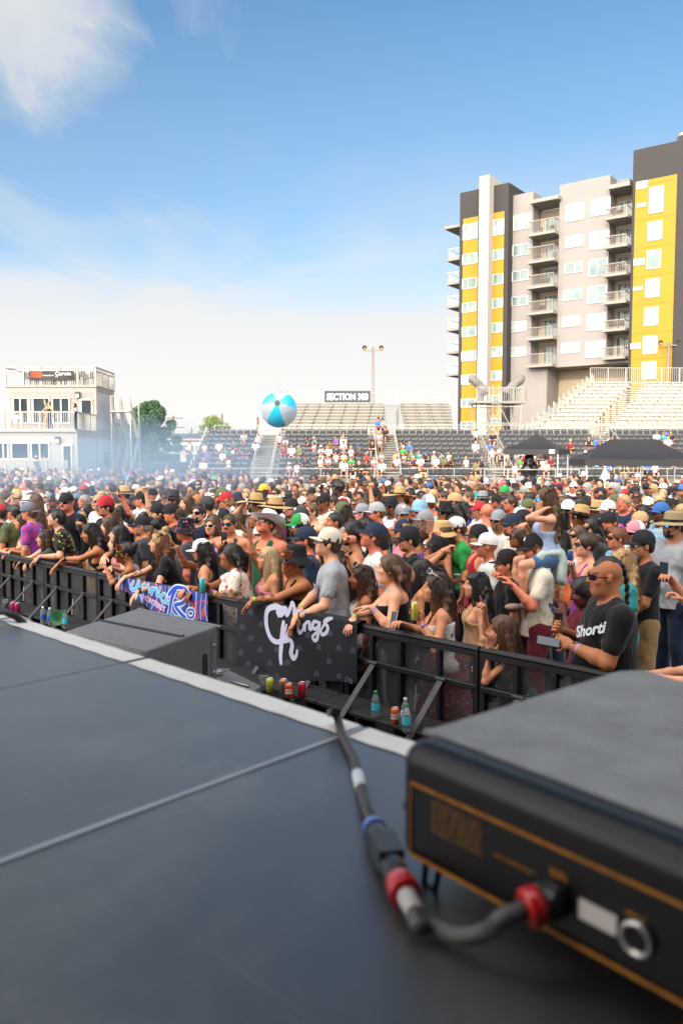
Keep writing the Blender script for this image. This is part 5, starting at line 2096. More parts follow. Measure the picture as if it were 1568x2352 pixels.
 # balconies in the recesses
 def balc(xa, xb, zr, zs, furn=0):
  mb = MB()
  mb.box(((xa + xb) / 2, .2, zs - .16), (xb - xa + .25, 3.0, .3))
  b_ = mb.build('balcony', slab, root)
  mb = MB()
  mb.box(((xa + xb) / 2, -1.22, zr), (xb - xa, .06, .07))
  mb.box(((xa + xb) / 2, -1.22, zs + .1), (xb - xa, .05, .05))
  n = int((xb - xa) / .17)
  for k in range(n + 1):
   mb.box((xa + (xb - xa) * k / n, -1.22, (zr + zs) / 2), (.03, .03, zr - zs))
  for s in (xa, xb):
   mb.box((s, -.5, zr), (.06, 1.5, .07))
   for k in range(7):
    mb.box((s, -1.1 + k * .22, (zr + zs) / 2), (.03, .03, zr - zs))
  mb.build('railing', rail, b_)
  mb = MB()
  for t in (.36, .7):
   xx = xa + (xb - xa) * t
   for (dx, w_) in ((-.5, .07), (.5, .07), (0, .07)):
    mb.box((xx + dx, 2.16, zs + 1.15), (w_, .08, 2.3))
   mb.box((xx, 2.16, zs + 2.3), (1.07, .08, .07))
  d_ = mb.build('door', frm, root)
  mb = MB()
  for t in (.36, .7):
   mb.box((xa + (xb - xa) * t, 2.19, zs + 1.15), (1.0, .02, 2.25))
  mb.build('pane', glass, d_)
  if furn:
   rr = random.Random(furn)
   mb = MB()
   for k in range(3):
    xx = xa + rr.uniform(.4, xb - xa - .4)
    mb.box((xx, .2, zs + .45), (.5, .5, .05))
    mb.box((xx, .45, zs + .75), (.5, .05, .5))
    for s in (-.22, .22):
     mb.box((xx + s, 0, zs + .22), (.05, .05, .45))
     mb.box((xx + s, .42, zs + .22), (.05, .05, .45))
   mb.build('patio_chairs', mat('chair_dark', (.06, .04, .03), .6), b_)
 for i, (c, d) in enumerate(((565, 640), (715, 795), (875, 940), (1025, 1090), (1175, 1235), (1325, 1390))):
  balc(a1 + .1, r1 - .1, Z(780, c + 5), Z(780, d), i + 1 if i in (0, 1, 2, 3) else 0)
 for i, (c, d) in enumerate(((495, 548), (655, 712), (812, 872), (975, 1030), (1135, 1186), (1290, 1345))):
  balc(b1 + .1, r2 - .1, Z(1205, c + 5), Z(1205, d), i + 9 if i in (0, 2, 4) else 0)
 # undercroft
 block('undercroft_wall', a1 + .4, r2, 0, Z(1000, 1395), 3.5, DEP - 2, beige)
 block('undercroft_beam', a1 + .2, r2, Z(980, 1395), zb2 - .01, -.1, 3.4, slab)
 block('corner_column', a1 - .05, a1 + 2.0, 0, Z(720, 1395), -.05, 3.3, grey)
 # people on the second balcony
 return root
# ------------------------------------------------------------------ container suites on the left
def build_suites():
 root = empty('suite_building', (-20, 55, 0), 0, 'white stacked container suites with balcony railings and roof terrace at the far left', 'building')
 white = mat('container_white', srgb('958f88'), .6, var=.05, scale=.8)
 panel = mat('container_panel', srgb('adb1ba'), .6, var=.04, scale=.8)
 railm = mat('rail_white', srgb('a39f98'), .5)
 glass = mat('suite_glass', (.02, .03, .04), .12, .0, var=.5, scale=.7, spec=.12)
 frm = mat('suite_frame', srgb('c0bbb3'), .5)
 C = Vector((-20, 55, 0))
 def q(x, y, Y):
  p = at_y(.4 * x, 784 + .4 * y, Y)
  return p.x - C.x, p.z
 def block(name, x0, x1, y0, y1, z0, z1, m, par=None):
  mb = MB()
  mb.box(((x0 + x1) / 2, (y0 + y1) / 2 - C.y, (z0 + z1) / 2), (x1 - x0, y1 - y0, z1 - z0))
  return mb.build(name, m, par or root)
 YF, YM, YB = 51.8, 56., 60.4
 xr = -17.1 - C.x
 xl_low = -24.6 - C.x - 3
 xl = q(35, 300, YM)[0]
 zd2 = q(100, 520, YF)[1]      # walkway deck level
 zr = q(100, 262, YM)[1]       # roof deck level
 z0 = .6
 # lower containers (front row) and both levels behind
 block('lower_container', xl_low, xr, YF + .06, YB, z0, zd2, white)
 block('upper_container', xl, xr, YM + .06, YB, zd2 + .02, zr, white)
 # side infill panels
 for (ya, yb, za, zb) in ((YF + .3, YM - .25, z0 + .2, zd2 - .35), (YM + .25, YB - .25, z0 + .2, zd2 - .35), (YM + .25, YB - .25, zd2 + .35, zr - .35)):
  mb = MB()
  mb.box((xr + .004, (ya + yb) / 2 - C.y, (za + zb) / 2), (.03, yb - ya, zb - za))
  mb.build('side_panel', panel, root)
 # front infill
 mb = MB()
 mb.box(((xl + xr) / 2, YM + .05 - C.y, (zd2 + zr) / 2), (xr - xl - .5, .03, zr - zd2 - .6))
 mb.build('front_panel', mat('suite_wall_shaded', srgb('8a8582'), .7), root)  # darker than the lower wall: balcony shade put into its grey
 mb = MB()
 mb.box(((xl_low + xr) / 2, YF + .05 - C.y, (z0 + zd2) / 2), (xr - xl_low - .5, .03, zd2 - z0 - .6))
 mb.build('front_panel', mat('suite_wall_low', srgb('a09b94'), .7), root)
 def win(x0, x1, y0, y1, Y, split=None, door=False):
  a, zt = q(x0, y0, Y)
  b, zb = q(x1, y1, Y)
  mb = MB()
  t = .09
  y = Y - C.y
  mb.box(((a + b) / 2, y, zt), (b - a + 2 * t, .1, t))
  mb.box(((a + b) / 2, y, zb), (b - a + 2 * t, .1, t))
  for x in [a, b] + ([a + (b - a) * s for s in split] if split else []):
   mb.box((x, y - .003, (zt + zb) / 2), (t, .1, zt - zb))
  w = mb.build('door' if door else 'window', frm, root)
  mb = MB()
  mb.box(((a + b) / 2, y + .02, (zt + zb) / 2), (b - a, .02, zt - zb))
  mb.build('pane', glass, w)
 win(78, 175, 325, 470, YM, (.42, .9))
 win(190, 290, 325, 470, YM)
 win(303, 402, 325, 470, YM, (.5,))
 win(466, 532, 335, 500, YM, door=True)
 win(-60, 50, 583, 675, YF, (.4, .75))
 win(68, 168, 583, 675, YF)
 win(180, 285, 583, 675, YF, (.48,))
 win(362, 415, 598, 745, YF, door=True)
 for (x, y, Y) in ((450, 307, YM), (335, 567, YF)):
  a, z = q(x, y, Y)
  mb = MB()
  mb.box((a, Y - .1 - C.y, z), (.3, .18, .42))
  l = mb.build('wall_lamp', mat('lamp_case', (.03, .03, .03), .5), root)
  mb = MB()
  mb.box((a, Y - .14 - C.y, z - .08), (.2, .14, .2))
  mb.build('lamp_glass', mat('lamp_lit', srgb('f0dc90'), .4, emit=(srgb('f5d878'), 2.2)), l)
 # railings
 def rail(p, q_, z0_, z1_, name='railing', step=.13, posts=6, parent=root):
  mb = MB()
  p, q_ = Vector(p), Vector(q_)
  n = max(2, int((q_ - p).length / step))
  for k in range(n + 1):
   c = p.lerp(q_, k / n)
   mb.box((c.x, c.y, (z0_ + z1_) / 2), (.03, .03, z1_ - z0_))
  for k in range(posts + 1):
   c = p.lerp(q_, k / posts)
   mb.box((c.x, c.y, (z0_ + z1_) / 2), (.11, .11, z1_ - z0_ + .06))
  for z in (z0_ + .05, z1_):
   mb.bar((p.x, p.y, z), (q_.x, q_.y, z), .07, .07)
  return mb.build(name, railm, parent)
 zt2 = q(100, 405, YF)[1]
 yf, ym, yb = YF - C.y, YM - C.y, YB - C.y
 rail((xl_low, yf, 0), (xr - .05, yf, 0), zd2 + .1, zt2, posts=9)
 rail((xr - .05, yf, 0), (xr - .05, ym, 0), zd2 + .1, zt2, posts=3)
 block('walkway_deck', xl_low, xr, YF - .1, YM, zd2 + .0, zd2 + .12, white)
 ztr = q(100, 150, YM)[1]
 zlow = q(100, 168, YM)[1]
 rail((xl, ym, 0), (xr, ym, 0), zr + .05, zlow, posts=5)
 rail((xr, ym, 0), (xr, yb, 0), zr + .05, zlow, posts=3)
 rail((xl, yb, 0), (xr, yb, 0), zr + .05, zlow, posts=5)
 mb = MB()
 for k in range(6):
  x = xl + (xr - xl) * k / 5
  mb.box((x, ym, (zr + ztr) / 2), (.12, .12, ztr - zr))
  mb.box((x, yb, (zr + ztr) / 2), (.12, .12, ztr - zr))
 for y in (ym, yb):
  mb.box(((xl + xr) / 2, y, ztr), (xr - xl + .1, .12, .12))
 for x in (xl, xr):
  mb.box((x, (ym + yb) / 2, ztr), (.12, yb - ym, .12))
 mb.build('terrace_frame', railm, root)
 block('terrace_deck', xl, xr, YM - .05, YB, zr, zr + .05, white)
 zg = q(100, 685, YF - 1.5)[1]
 rail((xl_low, yf - 1.5, 0), (xr - .2, yf - 1.5, 0), z0 + .1, zg, posts=8)
 block('porch_deck', xl_low, xr - .1, YF - 1.7, YF, z0 - .3, z0 + .05, white)
 # suite number plate
 _, zc = q(610, 675, YF)
 mb = MB()
 sy = YM + 1.6 - C.y
 p = at_plane(.4 * 610, 784 + .4 * 675, Vector((-17.1, 0, 0)), Vector((1, 0, 0)))
 mb.box((xr + .03, p.y - C.y, p.z), (.03, 1.25, .95))
 pl = mb.build('number_plate', mat('plate_dark', srgb('2e3238'), .5), root)
 text('SUITE\n2', .42, pl, Matrix.Translation((xr + .05, p.y - C.y, p.z)) @ Matrix.Rotation(R(90), 4, 'Z') @ Matrix.Rotation(R(90), 4, 'X'), mat('plate_text', srgb('9aa0a8'), .5), ext=.005, bold=.004)
 # roof banner
 a, z1 = q(170, 170, YM - .15)
 b, z2 = q(428, 225, YM - .15)
 br = empty('sponsor_banner', (C.x + (a + b) / 2, YM - .15, (z1 + z2) / 2), 0, 'black mesh banner with an orange block hung on the roof terrace railing', 'banner')
 w, h = b - a, z1 - z2
 y = lambda x, z: -.02 * math.sin(x * 5 + z * 6) - .03 * math.sin(x * 2.2 - z * 3)
 banner_sheet('cloth', -w / 2, w / 2, lambda t: h / 2, lambda t: -h / 2, y, mat('banner_black', srgb('2e2b2c'), .7, var=.2), br, 40, 12)
 mb = MB()
 n = 10
 vs, fs = [], []
 for i in range(n + 1):
  x = -w * .46 + w * .24 * i / n
  vs += [(x, y(x, .3) - .03, h * .42), (x, y(x, -.2) - .03, -h * .2)]
  if i:
   o = len(vs) - 4
   fs.append((o, o + 1, o + 3, o + 2))
 mb.add(vs, fs)
 mb.build('orange_block', mat('banner_orange', srgb('d8431a'), .7), br)
 wt = mat('banner_white', srgb('e8e6e2'), .6)
 text('Corwin', .36, br, Matrix.Translation((w * .26, -.07, h * .2)) @ Matrix.Rotation(R(90), 4, 'X'), wt, ext=.003, bold=.006)
 text('POWERED BY', .13, br, Matrix.Translation((-w * .07, -.07, 0)) @ Matrix.Rotation(R(90), 4, 'X'), wt, ext=.003)
 text('KIA', .13, br, Matrix.Translation((w * .12, -.07, -.08)) @ Matrix.Rotation(R(90), 4, 'X'), wt, ext=.003)
 # terrace furniture: black stools and tables
 mb = MB()
 mats_f = mat('stool_black', (.012, .012, .014), .5)
 rr = random.Random(5)
 for k in range(14):
  t = empty('bar_stool', (C.x + xl + .5 + k * (xr - xl - 1) / 13, YM + rr.uniform(.8, 3.4), zr + .05), 0, 'black bar stool on the roof terrace of the suites', 'stool', 'stools on the roof terrace')
  m = MB()
  m.box((0, 0, .75), (.4, .4, .06))
  m.build('seat', mats_f, t)
  m = MB()
  for sx in (-.17, .17):
   for sy in (-.17, .17):
    m.box((sx, sy, .37), (.04, .04, .74))
  m.build('legs', mats_f, t)
  m = MB()
  m.box((0, .18, 1.0), (.4, .04, .4))
  m.build('backrest', mats_f, t)
 # outside stair
 s = empty('steel_staircase', (-16.4, 58, 0), 0, 'white steel outdoor staircase at the right end of the container suites', 'staircase')
 mb = MB()
 for (x, y) in ((0, -.8), (1.35, -.8), (0, 1.6), (1.35, 1.6)):
  mb.box((x, y, 3.3), (.1, .1, 6.6))
 mb.build('post', railm, s)
 for (za, zb, ya, yb_) in ((.2, 3.0, -.8, 1.6), (3.0, 5.6, 1.6, -.8)):
  mb = MB()
  n = 12
  for k in range(n):
   t = (k + .5) / n
   mb.box((-.0 + .3, ya + (yb_ - ya) * t, za + (zb - za) * t), (.8, .24, .03))
  mb.bar((0, ya, za), (0, yb_, zb), .06, .25)
  mb.bar((.65, ya, za), (.65, yb_, zb), .06, .25)
  mb.build('flight', railm, s)
  mb = MB()
  for x in (0, .65, 1.3):
   mb.bar((x, ya, za + 1.05), (x, yb_, zb + 1.05), .05)
   for k in range(16):
    t = k / 15
    z = za + (zb - za) * t
    mb.box((x, ya + (yb_ - ya) * t, z + .55), (.025, .025, 1.0))
  mb.build('stair_rail', railm, s)
 mb = MB()
 mb.box((.65, 1.3, 3.0), (1.4, .9, .08))
 mb.box((.65, -.6, 5.6), (1.4, .9, .08))
 for k in range(10):
  mb.box((.0 + k * .15, -1.0, 6.15), (.025, .025, 1.05))
 mb.box((.68, -1.0, 6.68), (1.4, .05, .05))
 mb.build('landing', railm, s)
# ------------------------------------------------------------------ grandstands
def seat_mesh():
 mb = MB()
 mb.box((0, .10, .50), (.43, .07, .36), Matrix.Rotation(R(14), 4, 'X'), bev=.02)
 mb.box((0, .2, .60), (.47, .05, .34), Matrix.Rotation(R(-10), 4, 'X'), bev=.02)
 mb.box((0, .1, .2), (.06, .06, .4))
 for s in (-.245, .245):
  mb.box((s, .12, .46), (.03, .16, .05), mi=1)
 return mb
def build_stands():
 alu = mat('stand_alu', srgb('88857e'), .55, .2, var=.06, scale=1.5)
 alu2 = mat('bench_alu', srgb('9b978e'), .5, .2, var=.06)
 railm = mat('rail_white', srgb('a39f98'), .5)
 blk = mat('seat_black', (.066, .069, .074), .38, var=.15)
 # lower bowl with black seats
 X0, X1 = -10.4, 31.
 Y0, run, rise, z00, rows = 55., .9, .36, .85, 9
 root = empty('grandstand', (0, Y0, 0), 0, 'lower grandstand with rows of black tip-up seats and white aisle stairs', 'grandstand')
 mb = MB()
 for r in range(rows):
  mb.box(((X0 + X1) / 2, r * run + run / 2, (z00 + r * rise) / 2), (X1 - X0, run, z00 + r * rise))
 mb.build('seating_tiers', mat('tier_grey', srgb('6c6c6e'), .8, var=.1), root)
 aisles = [(-6.2, -4.9), (2.5, 4.1), (10.6, 11.8), (19.5, 20.8)]
 for a, b in aisles:
  mb = MB()
  for r in range(rows * 2):
   z = z00 + r * rise / 2 - .05
   mb.box(((a + b) / 2, r * run / 2 + .2 - .12, z + .1), (b - a, .3, .05))
   mb.box(((a + b) / 2, r * run / 2 + .2 - .1, z), (b - a, .04, .18))
  mb.build('aisle_stair', alu, root)
  mb = MB()
  for x in (a, b):
   for r in range(rows):
    mb.box((x, r * run + .1, z00 + r * rise + .45), (.035, .035, .9))
   mb.bar((x, .1, z00 + .9), (x, (rows - 1) * run + .1, z00 + (rows - 1) * rise + .9), .04)
  mb.bar((a, .1, z00 + .45), (b, .1, z00 + .45), .03)
  mb.build('aisle_rail', railm, root)
 sm = None
 spots = []
 for r in range(rows):
  x = X0 + .3
  while x < X1 - .2:
   if not any(a - .28 < x < b + .28 for a, b in aisles):
    spots.append((x, r * run + .45, z00 + r * rise, r))
   x += .54
 view = [s for s in spots if proj((s[0], Y0 + s[1], s[2] + .5)) and -10 < proj((s[0], Y0 + s[1], s[2] + .5))[0] < 1580]
 first = [s for s in view if s[3] >= rows - 4]
 first.sort(key=lambda s: -s[2])
 keep = set(first[:100])
 proto = None
 allmb = MB()
 base = seat_mesh()
 for s in spots:
  if s in keep:
   if proto is None:
    proto = base.build('seat', [blk, alu], root)
    o = proto
   else:
    o = proto.copy()
    COL.objects.link(o)
    o.parent = root
   o.location = s[:3]
  elif s in view or True:
   allmb.add([(x + s[0], y + s[1], z + s[2]) for x, y, z in base.v], base.f)
   allmb.m[-len(base.m):] = base.m
 o = allmb.build('remaining_seats', [blk, alu], root)
 o['kind'] = 'stuff'
 def fence(name, p, q_, h, parent, step=.14, posts=None, t=.03, z=True, m=railm):
  mb = MB()
  p, q_ = Vector(p), Vector(q_)
  Ln = (q_ - p).length
  n = max(1, int(Ln / step))
  for k in range(n + 1):
   c = p.lerp(q_, k / n)
   mb.box((c.x, c.y, c.z + h / 2), (t, t, h))
  pn = posts or max(1, int(Ln / 1.8))
  for k in range(pn + 1):
   c = p.lerp(q_, k / pn)
   mb.box((c.x, c.y, c.z + h / 2), (.07, .07, h + .05))
  for zz in (.08, h):
   mb.bar(p + Vector((0, 0, zz)), q_ + Vector((0, 0, zz)), .05)
  return mb.build(name, m, parent)
 zb = z00 + rows * rise
 # front pipe rail
 mb = MB()
 for z in (1.1, 1.6):
  mb.bar((X0, -1.1, z), (X1, -1.1, z), .035)
 for k in range(24):
  mb.box((X0 + (X1 - X0) * k / 23, -1.1, .8), (.045, .045, 1.6))
 mb.build('front_rail', railm, root)
 # side rail of the stand, left, stepping up
 mb = MB()
 for r in range(rows):
  mb.box((X0 - .1, r * run + .45, z00 + r * rise + .35), (.06, run, 1.2))
 mb.build('side_panel', mat('side_white', srgb('cfc9bf'), .6), root)
 mb = MB()
 mb.box(((X0 + X1) / 2, rows * run + 1.4, zb / 2), (X1 - X0, 2.8, zb))
 mb.build('concourse', mat('tier_grey', srgb('6c6c6e'), .8), root)
 fence('concourse_rail', (X0, rows * run + 2.6, zb), (X1, rows * run + 2.6, zb), .85, root, .34, None, .022)
 # upper bleachers, centre
 def bleacher(label, Y, z0, run, rise, rows, xl, xr, aisle, closed=True, name='bleacher'):
  rt = empty(name, (0, Y, 0), 0, label, 'bleacher')
  mb, mbb = MB(), MB()
  for r in range(rows):
   a, b = xl(r), xr(r)
   segs = [(a, b)]
   if aisle:
    c, d = aisle(r)
    segs = [(a, c), (d, b)]
    for h in (0, 1):
     mb.box(((c + d) / 2, r * run + h * run / 2, z0 + r * rise + h * rise / 2 + .05), (d - c, .28, .05))
   for (c, d) in segs:
    if d - c < .3:
     continue
    z = z0 + r * rise
    mb.box(((c + d) / 2, r * run + run * .55, z + .0), (d - c, run * .8, .04))          # foot plank
    if closed:
     mb.box(((c + d) / 2, r * run + run * .93, z + rise * .5), (d - c, .03, rise * .92))
    mbb.box(((c + d) / 2, r * run + run * .8, z + .44), (d - c, .30, .05))
    k = 0
    x = c + .1
    while x < d:
     mb.box((x, r * run + run * .62, z + .2), (.05, .36, .42))
     x += 1.25
  al, be = (alu, alu2) if label.startswith('empty') else (mat('sunlit_alu', srgb('b5b1a6'), .5, .2, var=.06), mat('sunlit_bench', srgb('cbc7ba'), .45, .2, var=.06))  # right stand gets paler metal, sunlight put into its colour
  o1 = mb.build('deck_planks', al, rt)
  mbb.build('bench_seats', be, rt)
  sub = MB()
  for k in range(9):
   r = rows * k / 8
   for xx in np.linspace(xl(int(r)), xr(int(r)), 7):
    sub.box((xx, min(rows - 1, r) * run, (z0 + r * rise) / 2 - .1), (.09, .09, max(.2, z0 + r * rise - .4)))
  sub.build('support_frame', alu, rt)
  return rt
 rows2 = 10
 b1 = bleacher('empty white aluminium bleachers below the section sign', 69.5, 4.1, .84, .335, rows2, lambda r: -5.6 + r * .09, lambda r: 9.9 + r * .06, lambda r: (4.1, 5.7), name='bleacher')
 fence('back_rail', (-4.7, rows2 * .84 + .5, 7.3), (10.4, rows2 * .84 + .5, 7.3), 1.3, b1, 2.5, 7, .03)
 mb = MB()
 for z in (7.6, 8.0):
  mb.bar((-4.7, rows2 * .84 + .5, z), (10.4, rows2 * .84 + .5, z), .03)
 mb.build('fence_wire', railm, b1)
 fence('front_rail', (-5.7, -.3, 3.9), (10.5, -.3, 3.9), .95, b1, .9, 14)
 # section sign
 sg = empty('section_sign', (.58, 78.4, 8.15), 0, 'dark sign reading SECTION 303 in white capitals behind the empty bleachers', 'sign')
 mb = MB()
 mb.box((0, 0, 0), (4.45, .12, 1.18), bev=.02)
 mb.build('board', mat('sign_dark', srgb('2c3440'), .5), sg)
 text('SECTION 303', .74, sg, Matrix.Translation((0, -.075, -.02)) @ Matrix.Rotation(R(90), 4, 'X') @ Matrix.Diagonal((.93, 1.15, 1, 1)), mat('sign_white', srgb('f2f2ee'), .5), ext=.01, bold=.022)
 mb = MB()
 for x in (-2.3, 2.3):
  mb.box((x, .1, -1.8), (.09, .09, 4.8))
 mb.build('sign_post', railm, sg)
 # upper bleachers, right, cut on a slant at the left
 rows3 = 14
 k3 = lambda r: r / (rows3 - 1)
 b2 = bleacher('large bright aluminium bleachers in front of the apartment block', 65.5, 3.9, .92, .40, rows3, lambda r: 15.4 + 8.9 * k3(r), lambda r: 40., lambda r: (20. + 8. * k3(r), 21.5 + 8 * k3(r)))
 fence('top_rail', (24.3, rows3 * .92 + .3, 3.9 + rows3 * .4), (40, rows3 * .92 + .3, 3.9 + rows3 * .4), 1.5, b2, .2, 9)
 mb = MB()
 for r in range(rows3):
  x, y, z = 15.2 + 8.9 * k3(r), r * .92 + .4, 3.9 + r * .4
  x2, y2 = 15.2 + 8.9 * (r + 1) / (rows3 - 1), (r + 1) * .92 + .4
  for k in range(7):
   t = k / 7
   mb.box((x + (x2 - x) * t, y + (y2 - y) * t, z + .55), (.03, .03, 1.3))
  mb.bar((x, y, z + 1.2), (x2, y2, z + 1.2), .06)
  mb.box((x, y, z + .6), (.08, .08, 1.4))
 mb.build('slanted_rail', railm, b2)
 mb = MB()
 mb.bar((15, -.6, 3.6), (15, -.6, 5.0), .08)
 mb.bar((15, -.6, 5.0), (31, -.6, 5.0), .06)
 for k in range(40):
  mb.box((15 + k * .4, -.6, 4.4), (.03, .03, 1.1))
 for (x, z0_, z1_, y) in ((27.6, 4.3, 6.4, 1.5), (31.5, 4.3, 6.8, 2.2)):
  mb.tube([(x, y, z0_), (x, y, z1_), (x - 2.2, y, z1_)], .045, 6)
  mb.tube([(x, y, z0_), (x, y, z1_ - .5), (x - 2.2, y, z1_ - .5)], .035, 6)
 mb.build('vomitory_rail', railm, b2)
 # spotlight tower
 tw = empty('camera_tower', (14.3, 74, 0), .12, 'white scaffold tower with ladder and two tarp covered spotlights beside the yellow tower', 'scaffold tower')
 mb = MB()
 zd = 7.25
 for x in (-2, 0, 1.9):
  for y in (-1.1, 1.1):
   mb.box((x, y, zd / 2), (.1, .1, zd))
 for (a, b) in (((-2, -1.1, 3.4), (0, -1.1, 6.8)), ((1.9, -1.1, 3.4), (0, -1.1, 6.8)), ((-2, -1.1, 6.8), (0, -1.1, 3.4)), ((-2, 1.1, 3.4), (0, 1.1, 6.8)), ((1.9, 1.1, 3.4), (0, 1.1, 6.8))):
  mb.bar(a, b, .06)
 for z in (3.6, 5.4, 6.9):
  for y in (-1.1, 1.1):
   mb.bar((-2, y, z), (1.9, y, z), .06)
 mb.build('scaffold', railm, tw)
 mb = MB()
 mb.box((0, 0, zd), (4.6, 2.7, .15))
 mb.build('platform', alu, tw)
 fence('platform_rail', (-2.3, -1.3, zd), (2.3, -1.3, zd), 1.35, tw, .18, 4)
 fence('platform_rail', (2.3, -1.3, zd), (2.3, 1.3, zd), 1.35, tw, .18, 2)
 mb = MB()
 for x in (.25, .8):
  mb.box((x - 1.1, -1.5, 5.6), (.06, .06, 6.4))
 for k in range(18):
  mb.box((-.575, -1.5, 2.7 + k * .34), (.55, .04, .04))
 mb.build('ladder', railm, tw)
 tarp = mat('tarp_grey', srgb('6e6864'), .6, var=.2, bmp=.5, bscale=6)
 for (x, a, sgn) in ((-1.5, .75, -1), (1.4, -.75, 1)):
  t = empty('covered_spotlight', (14.3 + x, 74, zd + .1), 0, 'spotlight wrapped in a grey tarp tilted ' + ('left' if sgn < 0 else 'right') + ' on the scaffold tower', 'spotlight', 'tarp covered spotlights')
  fl = Field((-1.3, -.8, -.1), (1.3, .8, 2.9), .06)
  fl.cap((0, 0, .1), .3, (0, 0, 1.0), .3, .2)
  fl.cap((-.5 * sgn, 0, 1.0), .36, (.75 * sgn, 0, 2.1), .42, .2)
  V, Q = fl.mesh()
  V = V + vnormals(V, Q) * (wob(V, 6, x) * .06)[:, None]
  obj('tarp', fast_mesh('tarp', V, Q, tarp), t)
 # light poles
 def pole(u, v, Y, label, arm=.95):
  p = at_y(u, v, Y)
  r = empty('floodlight_pole', (p.x, Y, 0), 0, label, 'light pole', 'floodlight poles behind the stands')
  mb = MB()
  mb.tube([(0, 0, 0), (0, 0, p.z)], [.17, .11], 10)
  mb.build('pole', mat('pole_grey', srgb('7d786e'), .5, .3), r, True)
  mb = MB()
  mb.box((0, 0, p.z - .35), (arm * 2, .12, .12))
  mb.build('crossarm', MATS['pole_grey'], r)
  for s in (-1, 1):
   mb = MB()
   mb.lathe([(.04, -.17), (.13, -.14), (.22, .08), (.24, .1), (.2, .06), (.07, -.07)], 14, (s * (arm - .1), -.1, p.z - .05), Matrix.Rotation(R(115), 4, 'X') @ Matrix.Rotation(R(25 * s), 4, 'Z'))
   mb.build('lamp_head', mat('lamp_brass', srgb('7a6a48'), .4, .5), r, True)
 pole(856, 797, 83, 'tall pale floodlight pole rising behind the SECTION 303 sign')
 pole(1535, 785, 81, 'pale floodlight pole in front of the yellow panel at the right edge', 1.0)
# ------------------------------------------------------------------ trees and street things behind
def tree(label, X, Y, h, w, seed, name='tree', z0=0., nleaf=9000, crown0=.25, col='4c6b34'):
 rr = random.Random(seed)
 r = empty(name, (X, Y, z0), 0, label, 'tree', 'trees beyond the venue')
 bark = mat('bark', srgb('5a4a3a'), .9, bmp=.6, bscale=20)
 m = MATS.get('leaf_' + col)
 if m is None:
  m, nt, b = nodes_mat('leaf_' + col)
  g = nt.nodes.new('ShaderNodeNewGeometry')
  c0 = srgb(col)
  k = ramp(nt, g.outputs['Random Per Island'], [(0, tuple(x * .55 for x in c0)), (.6, c0), (1, tuple(x * 1.7 for x in c0))])
  L(nt, k.outputs[0], b.inputs['Base Color'])
  b.inputs['Roughness'].default_value = .6
  b.inputs['Subsurface Weight'].default_value = .0
  MATS['leaf_' + col] = m
 mb = MB()
 mb.tube([(0, 0, 0), (.05 * h * .1, 0, h * .4), (0, .02, h * .85)], [h * .03, h * .022, h * .006], 10)
 cl = []
 for i in range(95):
  t = crown0 + (.97 - crown0) * rr.random() ** 1.25
  wd = w / 2 * (math.sin(math.pi * min(1, (t - crown0 + .12) / (1.12 - crown0)) ** .75)) * rr.uniform(.45, 1.0)
  a = rr.uniform(0, 6.28)
  p = Vector((math.cos(a) * wd, math.sin(a) * wd, h * t))
  cl.append((p, rr.uniform(.06, .13) * w))
  q = Vector((0, 0, h * max(.15, t - .15)))
  mb.tube([q, q.lerp(p, .6) + Vector((0, 0, .02 * h)), p], [h * .008, h * .005, h * .002], 5)
 mb.build('trunk', bark, r, True)
 rs = np.random.RandomState(seed)
 V, Q = [], []
 per = nleaf // len(cl)
 for p, rad in cl:
  d = rs.normal(size=(per, 3))
  d /= np.linalg.norm(d, axis=1)[:, None]
  c = np.array(list(p)) + d * (rs.rand(per) ** .4 * rad)[:, None] * np.array([1, 1, .8])
  a = rs.normal(size=(per, 3))
  a /= np.linalg.norm(a, axis=1)[:, None]
  b_ = np.cross(a, rs.normal(size=(per, 3)))
  b_ /= np.linalg.norm(b_, axis=1)[:, None]
  s = rs.uniform(.5, 1, per)[:, None] * w * .017
  V.append(np.stack([c - a * s, c - b_ * s * .6, c + a * s, c + b_ * s * .6], 1).reshape(-1, 3))
 V = np.concatenate(V)
 Q = np.arange(len(V)).reshape(-1, 4)
 obj('crown', fast_mesh('crown', V, Q, m, smooth=False), r)
 return r
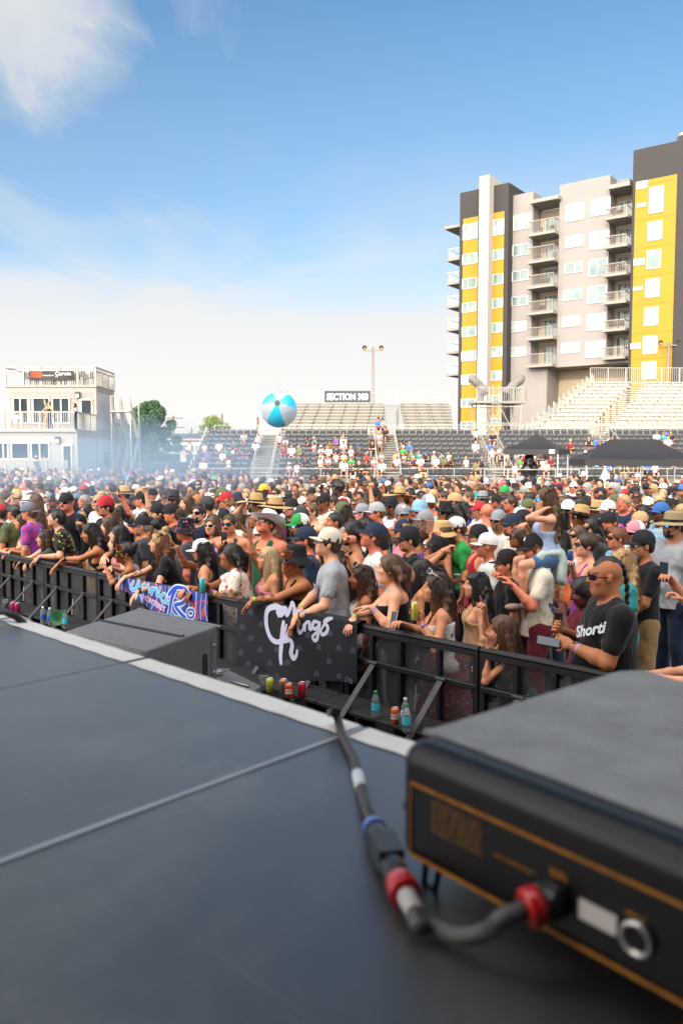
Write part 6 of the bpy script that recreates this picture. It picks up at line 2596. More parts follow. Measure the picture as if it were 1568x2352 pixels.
def build_distance():
 px = lambda u, Y: (u - CX) / F * Y
 tree('leafy green tree between the steel staircase and the vehicle graphics building', px(348, 82), 82, 8.1, 6.8, 3, crown0=.1, nleaf=95000, col='40603a')
 tree('bushy green tree low behind the big tree', px(312, 95), 95, 5.5, 5, 5, col='4a6a38')
 tree('small yellow green tree beyond the left end of the grandstand', px(487, 120), 120, 8.6, 6.5, 8, nleaf=16000, col='7a8a44')
 tree('small tree right of the yellow green one beyond the stand', px(513, 124), 124, 8.0, 5.0, 9, nleaf=12000, col='6f8440')
 tree('tree top just showing above the empty bleachers', px(968, 105), 105, 9.4, 3.5, 12, nleaf=3000, col='6f8440')
 tree('dark small tree behind the steel staircase', px(280, 90), 90, 6.6, 4.5, 15, nleaf=6000, col='3f5a34')
 # shop building
 Y = 98
 x0, x1 = px(395, Y), px(500, Y)
 b = empty('shop_building', ((x0 + x1) / 2, Y, 0), 0, 'low white shop with VEHICLE GRAPHICS lettering and a dark roof edge', 'building')
 w = x1 - x0 + 3
 mb = MB(); mb.box((0, 3, 2.3), (w, 6, 4.6)); mb.build('wall', mat('shop_white', srgb('cfcdc8'), .7), b)
 mb = MB(); mb.box((0, 2.9, 4.85), (w + .4, 6.4, .5)); mb.build('roof', mat('shop_roof', srgb('4a4f56'), .7), b)
 mb = MB(); mb.box((0, -.02, 4.2), (w, .1, .25)); mb.build('trim', mat('shop_red', srgb('7a3a3a'), .7), b)
 for k in range(3):
  mb = MB(); mb.box((-w / 2 + 1.8 + k * 2.3, -.02, 1.6), (1.5, .1, 2.0)); mb.build('window', mat('shop_glass', srgb('3f4a55'), .2), b)
 text('VEHICLE GRAPHICS', .95, b, Matrix.Translation((.4, -.1, 3.3)) @ Matrix.Rotation(R(90), 4, 'X') @ Matrix.Diagonal((.8, 1.1, 1, 1)), mat('shop_letters', srgb('39424e'), .6), ext=.02, bold=.02)
 # dark red building
 Y = 92
 b = empty('warehouse', (px(285, Y), Y, 0), 0, 'dark red low building behind the steel staircase', 'building')
 mb = MB(); mb.box((0, 3, 2.3), (5.5, 6, 4.6)); mb.build('wall', mat('brick_red', srgb('6a3a44'), .8), b)
 mb = MB(); mb.box((0, 2.9, 4.7), (5.8, 6.4, .25)); mb.build('roof', mat('shop_roof', srgb('4a4f56'), .7), b)
 # long dark car park wall
 wl = empty('boundary_wall', (px(400, 70), 70, 0), 0, 'dark low boundary wall beneath the big green tree', 'wall')
 mb = MB(); mb.box((0, 0, .9), (9., .25, 1.8)); mb.build('wall_face', mat('wall_dark', srgb('4a5258'), .8), wl)
 mb = MB(); mb.box((0, 0, 1.85), (9.1, .35, .1)); mb.build('coping', mat('coping', srgb('7a7a78'), .8), wl)
 # utility poles
 wood = mat('pole_wood', srgb('6b5638'), .9)
 for (u, v, Y, arm, lb) in ((398, 955, 130, 1.6, 'wooden utility pole with crossarm right of the big tree'), (309, 965, 120, 0, 'plain wooden pole left of the big tree'), (592, 958, 110, 0, 'plain wooden pole left of the beach ball'), (510, 951, 130, 0, 'thin wooden pole behind the small trees')):
  p = at_y(u, v, Y)
  r = empty('utility_pole', (p.x, Y, 0), 0, lb, 'utility pole', 'wooden utility poles')
  mb = MB(); mb.tube([(0, 0, 0), (0, 0, p.z)], [.2, .14], 8); mb.build('pole', wood, r, True)
  if arm:
   mb = MB()
   mb.box((0, 0, p.z - .4), (arm * 2, .12, .14)); mb.box((0, 0, p.z - 1.9), (arm * 2.2, .12, .14))
   mb.build('crossarm', wood, r)
 p = at_y(437, 978, 80)
 r = empty('street_lamp', (p.x, 80, 0), 0, 'grey acorn street lamp left of the grandstand side rail', 'street lamp')
 mb = MB(); mb.tube([(0, 0, 0), (0, 0, p.z - .9)], [.1, .06], 8); mb.build('pole', mat('lamp_grey', srgb('6a6e70'), .5), r, True)
 mb = MB(); mb.lathe([(.1, -.95), (.22, -.8), (.25, -.4), (.12, -.1), (.03, 0)], 12, (0, 0, p.z)); mb.build('lamp_shade', mat('lamp_grey2', srgb('8d9088'), .4), r, True)
# ------------------------------------------------------------------ canopies, covered camera, beach ball
def canopy(label, P, ze, zp, ridge=0., name='canopy_tent'):
 """P: four eave corners (world xy, ccw); ridge: fraction of the long side"""
 c = sum((Vector((p[0], p[1], 0)) for p in P), Vector()) / 4
 r = empty(name, c, 0, label, 'canopy tent')
 blk = mat('canopy_black', srgb('1d1c20'), .6, var=.12, scale=2, bmp=.2, bscale=4)
 Q = [Vector((p[0] - c.x, p[1] - c.y, 0)) for p in P]
 a = (Q[0] + Q[3]) / 2 * ridge
 b = (Q[1] + Q[2]) / 2 * ridge
 def side(p, q, s, t, n=10):
  V = []
  for i in range(n + 1):
   for j in range(n + 1):
    u, v = i / n, j / n
    e = p.lerp(q, u)
    e.z = ze
    tp = s.lerp(t, u)
    tp.z = zp
    x = e.lerp(tp, v)
    x.z -= .14 * math.sin(math.pi * v) * (1 - v * .3) * (zp - ze) / 1.0 + .05 * math.sin(math.pi * u) * (1 - v)
    V.append(tuple(x))
  F_ = [(i * (n + 1) + j, (i + 1) * (n + 1) + j, (i + 1) * (n + 1) + j + 1, i * (n + 1) + j + 1) for i in range(n) for j in range(n)]
  return V, F_
 mb = MB()
 for p, q, s, t in ((Q[0], Q[1], a, b), (Q[1], Q[2], b, b), (Q[2], Q[3], b, a), (Q[3], Q[0], a, a)):
  mb.add(*side(p, q, s, t))
 mb.build('roof', blk, r, True)
 mb = MB()
 for i in range(4):
  p, q = Q[i], Q[(i + 1) % 4]
  n = 12
  vs, fs = [], []
  for k in range(n + 1):
   x = p.lerp(q, k / n)
   s = .05 * math.sin(math.pi * k / n)
   vs += [(x.x, x.y, ze + .0 - s), (x.x * 1.005, x.y * 1.005, ze - .3 - s * .6 + .01 * math.sin(k * 2))]
   if k:
    o = len(vs) - 4
    fs.append((o, o + 1, o + 3, o + 2))
  mb.add(vs, fs)
 mb.build('valance', blk, r, True)
 wht = mat('leg_white', srgb('c9c9c8'), .4, .3)
 for p in Q:
  mb = MB()
  mb.box((p.x * .97, p.y * .97, ze / 2 - .05), (.05, .05, ze - .1))
  mb.build('leg', wht, r)
 return r
def build_mid():
 c = at_y(1232, 1000, 45)
 a = R(-26)
 hx = 1.5
 P = [(c.x + math.cos(a) * sx * hx - math.sin(a) * sy * hx, 45 + math.sin(a) * sx * hx + math.cos(a) * sy * hx) for sx, sy in ((-1, -1), (1, -1), (1, 1), (-1, 1))]
 t = canopy('smaller black pop-up canopy tent with a white tag in front of the seats', P, 2.85, 3.72)
 mb = MB()
 q = Vector((P[1][0] - t.location.x, P[1][1] - t.location.y, 0))
 p0 = Vector((P[0][0] - t.location.x, P[0][1] - t.location.y, 0))
 m = p0.lerp(q, .88)
 mb.box((m.x, m.y - .03, 2.68), (.3, .03, .22), Matrix.Rotation(a, 4, 'Z'))
 mb.build('tag', mat('tag_white', srgb('cfcdc8'), .6), t)
 c = at_y(1452, 1020, 34.5)
 a = R(-4)
 P = [(c.x + math.cos(a) * sx * 2.35 - math.sin(a) * sy * 1.5, 34.5 + math.sin(a) * sx * 2.35 + math.cos(a) * sy * 1.5) for sx, sy in ((-1, -1), (1, -1), (1, 1), (-1, 1))]
 canopy('larger black ridge canopy tent at the right edge above the crowd', P, 2.36, 3.18, .42)
 # camera platform under the first canopy
 r = empty('platform_riser', (at_y(1210, 1100, 45).x, 45.2, 0), 0, 'white platform riser under the smaller black canopy', 'platform')
 mb = MB(); mb.box((0, 0, .72), (5.2, 2.6, .16)); mb.build('platform_top', mat('riser_white', srgb('c4c0b8'), .6), r)
 mb = MB()
 for x in (-2.5, -1.2, 0, 1.2, 2.5):
  mb.box((x, -1.2, .32), (.08, .08, .64))
 for z in (1.2, 1.7):
  mb.bar((-2.6, -1.25, z), (2.6, -1.25, z), .045)
 for x in (-2.6, -1.3, 1.3, 2.6):
  mb.box((x, -1.25, 1.2), (.05, .05, 1.0))
 mb.build('frame', mat('rail_white', srgb('a39f98'), .5), r)
 p = at_y(1212, 1100, 44.8)
 fl = Field((-.7, -.6, 0), (.7, .6, 2.0), .035)
 fl.cap((-.1, 0, .1), .38, (0, 0, .9), .36, .1)
 fl.cap((0, 0, .9), .36, (.05, 0, 1.5), .26, .15)
 fl.ell((.25, 0, .9), (.3, .3, .45), None, .1)
 fl.cut((0, 0, 0), (0, 0, -1))
 V, Q = fl.mesh()
 V = V + vnormals(V, Q) * (wob(V * [1, 1, .4], 13, 2.) * .035)[:, None]
 tag(obj('covered_camera', fast_mesh('covered_camera', V, Q, mat('plastic_black', (.008, .008, .009), .25, bmp=.6, bscale=12))), 'video camera wrapped in shiny black plastic under the smaller canopy', 'camera').location = (p.x, 44.8, .8)
 # closed white parasol
 p = at_y(1388, 1100, 33)
 r = empty('closed_parasol', (p.x, 33, 0), 0, 'closed white parasol standing left of the larger canopy leg', 'parasol')
 mb = MB()
 n = 20
 prof = [(.30, 1.0), (.32, 1.05), (.2, 1.45), (.1, 1.75), (.02, 1.98)]
 mb.lathe(prof, n)
 for i, v_ in enumerate(mb.v):
  k = 1 + .22 * math.cos((i % n) * 2 * math.pi / n * 5)
  mb.v[i] = (v_[0] * k, v_[1] * k, v_[2])
 mb.build('fabric', mat('parasol_white', srgb('dddde0'), .7), r, True)
 mb = MB(); mb.tube([(0, 0, 0), (0, 0, 2.05)], .025, 8); mb.build('pole', MATS['leg_white'], r)
 # beach ball
 Y = 18.
 c = at_y(641, 941, Y)
 rad = 41 / F * Y
 r = empty('beach_ball', c, 0, 'large clear and turquoise panelled beach ball floating above the crowd', 'beach ball')
 r.rotation_euler = (R(72), R(8), R(-4))
 tq = mat('ball_blue', srgb('2cc4f0'), .2, trans=.0, coat=.5, var=.04)
 cl = mat('ball_clear', srgb('c4ced4'), .08, trans=.0, coat=.3, var=.03)
 cl.node_tree.nodes['Principled BSDF'].inputs['IOR'].default_value = 1.02
 cl.node_tree.nodes['Principled BSDF'].inputs['Alpha'].default_value = .7
 tq.node_tree.nodes['Principled BSDF'].inputs['Alpha'].default_value = .95
 spk = mat('ball_confetti', (.02, .02, .025), .3)
 pieces = []
 for k in range(6):
  a0, a1 = k * math.pi / 3, (k + 1) * math.pi / 3
  fn = lambda s, t, a0=a0, a1=a1: Vector((math.cos(a0 + (a1 - a0) * s) * math.sin(.03 + t * (math.pi - .06)), math.sin(a0 + (a1 - a0) * s) * math.sin(.03 + t * (math.pi - .06)), math.cos(.03 + t * (math.pi - .06)))) * rad * (1 + .004 * math.sin(s * math.pi))
  V, Q = gridVQ(fn, 8, 28)
  obj('panel', fast_mesh('panel', V, Q[:, ::-1], tq if k % 2 == 0 else cl), r)
 mb = MB()
 mb.lathe([(.012 * rad / .4, 0), (.06 * rad / .4, .0), (.06 * rad / .4, .006), (.0, .008)], 20, (0, 0, rad * .998))
 mb.build('valve', tq, r)
 mb = MB()
 mb.lathe([(.05 * rad / .4, 0), (.062 * rad / .4, .0), (.062 * rad / .4, .008), (.05 * rad / .4, .008)], 20, (0, 0, rad * 1.003))
 mb.build('valve_ring', spk, r)
 rr = random.Random(4)
 mb = MB()
 for k in range(620):
  a = rr.choice((1.57, 1.57, 1.57, 3.66, 5.76, .6, 2.6)) + rr.gauss(0, .28)
  th = abs(rr.gauss(.75, .4)) + .1
  d = Vector((math.cos(a) * math.sin(th), math.sin(a) * math.sin(th), math.cos(th)))
  x = d.orthogonal().normalized()
  y = d.cross(x)
  s = rr.uniform(.002, .007)
  o = d * rad * 1.008
  mb.add([o + x * s, o + y * s * 1.3, o - x * s, o - y * s * .8], [(0, 1, 2, 3)])
 mb.build('confetti', spk, r)
# ------------------------------------------------------------------ the crowd
C_ = {'black': '17171b', 'white': 'dcdbd8', 'grey': '8f9298', 'charcoal': '3c3e44', 'navy': '1d2a44', 'blue': '3565a8', 'light blue': '86b4d0', 'teal': '2c8a90', 'green': '2c9a4a', 'olive': '5d6442',
 'red': 'b22430', 'maroon': '6a1f2c', 'pink': 'd88a98', 'purple': '6a4a9a', 'orange': 'd8703a', 'yellow': 'd8b23c', 'tan': 'c39c72', 'cream': 'dfd6c2', 'brown': '6a4a34', 'straw': 'c9a871'}
CL = {k: srgb(v) for k, v in C_.items()}
GAZE = Vector((-16., 7., 0))
PLACED = []        # (x, y, radius)
MARKS = []         # (u, v, short name)
USED = set()
CNT = {'ind': 0}
def face_dir(x, y, off=0.):
 d = GAZE - Vector((x, y, 0))
 a = math.atan2(d.y, d.x) + off
 return a - math.pi / 2      # rotation so that local +Y looks along it
def hero(u, v, label, t=None, d=None, sex='m', skin='b', bulk=1., lean=0., by=0., hy=0., hp=.08, LH=None, RH=None, hl='rest', hr='rest', shirt=('tee', 'cloth', 'black'), pants=('long', 'cloth', 'navy'),
  stub=0., tattoo=None, legs=False, mark=None, ht=None, extras=(), h=.0065, dz=None, twist=0., ep=(1., 1.), pnl=None, pnr=None, sit=False, shoes=False, hem=-.1, **hg):
 if d is not None:
  P = at_y(u, v, d)
 else:
  P = at_plane(u, v, B0 + BN * t, BN)
 # solve height and feet so that the head lands on P
 rz = face_dir(P.x, P.y, by)
 K0 = skeleton(1.75, sex, bulk, lean, twist, hy, hp)
 hz = K0['H'].translation.z
 k = ht / 1.75 if ht else min(1.98, max(1.47, 1.75 * P.z / hz)) / 1.75
 dzz = P.z - hz * k if dz is None else dz
 Rz = Matrix.Rotation(rz, 4, 'Z')
 hl_ = K0['H'].translation * k
 off = Rz @ Vector((hl_.x, hl_.y, 0))
 base = Vector((P.x - off.x, P.y - off.y, 0))
 M = Matrix.Translation(base) @ Rz
 Mi = M.inverted()
 def tgt(hh, side):
  if hh is None:
   return None
  if isinstance(hh, Vector):
   return hh
  uu, vv, tt = hh
  w = at_y(uu, vv, d + tt) if d is not None else at_plane(uu, vv, B0 + BN * tt, BN)
  q = Mi @ w
  S = K0['T'] @ Vector((side * .17, 0, .455))
  S = Vector((S.x * k, S.y * k, S.z * k + dzz))
  return q - (q - S).normalized() * .075
 K = skeleton(1.75 * k, sex, bulk, lean, twist, hy, hp, tgt(LH, -1), tgt(RH, 1), sit, dzz, ep)
 me = skin_mesh(K, h, hl, hr, pnl, pnr, legs, stub, tattoo)
 o = obj('person', me, None, SKINS[skin])
 o.location = base
 o.rotation_euler = (0, 0, rz)
 tag(o, label, 'person', 'people standing in the concert crowd')
 headgear(o, K, **hg)
 if shirt:
  sm = shirt_mesh(K, shirt[0], .0085, shirt[1], seed=u * .13, hem=hem)
  if sm:
   so = obj('shirt', sm, o, CL[shirt[2]] if isinstance(shirt[2], str) else shirt[2])
 if pants:
  obj('trousers' if pants[0] == 'long' else pants[0], pants_mesh(K, pants[0], .014, pants[1]), o, CL[pants[2]] if isinstance(pants[2], str) else pants[2])
 if shoes:
  for nm in 'LR':
   a = K['A' + nm]
   obj('shoe', LIBSHOE(), o, CL['black'], Matrix.Translation((a.x, a.y - .0, max(0, a.z - .09))))
 for e in extras:
  e(o, K)
 PLACED.append((base.x, base.y, .30))
 PLACED.append((P.x, P.y, .22))
 if mark:
  MARKS.append((u, v, mark))
 CNT['ind'] += 1
 if abs(dzz) > .12 and dz is None:
  print('HERO height off', label[:40], round(P.z, 2), round(dzz, 2))
 K['M'] = M
 K['o'] = o
 return K
def LIBSHOE():
 if 'shoe' not in LIB:
  LIB['shoe'] = shoe_mesh()
 return LIB['shoe']
def phone(P, d, n, label, color=(.012, .012, .014), case=None):
 """held phone: d = long direction, n = screen normal"""
 d = Vector(d).normalized()
 n = (Vector(n) - d * Vector(n).dot(d)).normalized()
 x = d.cross(n)
 M = Matrix((x, d, n)).transposed().to_4x4()
 M.translation = P
 mb = MB()
 mb.box((0, 0, 0), (.074, .152, .009), bev=.004)
 o = mb.build('phone', MATS['gadget_color'], None, color=case or (.015, .015, .017))
 o.matrix_world = M
 mb = MB()
 mb.box((0, 0, .0052), (.068, .144, .001))
 mb.build('screen', MATS['screen_glass'], o)
 tag(o, label, 'phone', 'phones held up in the crowd')
 return o
def wristband(K, nm, col, fr=.93, r=.031, h=.016, name='wristband'):
 E, W = K['E' + nm], K['W' + nm]
 p = E.lerp(W, fr)
 d = (W - E).normalized()
 mb = MB()
 mb.tube([p - d * h / 2, p + d * h / 2], r * K['s'], 14)
 mb.build(name, MATS['strap'], K['o'], True, color=srgb(col))
def watch(K, nm, col='17171b'):
 wristband(K, nm, col, .9, .03, .022, 'watch_strap')
 E, W = K['E' + nm], K['W' + nm]
 p = E.lerp(W, .9)
 mb = MB()
 mb.box(p + Vector((0, 0, .031)), (.036, .04, .012), bev=.004)
 mb.build('watch', MATS['gadget'], K['o'])
def head_child(name, mb, m, o, K, color=None):
 c = mb.build(name, m, o, True, color=color)
 c.matrix_local = K['H'] @ Matrix.Diagonal((K['hs'] * K['wf'], K['hs'], K['hs'], 1))
 return c
def hoops(o, K):
 for sx in (-1, 1):
  mb = MB()
  pts = [(sx * .084, -.006 + math.sin(a) * .026, -.062 + math.cos(a) * .028) for a in np.linspace(0, 2 * math.pi, 17)]
  mb.tube(pts, .0034, 6)
  head_child('hoop_earring', mb, MATS['gold'], o, K)
def flower(o, K):
 mb = MB()
 for k in range(6):
  a = k * math.pi / 3
  M = Matrix.Rotation(a, 4, 'Y')
  mb.add([M @ Vector(p) for p in ((0, 0, 0), (.012, .006, .02), (0, .01, .045), (-.012, .006, .02))], [(0, 1, 2, 3)])
 mb.v = [(x * 1.0 - .05, y + .085, z + .06) for x, y, z in mb.v]
 c = head_child('flower', mb, MATS['cap_white'], o, K)
def braid_down(o, K, x=.03, col='k', ln=.38):
 fl = Field((-.1, -.25, -.5), (.15, .05, .12), .0065)
 for i in range(15):
  t = i / 14
  fl.ell((x + .01 * (-1) ** i + .03 * t, -.125 - .03 * math.sin(t * 3), .07 - ln * t), (.018, .017, .02), None, .004)
 V, Q = fl.mesh()
 obj('braid', fast_mesh('braid', V, Q, MATS['hair'], cols=np.ones((len(V), 3))), o, HAIRC[col], K['H'])
def straps(o, K, col=(.01, .01, .012)):
 for sd in (-1, 1):
  mb = MB()
  pts = [K['t'](sd * .085, .105 * K['b'], .395), K['t'](sd * .09, .07, .47), K['t'](sd * .085, -.02, .513), K['t'](sd * .08, -.09, .44)]
  mb.tube(pts, .006, 6)
  mb.build('shoulder_strap', MATS['strap'], o, True, color=col)
def lanyard(o, K, col=srgb('a8d0e0')):
 mb = MB()
 mb.tube([K['t'](-.05, .03, .53), K['t'](-.03, .115, .42), K['t'](.01, .15, .33), K['t'](.0, .165, .2)], .007, 6)
 mb.build('lanyard', MATS['strap'], o, True, color=col)
def chest_text(body, size, x, z, y=.14, col='f0f0f0', shear=0., rot=0., bold=.0015, az=0.):
 def f(o, K):
  me = text_mesh(body, size, .0006, bold, shear=shear)
  me.materials.clear()
  me.materials.append(mat('print_' + col, srgb(col), .7))
  M = K['T'] @ Matrix.Diagonal((K['s'], K['s'], K['s'], 1)) @ Matrix.Rotation(az, 4, 'Z') @ Matrix.Translation((x, y * K['b'], z)) @ Matrix.Rotation(rot, 4, 'Y') @ Matrix.Rotation(math.pi, 4, 'Z') @ Matrix.Rotation(R(90 - 4), 4, 'X')
  # drape on the chest: bend around the torso
  rad = .17 * K['b']
  Mi = M
  vs = [v.co.copy() for v in me.vertices]
  for v in me.vertices:
   a = (v.co.x) / rad
   v.co = Vector((math.sin(a) * rad, v.co.y, v.co.z + (math.cos(a) - 1) * rad * .7))
  c = obj('shirt_print', me, o, None, M)
 return f
def trim(o, K):
 for (zz, col) in ((.0, 'd8c23c'), (.012, 'b22430')):
  mb = MB()
  pts = []
  for a in np.linspace(-2.6, 2.6, 21):
   pts.append(K['t'](math.sin(a) * (.085 + zz), .02 + math.cos(a) * (.105 + zz), .475 - .035 * math.cos(a) - zz))
  mb.tube(pts, .0055, 6)
  mb.build('neck_trim', MATS['strap'], o, True, color=srgb(col))
def build_heroes(can, cup):
 H = hero
 V3 = Vector
 blk = 'black'
 # ---- front row from the left
 H(-2, 1243, 'person in black tee at the far left edge, forearms folded on the barrier', t=.2, sex='m', skin='b', lean=.55, LH=(14, 1268, .02), RH=(0, 1262, .0), hair='short', hc='n')
 H(52, 1200, 'person with long dark hair and tan tee leaning on the barrier at the left', t=.38, sex='f', skin='b', lean=.3, LH=(18, 1272, .02), RH=(4, 1268, .05), hair='long', hc='n', shirt=('tee', 'cloth', 'tan'), mark='tan tee woman', bulk=1.1)
 K = H(103, 1238, 'person peering out beside the tropical shirt, arms stretched along the barrier', t=.22, sex='f', skin='b', lean=.4, LH=(40, 1292, -.03), RH=(26, 1288, -.02), hair='long', hc='n', gl='dark^', shirt=('tee', 'cloth', 'charcoal'))
 wristband(K, 'L', 'b89ad8')
 K = H(130, 1192, 'person in dark tropical print shirt with short black hair leaning on the barrier', t=.34, sex='m', skin='a', lean=.32, hp=.28, LH=(82, 1288, -.06), RH=(38, 1306, -.12), hair='quiff', hc='k', shirt=('tee', 'cloth_tropical', srgb('101820')), mark='tropical shirt man', stub=.1)
 wristband(K, 'L', 'a58ad0')
 K = H(208, 1226, 'person with long curly black hair and black tank hunched over the barrier', t=.22, sex='f', skin='c', lean=.5, by=.15, LH=(134, 1286, -.03), RH=(122, 1301, -.1), hair='wavy', hc='k', shirt=('tank', 'cloth', blk), hp=-.1, bulk=1.05, mark='curly haired woman')
 watch(K, 'L')
 K = H(250, 1212, 'person with dark hair holding a phone out in front over the crowd', t=.62, sex='f', skin='a', lean=.1, RH=(182, 1207, .35), hr='grip', LH=(232, 1290, .1), hair='long', hc='n', shirt=('tank', 'cloth', blk))
 wristband(K, 'R', 'd8c8b0')
 phone(K['M'] @ (K['WR'] + V3((0, .08, .05))), (0, -.1, 1), (-.6, -.7, 0), 'dark phone raised by the woman with outstretched arm at the left', case=(.02, .02, .025))
 H(272, 1230, 'smiling person in profile with straight black hair behind the hoop earrings', t=.42, sex='f', skin='a', hp=.2, lean=.15, LH=(250, 1310, .05), hair='long', hc='k', shirt=('tank', 'cloth', 'pink'))
 K = H(290, 1270, 'person in sunglasses and gold hoop earrings shading their eyes with one hand', t=.16, sex='f', skin='c', lean=.28, hp=-.02, RH=(268, 1255, -.05), hr='flat', LH=(229, 1302, -.12), hl='rest', hair='bun', hc='k', gl='dark', shirt=('tank', 'cloth', 'grey'), tattoo=('Lu', 'Rf'), ep=(1, .6), extras=(hoops,), mark='hoop earrings woman')
 wristband(K, 'R', 'b8e04a')
 K = H(366, 1248, 'person with pinned blonde hair and black tee reaching both arms over the painted banner', t=.24, sex='f', skin='a', lean=.38, hp=.12, by=.1, RH=(236, 1349, -.3), LH=(306, 1371, -.22), hair='wavy', hc='o', gl='dark^', shirt=('tee', 'cloth', blk), bulk=1.12, tattoo=('Rf',), mark='blonde woman in black tee', hl='rest')
 o = K['o']
 obj('hair', hair_mesh('topbun'), o, HAIRC['y'], K['H'] @ Matrix.Diagonal((1.02, 1.03, 1.03, 1)))
 wristband(K, 'R', '8fd84a', .96)
 watch(K, 'L')
 H(425, 1220, 'person in flamingo print bucket hat with dark tee', t=.85, sex='m', skin='r', bulk=1.15, hat='bucket', hatc=srgb('14161c'), hatmat='cloth_flamingo', hair='short', hc='b', shirt=('tee', 'cloth', 'charcoal'), mark='flamingo hat man', by=-.1)
 K = H(462, 1268, 'bearded person in white cap and glasses reaching one hand forward beside the painted banner', t=.38, sex='m', skin='b', lean=.2, hp=0, RH=(398, 1256, .1), hr='peace', LH=(424, 1356, -.08), hat='cap_logo', hatc=srgb('dcdce0'), hair='wavy', hc='k', gl='clear', beard='full', bc='k', shirt=('tank', 'cloth', blk), ep=(1, .3), mark='white cap man with glasses')
 wristband(K, 'R', 'd8406a', .9)
 wristband(K, 'R', 'a58ad0', .84)
 K = H(530, 1278, 'person with black ponytail in white floral shirt holding a turquoise can over the barrier', t=.26, sex='f', skin='d', bulk=1.35, lean=.2, hp=.18, LH=(470, 1366, -.12), hl='grip', RH=(428, 1362, -.1), hair='pony', hc='k', shirt=('tee', 'cloth_floral', srgb('e6ded2')), mark='floral shirt woman', pnl=(0, .6, .3))
 wristband(K, 'L', '8a5ac8', .9)
 wristband(K, 'L', 'd86aa0', .84)
 wristband(K, 'L', 'b8e04a', .79)
 g = K['M'] @ K['GL']
 can(0, 0, '45bcc4', 'tall turquoise can held by the woman in the floral shirt', h=.158, p=Vector((g.x - .01, g.y - .02, g.z - .05)))
 K = H(614, 1285, 'person with long pale blonde hair raising one arm behind the floral shirt', t=.5, sex='f', skin='b', by=.25, hp=.15, RH=(568, 1222, .35), hr='open', hair='long', hc=(.5, .38, .22), shirt=('tank', 'cloth', 'pink'))
 H(609, 1206, 'person in white cowboy hat and green basketball jersey gazing straight up with a moustache', t=1.0, sex='m', skin='r', bulk=1.12, hp=.55, by=.85, hat='cowboy', hatc=srgb('f4f5fa'), gl='dark', beard='m', bc='b', hair='fade', hc='n', shirt=('tank', 'cloth', srgb('1f5a3a')), tattoo=('Lu',), extras=(trim,), mark='green jersey man', tilt=.08)
 K = H(527, 1205, 'person in mirrored blue sunglasses and charcoal tank with a moustache', t=1.25, sex='m', skin='b', bulk=1.05, by=1.05, hp=0, hair='fade', hc='n', gl='blue', beard='m', shirt=('tank', 'cloth', 'charcoal'), RH=(525, 1243, .95), hr='grip', mark='mirrored sunglasses man')
 phone(K['M'] @ (K['WR'] + V3((0, .07, .05))), (0, -.2, 1), (-.2, -1, 0), 'green phone held up by the man in mirrored blue sunglasses', case=(.02, .05, .04))
 H(487, 1209, 'person in white framed sunglasses and purple top with straight brown hair', t=1.45, sex='f', skin='a', by=1.0, hair='curtain', hc='b', gl='white', shirt=('tank', 'cloth', 'purple'))
 K = H(676, 1290, 'person in floppy black hat with flower, black slogan tank and hand raised to the brim', t=.28, sex='f', skin='c', bulk=1.4, lean=.15, hp=.12, by=.3, RH=(655, 1262, .0), hr='flat', LH=(543, 1388, -.25), hl='rest', hat='bucket', hatc=srgb('121216'), hair='short', hc='k', shirt=('tank', 'cloth', blk), tattoo=('Lf', 'Rf'), ep=(1., .4), extras=(flower, chest_text('Women\nin shit!', .055, -.03, .27, .2, 'f0f0f0', .2)), mark='flower hat woman')
 wristband(K, 'L', 'a8e04a', .95)
 wristband(K, 'R', '1a1a1c', .9, .034, .03)
 wristband(K, 'R', 'c89ad8', .83, .034)
 H(700, 1243, 'person in navy cap and wraparound sunglasses with sun-tanned face behind the cream cap', t=.75, sex='m', skin='r', hp=.1, hat='cap', hatc=CL['navy'], gl='dark', hair='fade', hc='n', shirt=('tee', 'cloth', 'navy'), stub=.15)
 K = H(752, 1250, 'person in cream cap and grey pocket tee, clasped hands over the dark banner', t=.26, sex='m', skin='a', lean=.1, hp=.3, hy=.1, LH=(672, 1434, -.12), RH=(678, 1412, -.1), hat='cap', hatc=srgb('dcd2bd'), gl='dark', hair='short', hc='n', shirt=('tee', 'cloth', srgb('a3a7af')), mark='cream cap man', bulk=1.04)
 watch(K, 'L')
 wristband(K, 'R', 'a8e04a', .97)
 mb = MB()
 T = K['T']
 mb.box(K['t'](-.075, .152, .32), (.085, .008, .095), T.to_3x3() @ Matrix.Rotation(.25, 3, 'Z'), bev=.002)
 mb.build('shirt_pocket', MATS['cloth'], K['o'], color=srgb('9a9ea6'))
 mb = MB()
 mb.box(K['t'](-.077, .159, .35), (.016, .004, .02), T.to_3x3() @ Matrix.Rotation(.25, 3, 'Z'))
 mb.build('pocket_label', mat('label_orange', srgb('c8762c'), .6), K['o'])
 H(828, 1330, 'person with dark to blonde ombre hair in white top turned away from the camera', t=.42, sex='f', skin='c', by=.1, hair='ombre', hc='n', gl='dark^', shirt=('tank', 'cloth', 'white'))
 H(855, 1235, 'person in white tee and navy cap with white front, chin raised', t=.95, sex='m', skin='r', hp=.4, hat='cap', hatc=CL['navy'], hair='short', hc='n', shirt=('tee', 'cloth', 'white'), stub=.25, mark='white tee man with navy cap')
 K = H(808, 1226, 'person with black hair tied back, beard and black tank lifting a hand to the face', t=1.15, sex='m', skin='b', hair='pony', hc='k', beard='full', shirt=('tank', 'cloth', blk), RH=(790, 1232, .95), hr='fist', LH=(795, 1285, .7), hl='grip', ep=(1, .8))
 g = K['M'] @ K['GL']
 cup(0, 0, 'clear plastic cup in the hand of the long haired man in black tank', p=Vector((g.x, g.y, g.z - .04)))
